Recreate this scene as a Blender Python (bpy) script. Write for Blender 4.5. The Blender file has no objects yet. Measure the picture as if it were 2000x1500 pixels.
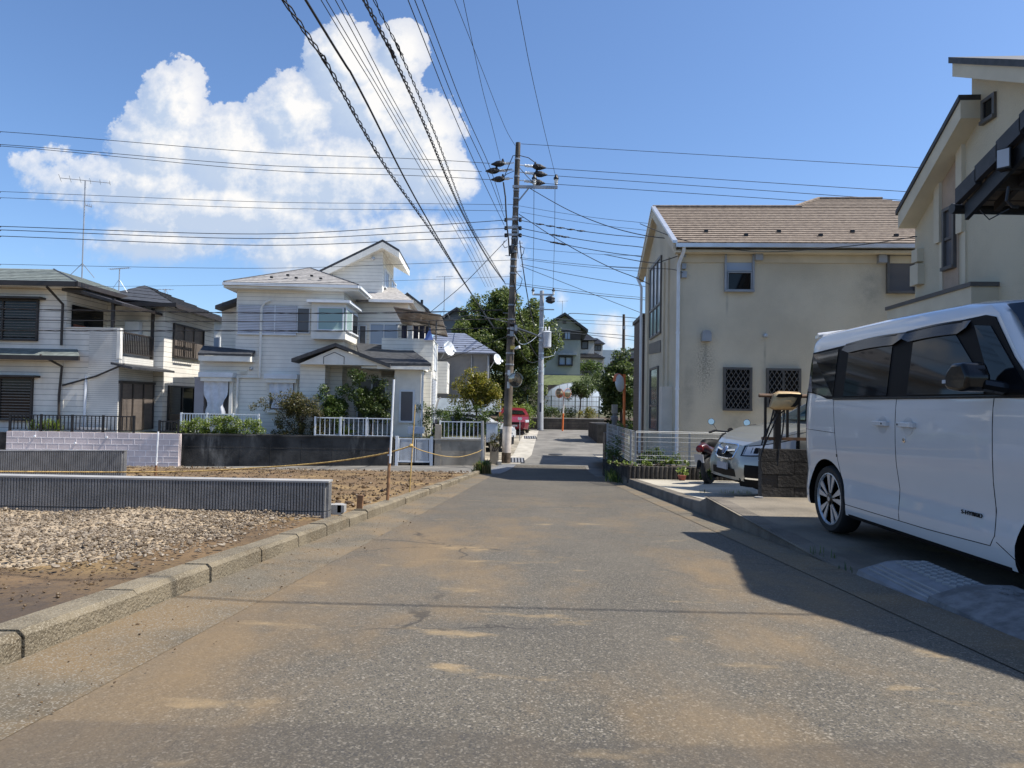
import bpy, bmesh, math, random
import numpy as np
from mathutils import Vector, Matrix
random.seed(7); rng = np.random.default_rng(7)
R = math.radians
C = bpy.context.scene.collection
# ------------------------------------------------------------------ camera, sky, sun, exposure
FPX, PITCH, ROLL = 1330.0, R(1.6), R(1.0)          # focal length in photo pixels, eye at the origin
_f = Vector((0, math.cos(PITCH), math.sin(PITCH))); _u0 = Vector((0, -math.sin(PITCH), math.cos(PITCH))); _r0 = Vector((1, 0, 0))
_u = _u0*math.cos(ROLL) - _r0*math.sin(ROLL); _r = _r0*math.cos(ROLL) + _u0*math.sin(ROLL)
cd = bpy.data.cameras.new('camera'); cam = bpy.data.objects.new('camera', cd); C.objects.link(cam)
cd.sensor_width = 36; cd.lens = FPX/2000*36; cd.clip_start = .05; cd.clip_end = 3000
m = Matrix((_r, _u, -_f)).transposed().to_4x4(); cam.matrix_world = m
sc = bpy.context.scene; sc.camera = cam
SUN_EL, SUN_H = R(57), (1.0, -.10)
w = bpy.data.worlds.new("World"); sc.world = w; w.use_nodes = True
def build_world():
    nt = w.node_tree; N = nt.nodes; L = nt.links; N.clear()
    def mth(op, a, b=None, c=None, clamp=False):
        n = N.new('ShaderNodeMath'); n.operation = op; n.use_clamp = clamp
        for i, x in enumerate((a, b, c)):
            if x is None: continue
            if isinstance(x, (int, float)): n.inputs[i].default_value = x
            else: L.new(x, n.inputs[i])
        return n.outputs[0]
    sky = N.new('ShaderNodeTexSky'); sky.sky_type = 'NISHITA'; sky.sun_disc = False
    sky.sun_elevation = SUN_EL; sky.sun_rotation = R(96); sky.altitude = 50; sky.air_density = 1.0; sky.dust_density = .9; sky.ozone_density = 2.0
    tint = N.new('ShaderNodeMix'); tint.data_type = 'RGBA'; tint.blend_type = 'MULTIPLY'; tint.inputs[0].default_value = 1; L.new(sky.outputs[0], tint.inputs[6]); tint.inputs[7].default_value = (.84, 1.0, 1.20, 1)
    bg = N.new('ShaderNodeBackground'); L.new(tint.outputs[2], bg.inputs[0]); bg.inputs[1].default_value = .100
    tc = N.new('ShaderNodeTexCoord'); sp = N.new('ShaderNodeSeparateXYZ'); L.new(tc.outputs['Generated'], sp.inputs[0])
    x, y, z = sp.outputs
    ysafe = mth('MAXIMUM', y, .05)
    a = mth('DIVIDE', x, ysafe); b = mth('DIVIDE', z, ysafe)
    cb = N.new('ShaderNodeCombineXYZ'); L.new(a, cb.inputs[0]); L.new(b, cb.inputs[1])
    def fbm(off, scale, detail, rough):
        n = N.new('ShaderNodeTexNoise'); n.inputs['Scale'].default_value = scale; n.inputs['Detail'].default_value = detail; n.inputs['Roughness'].default_value = rough
        v = N.new('ShaderNodeVectorMath'); v.operation = 'ADD'; L.new(cb.outputs[0], v.inputs[0]); v.inputs[1].default_value = off
        L.new(v.outputs[0], n.inputs['Vector']); return n.outputs['Fac']
    def dens(off):
        d = None
        nz = fbm(off, 6.0, 9, .58)
        nb = fbm((off[0]+3, off[1]+1, 0), 22, 6, .6)
        nc = fbm((off[0]+7, off[1]+2, 0), 70, 4, .6)
        for (px, py, rx, ry, s) in BLOBS:
            vs = N.new('ShaderNodeVectorMath'); vs.operation = 'SUBTRACT'; L.new(cb.outputs[0], vs.inputs[0])
            vs.inputs[1].default_value = ((px-1000)/FPX-off[0], (787-py)/FPX-off[1], 0)
            vm = N.new('ShaderNodeVectorMath'); vm.operation = 'MULTIPLY'; L.new(vs.outputs[0], vm.inputs[0]); vm.inputs[1].default_value = (FPX/rx, FPX/ry, 0)
            vl = N.new('ShaderNodeVectorMath'); vl.operation = 'LENGTH'; L.new(vm.outputs[0], vl.inputs[0])
            e = mth('MULTIPLY', mth('SUBTRACT', 1.0, vl.outputs['Value']), s*min(1, (min(rx, ry)/75)**.8))
            d = e if d is None else mth('SMOOTH_MAX', d, e, .12)
        return mth('ADD', d, mth('ADD', mth('MULTIPLY', mth('SUBTRACT', nz, .5), 1.25), mth('ADD', mth('MULTIPLY', mth('SUBTRACT', nb, .5), .5), mth('MULTIPLY', mth('SUBTRACT', nc, .5), .28))))
    BLOBS = [(320,215,80,110,1),(295,300,120,120,1),(430,300,140,110,1),(560,230,110,110,1),(655,125,85,100,1),(775,95,62,72,1.1),(710,190,110,120,1),
             (820,300,100,135,1),(620,350,260,130,1),(270,370,210,85,.8),(150,375,150,75,.55),(860,350,75,75,1),(780,470,190,85,.8),(420,420,340,80,.95),(300,480,280,60,.8),(640,500,280,80,.85),
             (960,515,70,90,.8),(880,560,150,70,.6),(420,515,75,34,.45),(1092,585,22,26,.9),(1185,655,60,58,1),(1250,690,80,40,.8),(25,335,40,24,.4),
             (2600,350,500,160,.7),(-900,420,500,140,.6),(3300,200,300,260,.7)]
    D = dens((0, 0, 0)); D2 = dens((.013, .011, 0))
    mr = N.new('ShaderNodeMapRange'); mr.interpolation_type = 'SMOOTHSTEP'; L.new(D, mr.inputs[0]); mr.inputs[1].default_value = .05
    hb = N.new('ShaderNodeMapRange'); hb.interpolation_type = 'SMOOTHSTEP'; L.new(b, hb.inputs[0]); hb.inputs[1].default_value = .14; hb.inputs[2].default_value = .42; hb.inputs[3].default_value = .55; hb.inputs[4].default_value = .12; L.new(hb.outputs[0], mr.inputs[2])
    front = N.new('ShaderNodeMapRange'); L.new(y, front.inputs[0]); front.inputs[1].default_value = .05; front.inputs[2].default_value = .2
    alpha = mth('MULTIPLY', mr.outputs[0], front.outputs[0], clamp=True)
    sh = N.new('ShaderNodeMapRange'); L.new(mth('ADD', mth('MULTIPLY', mth('SUBTRACT', D, D2), 2.4), mth('MULTIPLY', b, .75)), sh.inputs[0])
    sh.inputs[1].default_value = -.05; sh.inputs[2].default_value = .80
    cr = N.new('ShaderNodeMix'); cr.data_type = 'RGBA'; L.new(sh.outputs[0], cr.inputs[0]); cr.inputs[6].default_value = (.55, .66, .84, 1); cr.inputs[7].default_value = (1.0, .99, .98, 1)
    bc = N.new('ShaderNodeBackground'); L.new(cr.outputs[2], bc.inputs[0]); bc.inputs[1].default_value = .655
    thick = N.new('ShaderNodeMapRange'); L.new(D, thick.inputs[0]); thick.inputs[1].default_value = 0; thick.inputs[2].default_value = .6; thick.inputs[3].default_value = .62; thick.inputs[4].default_value = 1
    mx = N.new('ShaderNodeMixShader'); L.new(mth('MULTIPLY', alpha, thick.outputs[0]), mx.inputs[0]); L.new(bg.outputs[0], mx.inputs[1]); L.new(bc.outputs[0], mx.inputs[2])
    o = N.new('ShaderNodeOutputWorld'); L.new(mx.outputs[0], o.inputs[0])
build_world()
sd = bpy.data.lights.new('sun', 'SUN'); sd.energy = 5.0; sd.angle = R(.5); sd.color = (1, .95, .87)
so = bpy.data.objects.new('sun', sd); C.objects.link(so)
sv = Vector((SUN_H[0]*math.cos(SUN_EL), SUN_H[1]*math.cos(SUN_EL), math.sin(SUN_EL))).normalized()
so.rotation_euler = sv.to_track_quat('Z', 'Y').to_euler(); so.location = (0, 0, 30)
sc.view_settings.view_transform = 'Standard'; sc.view_settings.look = 'None'; sc.view_settings.exposure = .61; sc.view_settings.gamma = 1
sc.cycles.max_bounces = 6; sc.cycles.transparent_max_bounces = 12

# ------------------------------------------------------------------ helpers
def ray(px, py):
    a, b = px-1000, 750-py
    d = _f*FPX + _r*a + _u*b
    return d/d.y
def P(px, py, Y): return ray(px, py)*Y
class Fr:
    """a house's own axes: u along its front, v away from the street"""
    def __init__(s, px, Y, deg, X=None):
        p = P(px, 787, Y); s.o = Vector(((p.x if X is None else X), Y)); s.a = R(deg)
        s.u = Vector((math.cos(s.a), math.sin(s.a))); s.v = Vector((-math.sin(s.a), math.cos(s.a)))
    def f(s, px, py, v=0):
        d = ray(px, py); d2 = Vector((d.x, d.y)); t = (v+s.o.dot(s.v))/d2.dot(s.v)
        return (d2*t-s.o).dot(s.u), d.z*t
    def s(s, px, py, u=0):
        d = ray(px, py); d2 = Vector((d.x, d.y)); t = (u+s.o.dot(s.u))/d2.dot(s.u)
        return (d2*t-s.o).dot(s.v), d.z*t
    def rf(s, x0, y0, x1, y1, v=0):
        ym, xm = (y0+y1)/2, (x0+x1)/2
        return s.f(x0, ym, v)[0], s.f(x1, ym, v)[0], s.f(xm, y1, v)[1], s.f(xm, y0, v)[1]
    def rs(s, x0, y0, x1, y1, u=0):
        ym, xm = (y0+y1)/2, (x0+x1)/2
        a, b = sorted((s.s(x0, ym, u)[0], s.s(x1, ym, u)[0]))
        return a, b, s.s(xm, y1, u)[1], s.s(xm, y0, u)[1]
def tag(o, label=None, cat=None, group=None, kind=None):
    if label: o['label'] = label
    if cat: o['category'] = cat
    if group: o['group'] = group
    if kind: o['kind'] = kind
    return o
def empty(name, label, cat, loc=(0, 0, 0), rz=0, group=None):
    o = bpy.data.objects.new(name, None); C.objects.link(o); o.location = loc; o.rotation_euler = (0, 0, rz); o.empty_display_size = .2
    return tag(o, label, cat, group)
def house_empty(name, label, cat, F, group=None): return empty(name, label, cat, (F.o.x, F.o.y, 0), F.a, group)
def front(v=0): return ((0, v), (1, 0), (0, -1))
def right(u=0): return ((u, 0), (0, 1), (1, 0))
def left(u=0): return ((u, 0), (0, 1), (-1, 0))
class B:
    def __init__(s): s.v = []; s.f = []; s.mi = []
    def poly(s, pts):
        n = len(s.v); s.v += [tuple(p) for p in pts]; s.f.append(tuple(range(n, n+len(pts)))); return s
    def hexa(s, p):
        n = len(s.v); s.v += [tuple(q) for q in p]
        for q in ((0,3,2,1),(4,5,6,7),(0,1,5,4),(1,2,6,5),(2,3,7,6),(3,0,4,7)): s.f.append(tuple(n+i for i in q))
        return s
    def box(s, x0, x1, y0, y1, z0, z1):
        return s.hexa([(x0,y0,z0),(x1,y0,z0),(x1,y1,z0),(x0,y1,z0),(x0,y0,z1),(x1,y0,z1),(x1,y1,z1),(x0,y1,z1)])
    def fb(s, face, a0, a1, z0, z1, d0, d1):
        (o, e, n) = face
        q = lambda a, z, d: (o[0]+e[0]*a+n[0]*d, o[1]+e[1]*a+n[1]*d, z)
        return s.hexa([q(a0,z0,d0),q(a1,z0,d0),q(a1,z0,d1),q(a0,z0,d1),q(a0,z1,d0),q(a1,z1,d0),q(a1,z1,d1),q(a0,z1,d1)])
    def fp(s, face, pts, d0, d1):
        (o, e, n) = face
        q = lambda a, z, d: (o[0]+e[0]*a+n[0]*d, o[1]+e[1]*a+n[1]*d, z)
        return s.prism([q(a, z, d0) for a, z in pts], [q(a, z, d1) for a, z in pts])
    def prism(s, A, Bp):
        n = len(s.v); k = len(A); s.v += [tuple(p) for p in A]+[tuple(p) for p in Bp]
        s.f.append(tuple(range(n+k-1, n-1, -1))); s.f.append(tuple(range(n+k, n+2*k)))
        for i in range(k):
            j = (i+1) % k; s.f.append((n+i, n+j, n+k+j, n+k+i))
        return s
    def tube(s, pts, r, n=6, caps=True):
        pts = [Vector(p) for p in pts]; k = len(pts); rs = r if isinstance(r, (list, tuple)) else [r]*k
        base = len(s.v); ref = None
        for i, p in enumerate(pts):
            t = (pts[min(i+1, k-1)]-pts[max(i-1, 0)])
            t = t.normalized() if t.length > 1e-9 else Vector((0, 0, 1))
            if ref is None: ref = Vector((0, 0, 1)) if abs(t.z) < .9 else Vector((1, 0, 0))
            a = (ref-t*ref.dot(t)).normalized(); ref = a; b = t.cross(a)
            for j in range(n):
                th = 2*math.pi*j/n; q = p+(a*math.cos(th)+b*math.sin(th))*rs[i]; s.v.append(tuple(q))
        for i in range(k-1):
            for j in range(n):
                s.f.append((base+i*n+j, base+i*n+(j+1) % n, base+(i+1)*n+(j+1) % n, base+(i+1)*n+j))
        if caps:
            s.f.append(tuple(base+j for j in range(n-1, -1, -1))); s.f.append(tuple(base+(k-1)*n+j for j in range(n)))
        return s
    def lathe(s, prof, c, axis=(0, 0, 1), n=24):
        """prof: (distance along the axis, radius)"""
        ax = Vector(axis).normalized(); c = Vector(c)
        a = ax.orthogonal().normalized(); b = ax.cross(a); base = len(s.v); k = len(prof)
        for h, r in prof:
            for j in range(n):
                th = 2*math.pi*j/n; s.v.append(tuple(c+ax*h+(a*math.cos(th)+b*math.sin(th))*max(r, 1e-4)))
        for i in range(k-1):
            for j in range(n):
                s.f.append((base+i*n+j, base+i*n+(j+1) % n, base+(i+1)*n+(j+1) % n, base+(i+1)*n+j))
        s.f.append(tuple(base+j for j in range(n-1, -1, -1))); s.f.append(tuple(base+(k-1)*n+j for j in range(n)))
        return s
    def grid(s, xs, ys, fn):
        base = len(s.v); nx = len(xs)
        for y in ys:
            for x in xs: s.v.append(fn(x, y))
        for j in range(len(ys)-1):
            for i in range(nx-1):
                a = base+j*nx+i; s.f.append((a, a+1, a+nx+1, a+nx))
        return s
    def build(s, name, mat, parent=None, smooth=None, fix=True):
        me = bpy.data.meshes.new(name); me.from_pydata(s.v, [], s.f); me.validate()
        if fix and len(s.f) < 60000:
            bm = bmesh.new(); bm.from_mesh(me); bmesh.ops.recalc_face_normals(bm, faces=bm.faces); bm.to_mesh(me); bm.free()
        if smooth is not None:
            me.shade_smooth(); me.set_sharp_from_angle(angle=R(smooth))
        me.materials.append(mat)
        o = bpy.data.objects.new(name, me); C.objects.link(o)
        if parent: o.parent = parent
        return o
def copy_tree(o, parent=None):
    c = o.copy(); C.objects.link(c)
    if parent: c.parent = parent
    for ch in [q for q in bpy.data.objects if q.parent == o]: copy_tree(ch, c)
    return c

# ------------------------------------------------------------------ materials
def mat(name, col, rough=.8, var=.12, scale=3.0, bump=0.0, bscale=40.0, metal=0.0, coat=0.0, col2=None, detail=5, spec=.5, line=None, stain=None, trans=0.0, spots=None):
    """noise-mottled surface. line=(axis, pitch, width, depth, dark): grooves at a regular pitch. stain=(colour, scale, low, high, zstretch)"""
    m = bpy.data.materials.new(name); m.use_nodes = True; nt = m.node_tree; N = nt.nodes; L = nt.links
    bs = N['Principled BSDF']; bs.inputs['Roughness'].default_value = rough; bs.inputs['Metallic'].default_value = metal
    bs.inputs['Coat Weight'].default_value = coat; bs.inputs['Coat Roughness'].default_value = .03; bs.inputs['Specular IOR Level'].default_value = spec
    g = N.new('ShaderNodeNewGeometry'); pos = g.outputs['Position']
    def noise(sc_, det=detail, vec=None, ro=.55):
        n = N.new('ShaderNodeTexNoise'); n.inputs['Scale'].default_value = sc_; n.inputs['Detail'].default_value = det; n.inputs['Roughness'].default_value = ro; L.new(vec or pos, n.inputs['Vector']); return n.outputs['Fac']
    def mixc(f, a, b):
        x = N.new('ShaderNodeMix'); x.data_type = 'RGBA'; L.new(f, x.inputs[0])
        for i, q in ((6, a), (7, b)):
            if isinstance(q, tuple): x.inputs[i].default_value = (*q[:3], 1)
            else: L.new(q, x.inputs[i])
        return x.outputs[2]
    def rampf(f, lo, hi):
        r = N.new('ShaderNodeMapRange'); r.interpolation_type = 'SMOOTHSTEP'; L.new(f, r.inputs[0]); r.inputs[1].default_value = lo; r.inputs[2].default_value = hi; return r.outputs[0]
    c2 = col2 or tuple(max(0, c*(1-2*var)) for c in col); c1 = col if col2 else tuple(min(1, c*(1+var)) for c in col)
    cc = mixc(rampf(noise(scale), .3, .7), c1, c2)
    if stain:
        vm = N.new('ShaderNodeVectorMath'); vm.operation = 'MULTIPLY'; L.new(pos, vm.inputs[0]); vm.inputs[1].default_value = (1, 1, stain[4])
        cc = mixc(rampf(noise(stain[1], 7, vm.outputs[0], .65), stain[2], stain[3]), cc, stain[0])
    if spots:   # fine aggregate: (colour, scale, threshold)
        v = N.new('ShaderNodeTexVoronoi'); v.inputs['Scale'].default_value = spots[1]; L.new(pos, v.inputs['Vector'])
        sp_ = N.new('ShaderNodeSeparateColor'); L.new(v.outputs['Color'], sp_.inputs[0])
        cc = mixc(rampf(sp_.outputs[0], spots[2], spots[2]+.08), cc, spots[0])
    bh = None
    if bump:
        bh = noise(bscale, 6); 
    if line:
        ax, pitch, wd, dp, dark = line
        tco = N.new('ShaderNodeTexCoord'); sx = N.new('ShaderNodeSeparateXYZ'); L.new(tco.outputs['Object'], sx.inputs[0])
        def mm(op, a, b=None):
            n = N.new('ShaderNodeMath'); n.operation = op
            if isinstance(a, (int, float)): n.inputs[0].default_value = a
            else: L.new(a, n.inputs[0])
            if b is not None: n.inputs[1].default_value = b
            return n.outputs[0]
        fr = mm('FRACT', mm('DIVIDE', sx.outputs['xyz'.index(ax)], pitch))
        gr = mm('LESS_THAN', fr, wd/pitch)
        cc = mixc(gr, cc, tuple(c*dark for c in col))
        b2 = N.new('ShaderNodeBump'); b2.inputs['Strength'].default_value = dp; b2.inputs['Distance'].default_value = .02; L.new(mm('SUBTRACT', 1.0, None) if False else fr, b2.inputs['Height'])
        L.new(b2.outputs[0], bs.inputs['Normal'])
    if bh is not None:
        bn = N.new('ShaderNodeBump'); bn.inputs['Strength'].default_value = bump; bn.inputs['Distance'].default_value = .02; L.new(bh, bn.inputs['Height'])
        if line: L.new(b2.outputs[0], bn.inputs['Normal'])
        L.new(bn.outputs[0], bs.inputs['Normal'])
    L.new(cc, bs.inputs['Base Color'])
    if trans:
        bs.inputs['Transmission Weight'].default_value = trans
    return m
def leafmat(name, c1, c2, c3):
    m = bpy.data.materials.new(name); m.use_nodes = True; nt = m.node_tree; N = nt.nodes; L = nt.links; bs = N['Principled BSDF']
    g = N.new('ShaderNodeNewGeometry')
    r = N.new('ShaderNodeValToRGB'); L.new(g.outputs['Random Per Island'], r.inputs[0])
    e = r.color_ramp.elements; e[0].color = (*c1, 1); e[1].color = (*c3, 1); k = e.new(.5); k.color = (*c2, 1)
    n = N.new('ShaderNodeTexNoise'); n.inputs['Scale'].default_value = 1.1; L.new(g.outputs['Position'], n.inputs['Vector'])
    x = N.new('ShaderNodeMix'); x.data_type = 'RGBA'; x.blend_type = 'MULTIPLY'; x.inputs[0].default_value = .5; L.new(r.outputs[0], x.inputs[6])
    L.new(n.outputs['Fac'], x.inputs[7]); L.new(x.outputs[2], bs.inputs['Base Color']); bs.inputs['Roughness'].default_value = .45
    tr = N.new('ShaderNodeBsdfTranslucent'); L.new(r.outputs[0], tr.inputs[0]); mx = N.new('ShaderNodeMixShader'); mx.inputs[0].default_value = .38
    L.new(bs.outputs[0], mx.inputs[1]); L.new(tr.outputs[0], mx.inputs[2]); L.new(mx.outputs[0], N['Material Output'].inputs[0])
    return m
def glassmat(name, col, rough=.04, spec=.3):
    m = bpy.data.materials.new(name); m.use_nodes = True; bs = m.node_tree.nodes['Principled BSDF']
    bs.inputs['Base Color'].default_value = (*col, 1); bs.inputs['Roughness'].default_value = rough; bs.inputs['Specular IOR Level'].default_value = spec; return m
M = {
 'cream': mat('cream_siding', (.84, .81, .73), .6, .05, 1.5, line=('z', .152, .011, .25, .42), stain=((.66, .62, .53), .9, .52, .9, .25)),
 'cream_plain': mat('cream_trim', (.84, .81, .73), .6, .05, 2),
 'left_siding': mat('pale_siding', (.79, .76, .69), .6, .06, 1.5, line=('z', .2, .015, .25, .25), stain=((.5, .46, .38), .9, .5, .9, .25)),
 'left_fine': mat('fine_siding', (.70, .68, .62), .6, .06, 1.5, line=('z', .075, .012, .2, .5)),
 'beige': mat('beige_stucco', (.60, .535, .41), .9, .07, .7, bump=.6, bscale=45, stain=((.48, .44, .36), .5, .5, .85, .22)),
 'beige_trim': mat('beige_trim', (.60, .53, .40), .7, .05, 2),
 'ncream': mat('yellow_cream_stucco', (.60, .53, .39), .9, .05, .8, bump=.7, bscale=42),
 'ntrim': mat('yellow_cream_trim', (.64, .57, .43), .7, .04, 2),
 'npink': mat('pinkish_stucco', (.46, .35, .26), .9, .08, 2, bump=.5, bscale=40),
 'black': mat('black_metal', (.012, .012, .014), .45, .1),
 'darkbrown': mat('dark_brown_trim', (.035, .028, .024), .5, .15),
 'brownwood': mat('brown_wood', (.16, .09, .05), .7, .3, 6),
 'whitemetal': mat('white_metal', (.72, .75, .78), .4, .04),
 'greymetal': mat('grey_metal', (.33, .34, .36), .4, .08, metal=.3),
 'alu': mat('aluminium', (.55, .57, .60), .35, .05, metal=.6),
 'bronze': mat('bronze_frame', (.11, .105, .10), .45, .08),
 'shutter': mat('louvred_shutter', (.62, .66, .74), .4, .04, line=('z', .062, .018, .5, .35)),
 'shutter_brown': mat('brown_rolling_shutter', (.20, .165, .14), .55, .1, line=('z', .05, .012, .5, .35)),
 'glass': glassmat('dark_glass', (.006, .007, .009)),
 'glass_green': glassmat('curtained_glass', (.30, .42, .40), .12),
 'glass_blue': glassmat('frosted_blue_glass', (.36, .43, .54), .2),
 'glass_grey': glassmat('grey_curtain_glass', (.12, .12, .13), .1),
 'mirror': mat('mirror', (.8, .82, .85), .05, 0, metal=1),
 'roof_brown': mat('brown_shingles', (.235, .185, .14), .85, .25, 9, col2=(.125, .093, .07), bump=.3, bscale=30),
 'roof_grey': mat('grey_shingles', (.30, .285, .27), .8, .15, 7, bump=.2, bscale=30),
 'roof_dark': mat('charcoal_shingles', (.045, .047, .052), .6, .2, 7),
 'roof_green': mat('weathered_green_grey_slate', (.15, .17, .155), .8, .15, 5),
 'roof_blue': mat('blue_grey_metal_roof', (.16, .18, .235), .5, .1, 3),
 'tile_dark': mat('dark_glazed_tiles', (.026, .027, .032), .5, .2, 8),
 'concrete': mat('concrete', (.38, .355, .305), .9, .12, 2.5, bump=.3, bscale=60, stain=((.22, .19, .15), 1.2, .5, .8, 1)),
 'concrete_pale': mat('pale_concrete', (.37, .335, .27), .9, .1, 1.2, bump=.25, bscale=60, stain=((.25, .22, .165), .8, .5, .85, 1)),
 'oldwall': mat('blackened_concrete', (.065, .062, .057), .9, .3, 1.3, col2=(.012, .012, .012), bump=.3, bscale=20, stain=((.20, .19, .17), 1.5, .50, .72, .3)),
 'oldwall_light': mat('stained_concrete', (.33, .29, .23), .9, .2, 1.2, bump=.3, bscale=20, stain=((.06, .055, .05), 1.6, .52, .75, .35)),
 'darkblock': mat('dark_mossy_block', (.05, .045, .04), .95, .3, 3, bump=.6, bscale=30),
 'pink': mat('pink_painted_block', (.66, .56, .54), .8, .07, 2),
 'mortar': mat('pale_mortar', (.86, .80, .78), .9, .05),
 'rib': mat('ribbed_grey_block', (.17, .17, .172), .85, .1, 6, bump=.2, bscale=80),
 'ribcap': mat('lit_and_pale_grey', (.30, .295, .285), .9, .08, 4),  # paler than the rib face: the sunlit wall top painted in
 'farwall': mat('brown_block_wall', (.11, .09, .068), .9, .2, 2, bump=.3, bscale=20),
 'pole': mat('pole_concrete', (.15, .122, .095), .85, .25, 1.5, stain=((.055, .045, .036), 1.2, .42, .7, .15)),
 'polegrey': mat('grey_pole_concrete', (.36, .37, .39), .8, .1, 2),
 'polewrap': mat('pale_sheet_wrap', (.62, .55, .49), .7, .12, 3),
 'insul': mat('white_porcelain', (.75, .75, .73), .25, .03),
 'orange': mat('orange_paint', (.75, .17, .035), .45, .1, 4),
 'rope': mat('straw_rope', (.50, .34, .12), .9, .2, 30),
 'stake': mat('rough_stake_wood', (.26, .14, .07), .9, .25, 10),
 'bark': mat('bark', (.10, .075, .055), .95, .3, 8, bump=.6, bscale=25),
 'rubber': mat('rubber', (.014, .014, .015), .75, .15),
 'white_paint': mat('white_car_paint', (.60, .605, .615), .32, .01, coat=1.0),
 'silver_paint': mat('warm_silver_paint', (.38, .37, .325), .3, .02, metal=.45, coat=1.0),
 'red_paint': mat('red_car_paint', (.16, .006, .016), .35, .03, coat=1.0),
 'black_paint': mat('black_car_paint', (.012, .014, .02), .3, .05, coat=1.0),
 'gloss_black': mat('gloss_black_trim', (.006, .006, .007), .2, 0, coat=.15, spec=.3),
 'matt_black': mat('matt_black_trim', (.006, .006, .007), .6, .05, spec=.15),
 'chrome': mat('chrome', (.75, .76, .78), .12, 0, metal=1),
 'lampglass': glassmat('lamp_lens', (.45, .48, .52), .06),
 'redlens': glassmat('red_lens', (.12, .006, .008), .1),
 'plate': mat('blank_plate', (.35, .36, .39), .5, .03),
 'cloth': mat('white_cloth', (.72, .73, .76), .9, .06, 6),
 'bluecloth': mat('blue_cloth', (.16, .24, .55), .9, .06, 6),
 'terracotta': mat('terracotta', (.25, .07, .05), .8, .1),
 'plastic_film': mat('greenhouse_film', (.50, .56, .62), .35, .05, 2),
 'darksiding': mat('dark_brown_siding', (.060, .048, .048), .6, .1, line=('z', .11, .018, .5, .25)),
 'greengrey': mat('grey_green_wall', (.33, .335, .295), .85, .05, 1),
 'darkwall': mat('dark_brown_wall', (.075, .06, .055), .8, .1),
 'greywall': mat('grey_wall', (.20, .20, .205), .85, .05),
 'tan': mat('weathered_tan_shell', (.52, .38, .20), .7, .12, 9, stain=((.03, .025, .02), 5, .66, .74, 1)),
 'acrylic': mat('smoky_canopy_sheet', (.30, .23, .18), .35, .1),
 'steelplate': mat('worn_steel_plate', (.18, .185, .195), .6, .12, 8),
 'resinplate': mat('scuffed_grey_plate', (.15, .15, .15), .8, .2, 14, bump=.3, bscale=60),
 'wire': mat('black_cable', (.012, .012, .014), .6, .1),
 'l_dark': leafmat('dark_leaves', (.045, .075, .020), (.085, .125, .032), (.15, .19, .05)),
 'l_mid': leafmat('green_leaves', (.05, .095, .022), (.095, .155, .035), (.17, .225, .055)),
 'l_yel': leafmat('yellow_green_leaves', (.12, .14, .018), (.24, .24, .03), (.38, .30, .045)),
 'l_lime': leafmat('lime_leaves', (.10, .16, .022), (.20, .28, .045), (.32, .38, .09)),
 'l_olive': leafmat('olive_leaves', (.06, .075, .025), (.12, .125, .038), (.22, .17, .065)),
 'flower': leafmat('pale_flowers', (.5, .4, .35), (.6, .55, .45), (.7, .62, .5)),
 'straw': leafmat('dry_straw', (.30, .22, .09), (.42, .32, .14), (.20, .22, .07)),
}
M['l_tree'] = leafmat('tree_leaves', (.075, .115, .026), (.13, .175, .040), (.22, .26, .075))
def filmmat():
    m = M['plastic_film']; nt = m.node_tree; N = nt.nodes; L = nt.links; bs = N['Principled BSDF']; bs.inputs['Base Color'].default_value = (.8, .84, .88, 1)
    t = N.new('ShaderNodeBsdfTranslucent'); t.inputs[0].default_value = (.80, .85, .90, 1); x = N.new('ShaderNodeMixShader'); x.inputs[0].default_value = .8
    L.new(bs.outputs[0], x.inputs[1]); L.new(t.outputs[0], x.inputs[2]); L.new(x.outputs[0], N['Material Output'].inputs[0])
filmmat()
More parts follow.
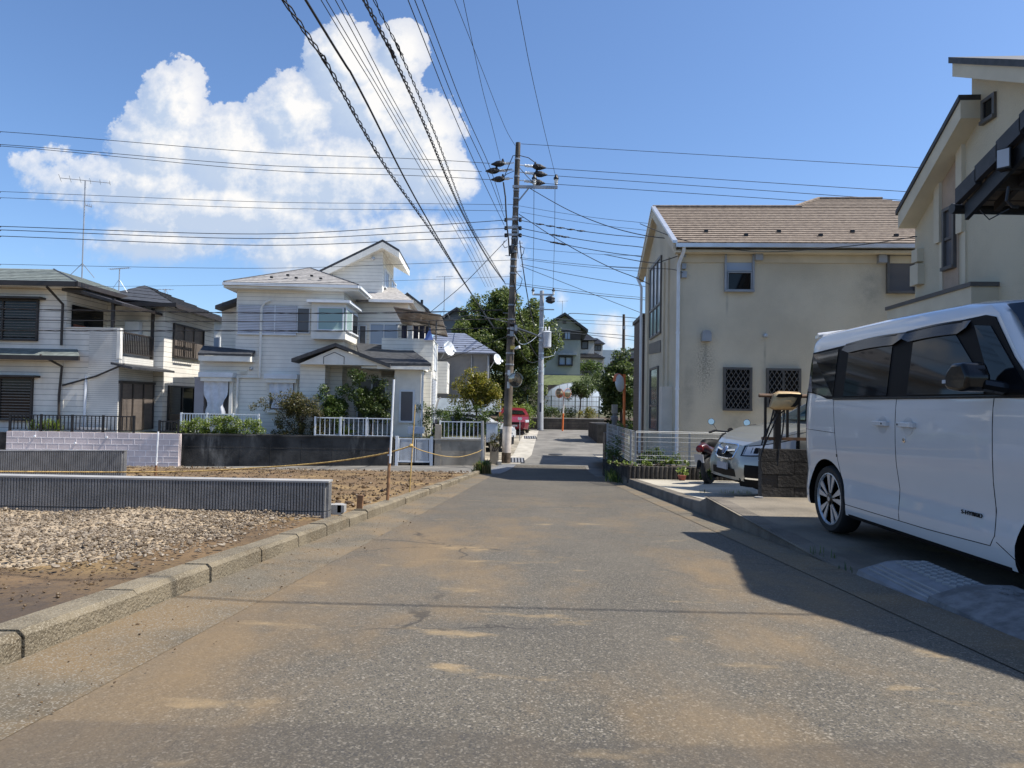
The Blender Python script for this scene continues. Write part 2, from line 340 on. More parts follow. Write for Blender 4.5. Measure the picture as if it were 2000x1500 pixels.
# ground materials ------------------------------------------------------------
def asphalt_mat():
    m = bpy.data.materials.new('dusty_asphalt'); m.use_nodes = True; nt = m.node_tree; N = nt.nodes; L = nt.links; bs = N['Principled BSDF']
    g = N.new('ShaderNodeNewGeometry'); pos = g.outputs['Position']
    sx = N.new('ShaderNodeSeparateXYZ'); L.new(pos, sx.inputs[0])
    def noise(s, d, ro=.6, sc3=None):
        n = N.new('ShaderNodeTexNoise'); n.inputs['Scale'].default_value = s; n.inputs['Detail'].default_value = d; n.inputs['Roughness'].default_value = ro
        if sc3:
            vm = N.new('ShaderNodeVectorMath'); vm.operation = 'MULTIPLY'; L.new(pos, vm.inputs[0]); vm.inputs[1].default_value = sc3; L.new(vm.outputs[0], n.inputs['Vector'])
        else: L.new(pos, n.inputs['Vector'])
        return n.outputs['Fac']
    def mr(f, a, b, c=0., d=1.):
        r = N.new('ShaderNodeMapRange'); r.interpolation_type = 'SMOOTHSTEP'; L.new(f, r.inputs[0])
        for i, q in enumerate((a, b, c, d)): r.inputs[i+1].default_value = q
        return r.outputs[0]
    def mul(a, b):
        n = N.new('ShaderNodeMath'); n.operation = 'MULTIPLY'; L.new(a, n.inputs[0])
        if isinstance(b, float): n.inputs[1].default_value = b
        else: L.new(b, n.inputs[1])
        return n.outputs[0]
    def mix(f, a, b):
        x = N.new('ShaderNodeMix'); x.data_type = 'RGBA'; L.new(f, x.inputs[0])
        for i, q in ((6, a), (7, b)):
            if isinstance(q, tuple): x.inputs[i].default_value = (*q, 1)
            else: L.new(q, x.inputs[i])
        return x.outputs[2]
    base = mix(mr(noise(.9, 5), .35, .65), (.077, .067, .050), (.106, .091, .067))
    v = N.new('ShaderNodeTexVoronoi'); v.inputs['Scale'].default_value = 230; L.new(pos, v.inputs['Vector'])
    sc_ = N.new('ShaderNodeSeparateColor'); L.new(v.outputs['Color'], sc_.inputs[0])
    base = mix(mr(sc_.outputs[0], .72, .82), base, (.155, .135, .105))
    base = mix(mr(sc_.outputs[1], .78, .88), base, (.042, .04, .037))
    v2 = N.new('ShaderNodeTexVoronoi'); v2.inputs['Scale'].default_value = 150; L.new(pos, v2.inputs['Vector'])
    s2 = N.new('ShaderNodeSeparateColor'); L.new(v2.outputs['Color'], s2.inputs[0])
    base = mix(mr(s2.outputs[2], .93, .96), base, (.22, .195, .155))
    near = mr(sx.outputs[1], 15, 5)
    dust = mul(mr(noise(1.1, 8, .66, (1.0, .55, 1)), .42, .68), near)
    base = mix(mul(dust, .62), base, (.215, .142, .066))
    patch = mul(mr(noise(2.3, 6, .6, (.8, 1.6, 1)), .59, .72), near)
    base = mix(mul(patch, .62), base, (.33, .235, .12))
    edge = mul(mr(sx.outputs[0], -.3, -1.5), mr(sx.outputs[1], 22, 6))
    base = mix(mul(mul(edge, mr(noise(2.0, 6), .3, .6)), .6), base, (.17, .115, .058))
    dark = mr(noise(.45, 5, .6, (.5, 1.4, 1)), .56, .72)
    base = mix(mul(dark, .35), base, (.055, .051, .047))
    wn = N.new('ShaderNodeTexNoise'); wn.inputs['Scale'].default_value = 3.5; wn.inputs['Detail'].default_value = 5; L.new(pos, wn.inputs['Vector'])
    wa = N.new('ShaderNodeVectorMath'); wa.operation = 'MULTIPLY_ADD'; L.new(wn.outputs['Color'], wa.inputs[0]); wa.inputs[1].default_value = (.35, .35, 0); L.new(pos, wa.inputs[2])
    wb = N.new('ShaderNodeVectorMath'); wb.operation = 'MULTIPLY'; L.new(wa.outputs[0], wb.inputs[0]); wb.inputs[1].default_value = (.42, .75, 0)
    vc = N.new('ShaderNodeTexVoronoi'); vc.feature = 'DISTANCE_TO_EDGE'; vc.inputs['Scale'].default_value = .75; L.new(wb.outputs[0], vc.inputs['Vector'])
    crack = mul(mr(vc.outputs['Distance'], .006, .001), mr(noise(.7, 3), .50, .58))
    base = mix(mul(crack, .7), base, (.022, .019, .016))
    tr = N.new('ShaderNodeMath'); tr.operation = 'ABSOLUTE'
    tn = N.new('ShaderNodeMath'); tn.operation = 'ADD'; L.new(sx.outputs[0], tn.inputs[0]); L.new(mr(noise(.35, 2), .3, .7, -.85, -.35), tn.inputs[1]); L.new(tn.outputs[0], tr.inputs[0])
    worn = mul(mr(tr.outputs[0], .55, .15), mr(noise(1.6, 5, .6, (1, .3, 1)), .35, .65))
    base = mix(mul(worn, .25), base, (.16, .135, .10))
    seam = mr(noise(.8, 3, .5, (1, .001, 1)), .3, .7, 1.70, 1.86)          # an older darker patch of paving nearest the camera
    lt = N.new('ShaderNodeMath'); lt.operation = 'SUBTRACT'; L.new(seam, lt.inputs[0]); L.new(sx.outputs[1], lt.inputs[1])
    base = mix(mul(mr(lt.outputs[0], -.01, .03), .4), base, (.05, .043, .036))
    L.new(base, bs.inputs['Base Color']); bs.inputs['Roughness'].default_value = .85
    bn = N.new('ShaderNodeBump'); bn.inputs['Strength'].default_value = .6; bn.inputs['Distance'].default_value = .012
    ad = N.new('ShaderNodeMath'); ad.operation = 'ADD'; L.new(sc_.outputs[2], ad.inputs[0]); L.new(noise(30, 5), ad.inputs[1]); L.new(ad.outputs[0], bn.inputs['Height'])
    L.new(bn.outputs[0], bs.inputs['Normal']); return m
M['asphalt'] = asphalt_mat()
M['asphalt_far'] = mat('grey_asphalt', (.16, .15, .133), .85, .14, 1.2, bump=.3, bscale=60, stain=((.09, .087, .08), .6, .5, .75, 1))
M['gutter'] = mat('gutter_concrete', (.102, .085, .058), .9, .15, 2.2, bump=.4, bscale=50, stain=((.155, .108, .056), 1.5, .40, .66, 1), spots=((.20, .175, .135), 230, .8))
M['kerb'] = mat('kerb_stone', (.165, .135, .088), .9, .25, 3, bump=.7, bscale=70, stain=((.14, .105, .06), 3, .5, .72, 1), spots=((.25, .215, .155), 260, .76))
M['soil'] = mat('brown_soil', (.135, .085, .040), 1, .25, 1.6, bump=.9, bscale=22, stain=((.25, .165, .070), .8, .45, .68, 1), spots=((.06, .035, .018), 60, .86))
M['soil_dark'] = mat('dark_loam', (.075, .052, .033), 1, .25, 3, bump=1, bscale=25)
M['gravel_bed'] = mat('gravel_bed', (.31, .235, .15), 1, .2, 5, bump=1, bscale=35, spots=((.42, .34, .24), 70, .66))
M['stone'] = leafmat('crushed_stone', (.21, .16, .105), (.35, .275, .19), (.54, .46, .355))
M['earth'] = mat('dry_earth', (.075, .075, .042), 1, .2, .3)
M['grass'] = mat('mown_grass', (.085, .105, .034), 1, .25, 4, bump=.6, bscale=30)
def blotch(m, c, rad, col, amt, scale, lo, hi):
    """a stain with a place of its own on a wall, in the house's own coordinates"""
    nt = m.node_tree; N = nt.nodes; L = nt.links; bs = N['Principled BSDF']; old = bs.inputs['Base Color'].links[0].from_socket
    tc = N.new('ShaderNodeTexCoord'); a = N.new('ShaderNodeVectorMath'); a.operation = 'SUBTRACT'; L.new(tc.outputs['Object'], a.inputs[0]); a.inputs[1].default_value = c
    b = N.new('ShaderNodeVectorMath'); b.operation = 'MULTIPLY'; L.new(a.outputs[0], b.inputs[0]); b.inputs[1].default_value = tuple(1/r for r in rad)
    l = N.new('ShaderNodeVectorMath'); l.operation = 'LENGTH'; L.new(b.outputs[0], l.inputs[0])
    f = N.new('ShaderNodeMapRange'); f.interpolation_type = 'SMOOTHSTEP'; L.new(l.outputs['Value'], f.inputs[0]); f.inputs[1].default_value = 1; f.inputs[2].default_value = 0; f.inputs[4].default_value = 1
    n = N.new('ShaderNodeTexNoise'); n.inputs['Scale'].default_value = scale; n.inputs['Detail'].default_value = 6; n.inputs['Roughness'].default_value = .7; L.new(tc.outputs['Object'], n.inputs['Vector'])
    g = N.new('ShaderNodeMapRange'); L.new(n.outputs['Fac'], g.inputs[0]); g.inputs[1].default_value = lo; g.inputs[2].default_value = hi
    k = N.new('ShaderNodeMath'); k.operation = 'MULTIPLY'; L.new(f.outputs[0], k.inputs[0]); L.new(g.outputs[0], k.inputs[1])
    k2 = N.new('ShaderNodeMath'); k2.operation = 'MULTIPLY'; L.new(k.outputs[0], k2.inputs[0]); k2.inputs[1].default_value = amt; k2.use_clamp = True
    x = N.new('ShaderNodeMix'); x.data_type = 'RGBA'; L.new(k2.outputs[0], x.inputs[0]); L.new(old, x.inputs[6]); x.inputs[7].default_value = (*col, 1); L.new(x.outputs[2], bs.inputs['Base Color'])
# ------------------------------------------------------------------ ground
_H = [(-40, -2.0), (0, .74), (18, 1.982), (20, 2.11), (22, 2.215), (24, 2.27), (26, 2.24), (28, 2.14), (30, 2.03), (34, 1.83), (40.5, 1.53), (60, 1.2)]
def rz(y):
    """road height below the eye line, as a level"""
    return -float(np.interp(y, [a for a, _ in _H], [b for _, b in _H]))
def XL(y): return -1.72+.041*y
def XR(y): return 1.96+.041*y
def sz(x, y):
    """side street: falls gently to the left"""
    return rz(y)-.018*min(10, max(0, -x-1.5))
def lotz(y): return -(.74+.069*y)+.115
def frange(a, b, s): return list(np.arange(a, b+s*.5, s))
def nz(x, y, s, seed=0):
    from mathutils import noise
    return noise.fractal(Vector((x*s+seed, y*s, seed*.7)), 1.0, 2.0, 4)
# the base sheet to the horizon
def base_z(x, y):
    if y <= 41: z = rz(y)-.35
    elif y < 56: z = -1.9+(y-41)/15*3.6
    else: z = 1.7+min(.7, (y-56)*.06)+min(12, max(0, y-70)*.02)
    return z-(.9 if x < -3 and y < 41 else 0)-(.4 if 2 < x and y < 15 else 0)
xs = [-900, -500, -250, -120, -60, -30, -15, -8, -4, -3, -2, 0, 1.9, 2.1, 4, 8, 15, 30, 60, 120, 250, 500, 900]
ys = [-200, -60, -20, -8]+frange(0, 40, 2)+[41, 44, 48, 52, 56, 60, 70, 90, 120, 170, 250, 400, 700, 1400]
tag(B().grid(xs, ys, lambda x, y: (x, y, base_z(x, y))).build('ground', M['earth'], smooth=60), 'dry earth ground under and beyond the street', 'ground', kind='structure')
# main road
ys = frange(-9, 25, .5)
o = B().grid([0, .5, 1], ys, lambda t, y: ((XL(y)+.38)*(1-t)+(XR(y)-.27)*t, y, rz(y))).build('road', M['asphalt'], smooth=60)
tag(o, 'dusty grey asphalt road running away downhill to the crossing', 'road', kind='structure')
def XL2(y): return float(np.interp(y, [22, 24, 28, 40.5], [-1.4, -.5, .25, 1.05]))
def XR2(y): return float(np.interp(y, [20, 23, 28, 40.5], [3.0, 3.5, 3.95, 5.3]))
o = B().grid([0, .5, 1], frange(25, 40.5, .5), lambda t, y: (XL2(y)*(1-t)+XR2(y)*t, y, rz(y))).build('upper_road', M['asphalt_far'], smooth=60)
tag(o, 'grey asphalt road climbing from the crossing to the block wall', 'road', kind='structure')
o = B().grid(frange(-46, -1.4, 1.2)+[-.45], frange(20.0, 25.2, .4), lambda x, y: (x, y, sz(x, y)+.004)).build('side_street', M['asphalt_far'], smooth=60)
tag(o, 'grey asphalt side street crossing to the left below the houses', 'road', kind='structure')
b = B().grid([0, 1], frange(20.6, 25, .4), lambda t, y: (-.5+.6*t+(y-22)*.12-.25, y, rz(y)+.008))
tag(b.build('gutter_grating', M['steelplate']), 'pale flat steel gutter cover crossing the mouth of the side street', 'drain cover')
def padz(y): return float(np.interp(y, [-9, 1.5, 4.4, 8.1], [-.83, -.93, -1.045, -1.06]))
# gutters
o = B().grid([0, 1], frange(-9, 21.2, .5), lambda t, y: (XL(y)+(.385-.385*(1-t)) if False else XL(y)+.40*t, y, rz(y)+.0015+.014*(1-t))).build('gutter', M['gutter'], smooth=60)
tag(o, 'dusty concrete gutter strip along the left kerb', 'gutter', kind='structure')
o = B().grid([0, 1], [4.4]+frange(4.8, 19.6, .5), lambda t, y: (XR(y)-.275+.275*t, y, rz(y)+.004+.012*t)).build('gutter', M['gutter'], smooth=60)
tag(o, 'concrete gutter strip along the driveways on the right', 'gutter', kind='structure')
o = B().grid([0, .9, 1], frange(-9, 4.4, .4)+[4.4], lambda t, y: (XR(y)-.275+(.27*t/.9 if t < .95 else .34), y, rz(y)+.004+.012*t if t < .95 else padz(y)-.012)).build('gutter', M['gutter'], smooth=60)
tag(o, 'shaded concrete gutter strip beside the ramp plates', 'gutter', kind='structure')
# left kerb: separate worn blocks, one structure
b = B(); y = -8.9
while y < 21:
    L_ = .66; g = .012+.01*random.random(); dz = random.uniform(-.006, .006); dx = random.uniform(-.006, .006)
    y1 = min(y+L_-g, 21.4); top = .108+dz; k = .02
    def ring(yy):
        x0 = XL(yy)+dx; z0 = rz(yy)
        return [(x0, yy, z0-.1), (x0-.006, yy, z0+top-k), (x0-.006-k, yy, z0+top), (x0-.15, yy, z0+top), (x0-.15, yy, z0-.1)]
    b.prism(ring(y), ring(y1)); y += L_
b.prism([(XL(21.4), 21.38, rz(21.4)-.1), (XL(21.4), 21.38, rz(21.4)+.1), (XL(21.4)-.15, 21.38, rz(21.4)+.1), (XL(21.4)-.15, 21.38, rz(21.4)-.1)],
        [(XL(22)-.25, 21.8, rz(22)-.1), (XL(22)-.25, 21.8, rz(22)+.06), (XL(22)-.4, 21.7, rz(22)+.06), (XL(22)-.4, 21.7, rz(22)-.1)])
tag(b.build('kerb', M['kerb'], smooth=40), 'worn concrete kerb blocks along the left side of the road', 'kerb', kind='structure')
o = B().grid([2.3, 3, 3.6, 4.4], frange(18.6, 25.4, .4), lambda x, y: (max(x, XR(y)-.3) if x < 2.5 else x+.3*(y-18.6)/7, y, rz(y)-.006)).build('road_corner', M['asphalt_far'], smooth=60)
tag(o, 'paved corner at the foot of the mesh fence', 'road', kind='structure')
# the building lot on the left
def lot(x, y):
    e = XL(y)-.14
    X = e-(e+46)*x
    amp = min(1, (e-X)/.5)
    far = 1-min(1, max(0, (y-18.5)/2.2))
    z = lotz(y)-.02+amp*(.035*nz(X, y, 1.1)+.022*nz(X, y, 5, 3))
    z = z*far+(sz(X, y)+.01)*(1-far)
    return (X, y, z)
ts = [0, .002, .005]+[.01*i**1.0 for i in range(1, 12)]+frange(.12, .3, .012)+frange(.32, 1, .04)
tsf = sorted(set([round(i*.0028, 5) for i in range(0, 46)]+ts))
o = B().grid(tsf, frange(-9, 0, .5)+frange(.1, 20.2, .13), lot).build('dirt_lot', M['soil'], smooth=80)
tag(o, 'bare brown soil of the cleared building lot', 'soil', kind='structure')
# far strip of pale gravel at the lot's edge
_t = (1+5**.5)/2
_IV = [Vector(p).normalized() for p in ((-1,_t,0),(1,_t,0),(-1,-_t,0),(1,-_t,0),(0,-1,_t),(0,1,_t),(0,-1,-_t),(0,1,-_t),(_t,0,-1),(_t,0,1),(-_t,0,-1),(-_t,0,1))]
_IF = ((0,11,5),(0,5,1),(0,1,7),(0,7,10),(0,10,11),(1,5,9),(5,11,4),(11,10,2),(10,7,6),(7,1,8),(3,9,4),(3,4,2),(3,2,6),(3,6,8),(3,8,9),(4,9,5),(2,4,11),(6,2,10),(8,6,7),(9,8,1))
def scatter(pts, smin, smax, name, mtl, label, cat):
    V = []; Fc = []
    for (x, y, z) in pts:
        s = random.uniform(smin, smax)*(1+1.5*(random.random()**7)); n = len(V)
        a = random.random()*6.28; ca, sa = math.cos(a), math.sin(a); ax, ay, az = random.uniform(.7, 1.2), random.uniform(.6, .95), random.uniform(.4, .75); tl = random.uniform(-.4, .4)
        for p in _IV:
            k = random.uniform(.72, 1.15); dx, dy, dz = p.x*ax*k, p.y*ay*k, p.z*az*k+p.x*tl*.5
            V.append((x+s*(dx*ca-dy*sa), y+s*(dx*sa+dy*ca), z+s*dz))
        for f in _IF: Fc.append((n+f[0], n+f[1], n+f[2]))
    me = bpy.data.meshes.new(name); me.from_pydata(V, [], Fc); me.materials.append(mtl)
    o = bpy.data.objects.new(name, me); C.objects.link(o); return tag(o, label, cat, kind='stuff')
pts = []
while len(pts) < 21000:
    y = random.uniform(2.9, 6.15); x = XL(y)-.2-5.6*random.random()**1.15
    # the heap thins out towards the camera and towards the kerb
    edge = 3.3+.25*nz(x, 0, .9)+.10*nz(x, y, 3)
    p = min(1, max(.012, (y-edge)*2.2)) * min(1, max(.12, (XL(y)-.25-x)/.55))
    if random.random() > p*(.55+.5*nz(x, y, 1.7, 5)+.35): continue
    pts.append((x, y, lotz(y)+.005+.03*nz(x, y, 1.1)+.03*random.random()*p))
scatter(pts, .0035, .0135, 'gravel', M['stone'], 'crushed stone gravel spread in front of the ribbed block wall', 'gravel')
b = B().grid(frange(-7.5, -1.95, .25), frange(3.3, 6.2, .25), lambda x, y: (min(x, XL(y)-.25), y+.3*nz(x, 0, .9) if y < 3.7 else y, lotz(y)-.045+.035*nz(x, y, 1.1)+.06*min(1, max(0, (y-3.3)*1.6))*min(1, max(0, (XL(y)-.45-x)*1.6))))
tag(b.build('gravel_bed', M['gravel_bed'], smooth=80), 'dusty bed of fine gravel under the crushed stone', 'gravel', kind='stuff')
pts = []
for _ in range(2600):
    y = random.uniform(18.6, 20.1); x = random.uniform(-14, XL(y)-.2); pts.append((x, y, lot(0, y)[2]+.01))
scatter(pts, .015, .045, 'gravel', M['stone'], 'pale strip of crushed stone along the far edge of the soil', 'gravel')
pts = []
for _ in range(5200):
    y = 6.6+13*random.random()**1.5; x = XL(y)-.25-(6+y*.5)*random.random()**1.2
    pts.append((x, y, lotz(y)+.0+.035*nz(x, y, 1.1)))
M['clod'] = leafmat('soil_clods', (.10, .062, .03), (.17, .105, .05), (.27, .18, .09))
scatter(pts, .006, .024, 'soil_clods', M['clod'], 'loose brown clods lying over the soil behind the ribbed wall', 'soil')
pts = []
for _ in range(1500):
    y = random.uniform(1.5, 3.6); x = XL(y)-.2-4.0*random.random(); pts.append((x, y, lotz(y)+.035*nz(x, y, 1.1)))
scatter(pts, .002, .010, 'soil_clods', M['clod'], 'small brown clods on the dark loam near the kerb', 'soil')
pts = []
for _ in range(700):
    y = random.uniform(1.6, 14); x = XL(y)+.05+.5*random.random()**2; pts.append((x, y, rz(y)+.012))
scatter(pts, .0015, .005, 'grit', M['clod'], 'crumbs of soil lying in the left gutter', 'grit')
blotch(M['soil'], (-3.1, 2.35, -.8), (2.6, 1.45, 3), (.062, .043, .028), 3.2, 2.2, .30, .62)
# right-hand driveways
b = B().grid([0, .04, .3, 1], frange(-9, 8.1, .6)+[8.1], lambda t, y: (XR(y)+(12-XR(y))*t, y, padz(y)))
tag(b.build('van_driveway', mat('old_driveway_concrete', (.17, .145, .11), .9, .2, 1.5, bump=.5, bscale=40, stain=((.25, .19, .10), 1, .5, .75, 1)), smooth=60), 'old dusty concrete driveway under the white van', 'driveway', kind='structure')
def pad2z(y): return float(np.interp(y, [8.1, 9.2, 14.9], [-1.14, -1.235, -1.615]))
b = B()
for y0, y1 in ((8.12, 10.35), (10.38, 12.3), (12.33, 14.95)):
    b.grid([0, 1], [y0, y1], lambda t, y: (XR(y)+.16+(12-XR(y))*t, y, pad2z(y)))
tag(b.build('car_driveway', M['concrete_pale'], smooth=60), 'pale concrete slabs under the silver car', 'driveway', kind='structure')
b = B()
ys = frange(4.4, 16.0, .4)
for y0, y1 in zip(ys, ys[1:]):
    def ring(y):
        top = (padz(y) if y < 8.1 else pad2z(y))+.004; x = XR(y)
        r2 = max(rz(y)-.05, -5)
        return [(x, y, r2), (x+.012, y, top-.02), (x+.03, y, top), (x+.19, y, top), (x+.19, y, top-.3)]
    b.prism(ring(y0), ring(y1))
tag(b.build('kerb', M['darkblock'] if False else mat('dark_kerb', (.14, .12, .095), .9, .2, 3, bump=.5, bscale=50), smooth=40), 'dark low kerb edging the driveways on the right', 'kerb', kind='structure')
b = B().grid([2.75, 4, 8, 16], [14.9, 18, 22, 26.5], lambda x, y: (max(x, XR(y)+.1), y, -1.60-.04*max(0, y-18)))
tag(b.build('house_yard', M['concrete'], smooth=60), 'concrete yard around the beige house', 'yard', kind='structure')
b = B().grid([-60, -30, -10, -1.05], [24.6, 26, 34, 42], lambda x, y: (x, y, -1.36))
tag(b.build('raised_yard', M['earth']), 'raised house plots behind the retaining walls on the left', 'yard', kind='structure')
b = B().grid([0, 1], frange(24.6, 40, 1), lambda t, y: (-5.5+(XL2(y)-.02+5.5)*t, y, rz(y)+.006))
tag(b.build('parking_lot', mat('rough_parking', (.27, .24, .19), .95, .25, 2, bump=.6, bscale=25), smooth=60), 'rough dusty parking strip beside the upper road', 'parking lot', kind='structure')
b = B().grid([0, .25, .75, 1], frange(25.2, 39.6, .5), lambda t, y: (XL2(y)-.15+.75*t, y, rz(y)+.012))
tag(b.build('gutter', M['concrete']), 'concrete roadside drain edging the upper road', 'gutter', kind='structure')
for y0, n, lab in ((25.6, 5, 'barred drain grating at the foot of the utility pole'), (34.5, 5, 'barred drain grating further up beside the red car')):
    e = empty('drain_grate', lab, 'drain grate', (XL2(y0+.7)-.02, y0, rz(y0)), group='drain gratings')
    q = B(); q.grid([-.02, .62], [0, 1.5], lambda x, y: (x, y, rz(y0+y)-rz(y0)+.017)); q.build('pit_shade', M['black'], e)  # flat black sheet painted for the shade down the drain
    q = B()
    for k in range(n): q.hexa([(.02+.12*k, 0, .018), (.08+.12*k, 0, .018), (.08+.12*k, 1.5, rz(y0+1.5)-rz(y0)+.018), (.02+.12*k, 1.5, rz(y0+1.5)-rz(y0)+.018), (.02+.12*k, 0, .035), (.08+.12*k, 0, .035), (.08+.12*k, 1.5, rz(y0+1.5)-rz(y0)+.035), (.02+.12*k, 1.5, rz(y0+1.5)-rz(y0)+.035)])
    q.build('bars', M['greymetal'], e)
p = P(1085, 889, 28.5)
tag(B().lathe([(0, .3), (.012, .3), (.014, .27)], (p.x, 28.5, rz(28.5)+.003), n=20).build('manhole_cover', M['roof_dark'], smooth=40), 'round dark manhole cover in the upper road', 'manhole cover')
# ramp plates beside the right gutter
def plate(y0, y1, lab, mtl, relief):
    x0 = XR((y0+y1)/2)+.0; e = empty('ramp_plate', lab, 'ramp plate', (x0, (y0+y1)/2, 0), R(-2.3), 'ramp plates at the driveway')
    L_ = (y1-y0)/2-.012
    zo, zi = rz((y0+y1)/2)+.022, rz((y0+y1)/2)+.085
    prof = [(0, zo-.03), (.012, zo), (.18, zo+.055), (.24, zi), (.42, zi), (.42, zi-.1)]
    q = B().prism([(x, -L_, z) for x, z in prof], [(x, L_, z) for x, z in prof]); q.build('plate', mtl, e)
    q = B()
    if relief:
        for k in range(3):
            x = .05+k*.035; z = zo+(x-.012)*.327; q.hexa([(x, -L_*.9, z), (x+.014, -L_*.9, z), (x+.014, L_*.9, z), (x, L_*.9, z), (x, -L_*.9, z+.008), (x+.014, -L_*.9, z+.008), (x+.014, L_*.9, z+.008), (x, L_*.9, z+.008)])
        for i in range(11):
            for j in range(4):
                x = .20+j*.055; y = -L_*.85+i*L_*.165+(j % 2)*.03; z = (zi if x > .235 else zo+.055+(x-.18)*.35)
                q.hexa([(x, y, z-.004), (x+.022, y+.026, z-.004), (x+.044, y, z-.004), (x+.022, y-.026, z-.004), (x, y, z+.006), (x+.022, y+.026, z+.006), (x+.044, y, z+.006), (x+.022, y-.026, z+.006)])
    else:
        for k in range(26):
            x = random.uniform(.25, .38); y = random.uniform(-L_*.9, L_*.9); q.box(x, x+random.uniform(.01, .03), y, y+random.uniform(.01, .04), zi-.003, zi+.004)
    q.build('tread_pattern', M['ribcap'] if relief else mtl, e)  # diamond tread toned lighter: worn highlights painted to lift the relief
plate(3.48, 4.22, 'grey metal ramp plate with diamond tread beside the van', M['steelplate'], True)
plate(2.72, 3.46, 'scuffed grey ramp block with worn patches nearest the camera', M['resinplate'], False)
plate(1.96, 2.70, 'second scuffed grey ramp block at the frame edge', M['resinplate'], False)

# ------------------------------------------------------------------ leaves
def leaf_mesh(name, clumps, size, mtl, parent=None, up=.35, asp=.55):
    """clumps: (centre, radius, count[, flatten])"""
    Ps = []
    for c in clumps:
        n = c[2]; d = rng.normal(size=(n, 3)); d /= np.linalg.norm(d, axis=1)[:, None]
        r = rng.random(n)**.45*c[1]; q = d*r[:, None]
        if len(c) > 3: q[:, 2] *= c[3]
        Ps.append(q+np.array(tuple(c[0])))
    p = np.concatenate(Ps); n = len(p)
    nn = rng.normal(size=(n, 3)); nn[:, 2] = np.abs(nn[:, 2])+up; nn /= np.linalg.norm(nn, axis=1)[:, None]
    t = rng.normal(size=(n, 3)); t -= nn*(t*nn).sum(1)[:, None]; t /= np.linalg.norm(t, axis=1)[:, None]; bt = np.cross(nn, t)
    s = size*(.6+.8*rng.random(n))[:, None]
    v = np.stack([p-t*s*.5, p+bt*s*asp*.5+nn*s*.06, p+t*s*.5, p-bt*s*asp*.5+nn*s*.06], 1).reshape(-1, 3)
    me = bpy.data.meshes.new(name); me.vertices.add(4*n); me.loops.add(4*n); me.polygons.add(n)
    me.vertices.foreach_set('co', v.ravel()); me.loops.foreach_set('vertex_index', np.arange(4*n, dtype=np.int32))
    me.polygons.foreach_set('loop_start', np.arange(0, 4*n, 4, dtype=np.int32)); me.polygons.foreach_set('loop_total', np.full(n, 4, dtype=np.int32))
    me.update(calc_edges=True); me.materials.append(mtl)
    o = bpy.data.objects.new(name, me); C.objects.link(o)
    if parent: o.parent = parent
    return o
def ell_clumps(c, rad, k, cr, n, shell=.55, zmin=-1, flat=None):
    out = []
    while len(out) < k:
        d = Vector((random.gauss(0, 1), random.gauss(0, 1), random.gauss(0, 1))).normalized()
        if d.z < zmin: continue
        f = shell+(1-shell)*random.random(); q = Vector((c[0]+d.x*rad[0]*f, c[1]+d.y*rad[1]*f, c[2]+d.z*rad[2]*f))
        r = cr*random.uniform(.6, 1.25); out.append((q, r, int(n*random.uniform(.6, 1.3)))+((flat,) if flat else ()))
    return out
def tree(name, label, cat, base, trunk_h, crown_c, rad, k, cr, n, size, mtl, trunk_r=.12, group=None, limbs=7, shell=.5, extra=(), zmin=-.8):
    e = empty(name, label, cat, base, group=group); b0 = Vector(base); cc = Vector(crown_c)-b0
    b = B(); top = Vector((cc.x*.7, cc.y*.7, trunk_h)); mid = top*.5+Vector((trunk_r*.6, 0, 0))
    b.tube([(0, 0, -.15), mid, top], [trunk_r*1.25, trunk_r*.9, trunk_r*.7], 9)
    for i in range(limbs):
        a = 6.28*i/limbs+random.random(); q = cc+Vector((math.cos(a)*rad[0]*.7, math.sin(a)*rad[1]*.7, random.uniform(-.25, .65)*rad[2]))
        s = top*random.uniform(.75, 1.0)
        b.tube([s, s.lerp(q, .5)+Vector((0, 0, rad[2]*.12)), q], [trunk_r*.5, trunk_r*.3, trunk_r*.1], 6)
    b.build('trunk', M['bark'], e, smooth=60)
    cl = [(Vector(q[0])-b0,)+tuple(q[1:]) for q in ell_clumps(crown_c, rad, k, cr, n, shell, zmin)]+[(Vector(q[0])-b0,)+tuple(q[1:]) for q in extra]
    leaf_mesh('crown', cl, size, mtl, e)
    return e
def bush(name, label, cat, clumps, size, mtl, base=None, group=None, stems=5, flowers=0, extra_mat=None):
    cs = [Vector(c[0]) for c in clumps]; cen = sum(cs, Vector())/len(cs)
    zb = min(c.z for c in cs)-.15
    b0 = Vector(base) if base else Vector((cen.x, cen.y, zb))
    e = empty(name, label, cat, b0, group=group)
    b = B()
    for i in range(stems):
        q = random.choice(cs)-b0; s = Vector((random.uniform(-.1, .1), random.uniform(-.05, .05), -.05))
        b.tube([s, s.lerp(q, .5)+Vector((random.uniform(-.08, .08), 0, .05)), q], [.022, .015, .006], 5)
    b.build('stems', M['bark'], e)
    leaf_mesh('foliage', [(Vector(c[0])-b0,)+tuple(c[1:]) for c in clumps], size, mtl, e)
    if flowers: leaf_mesh('flowers', [(Vector(c[0])-b0, c[1]*1.05, max(1, int(c[2]*flowers))) for c in clumps], size*.7, M['flower'], e)
    return e
def hedge_clumps(px0, px1, ytop, ybot, Y, step, cr, n, jitter=.1, depth=.3):
    out = []; x = px0
    while x <= px1:
        for t in frange(0, 1, .34):
            py = ytop+(ybot-ytop)*t+random.uniform(-6, 6); q = P(x+random.uniform(-4, 4), py, Y+random.uniform(-depth, depth)); out.append((q, cr*random.uniform(.7, 1.2), n))
        x += step
    return out
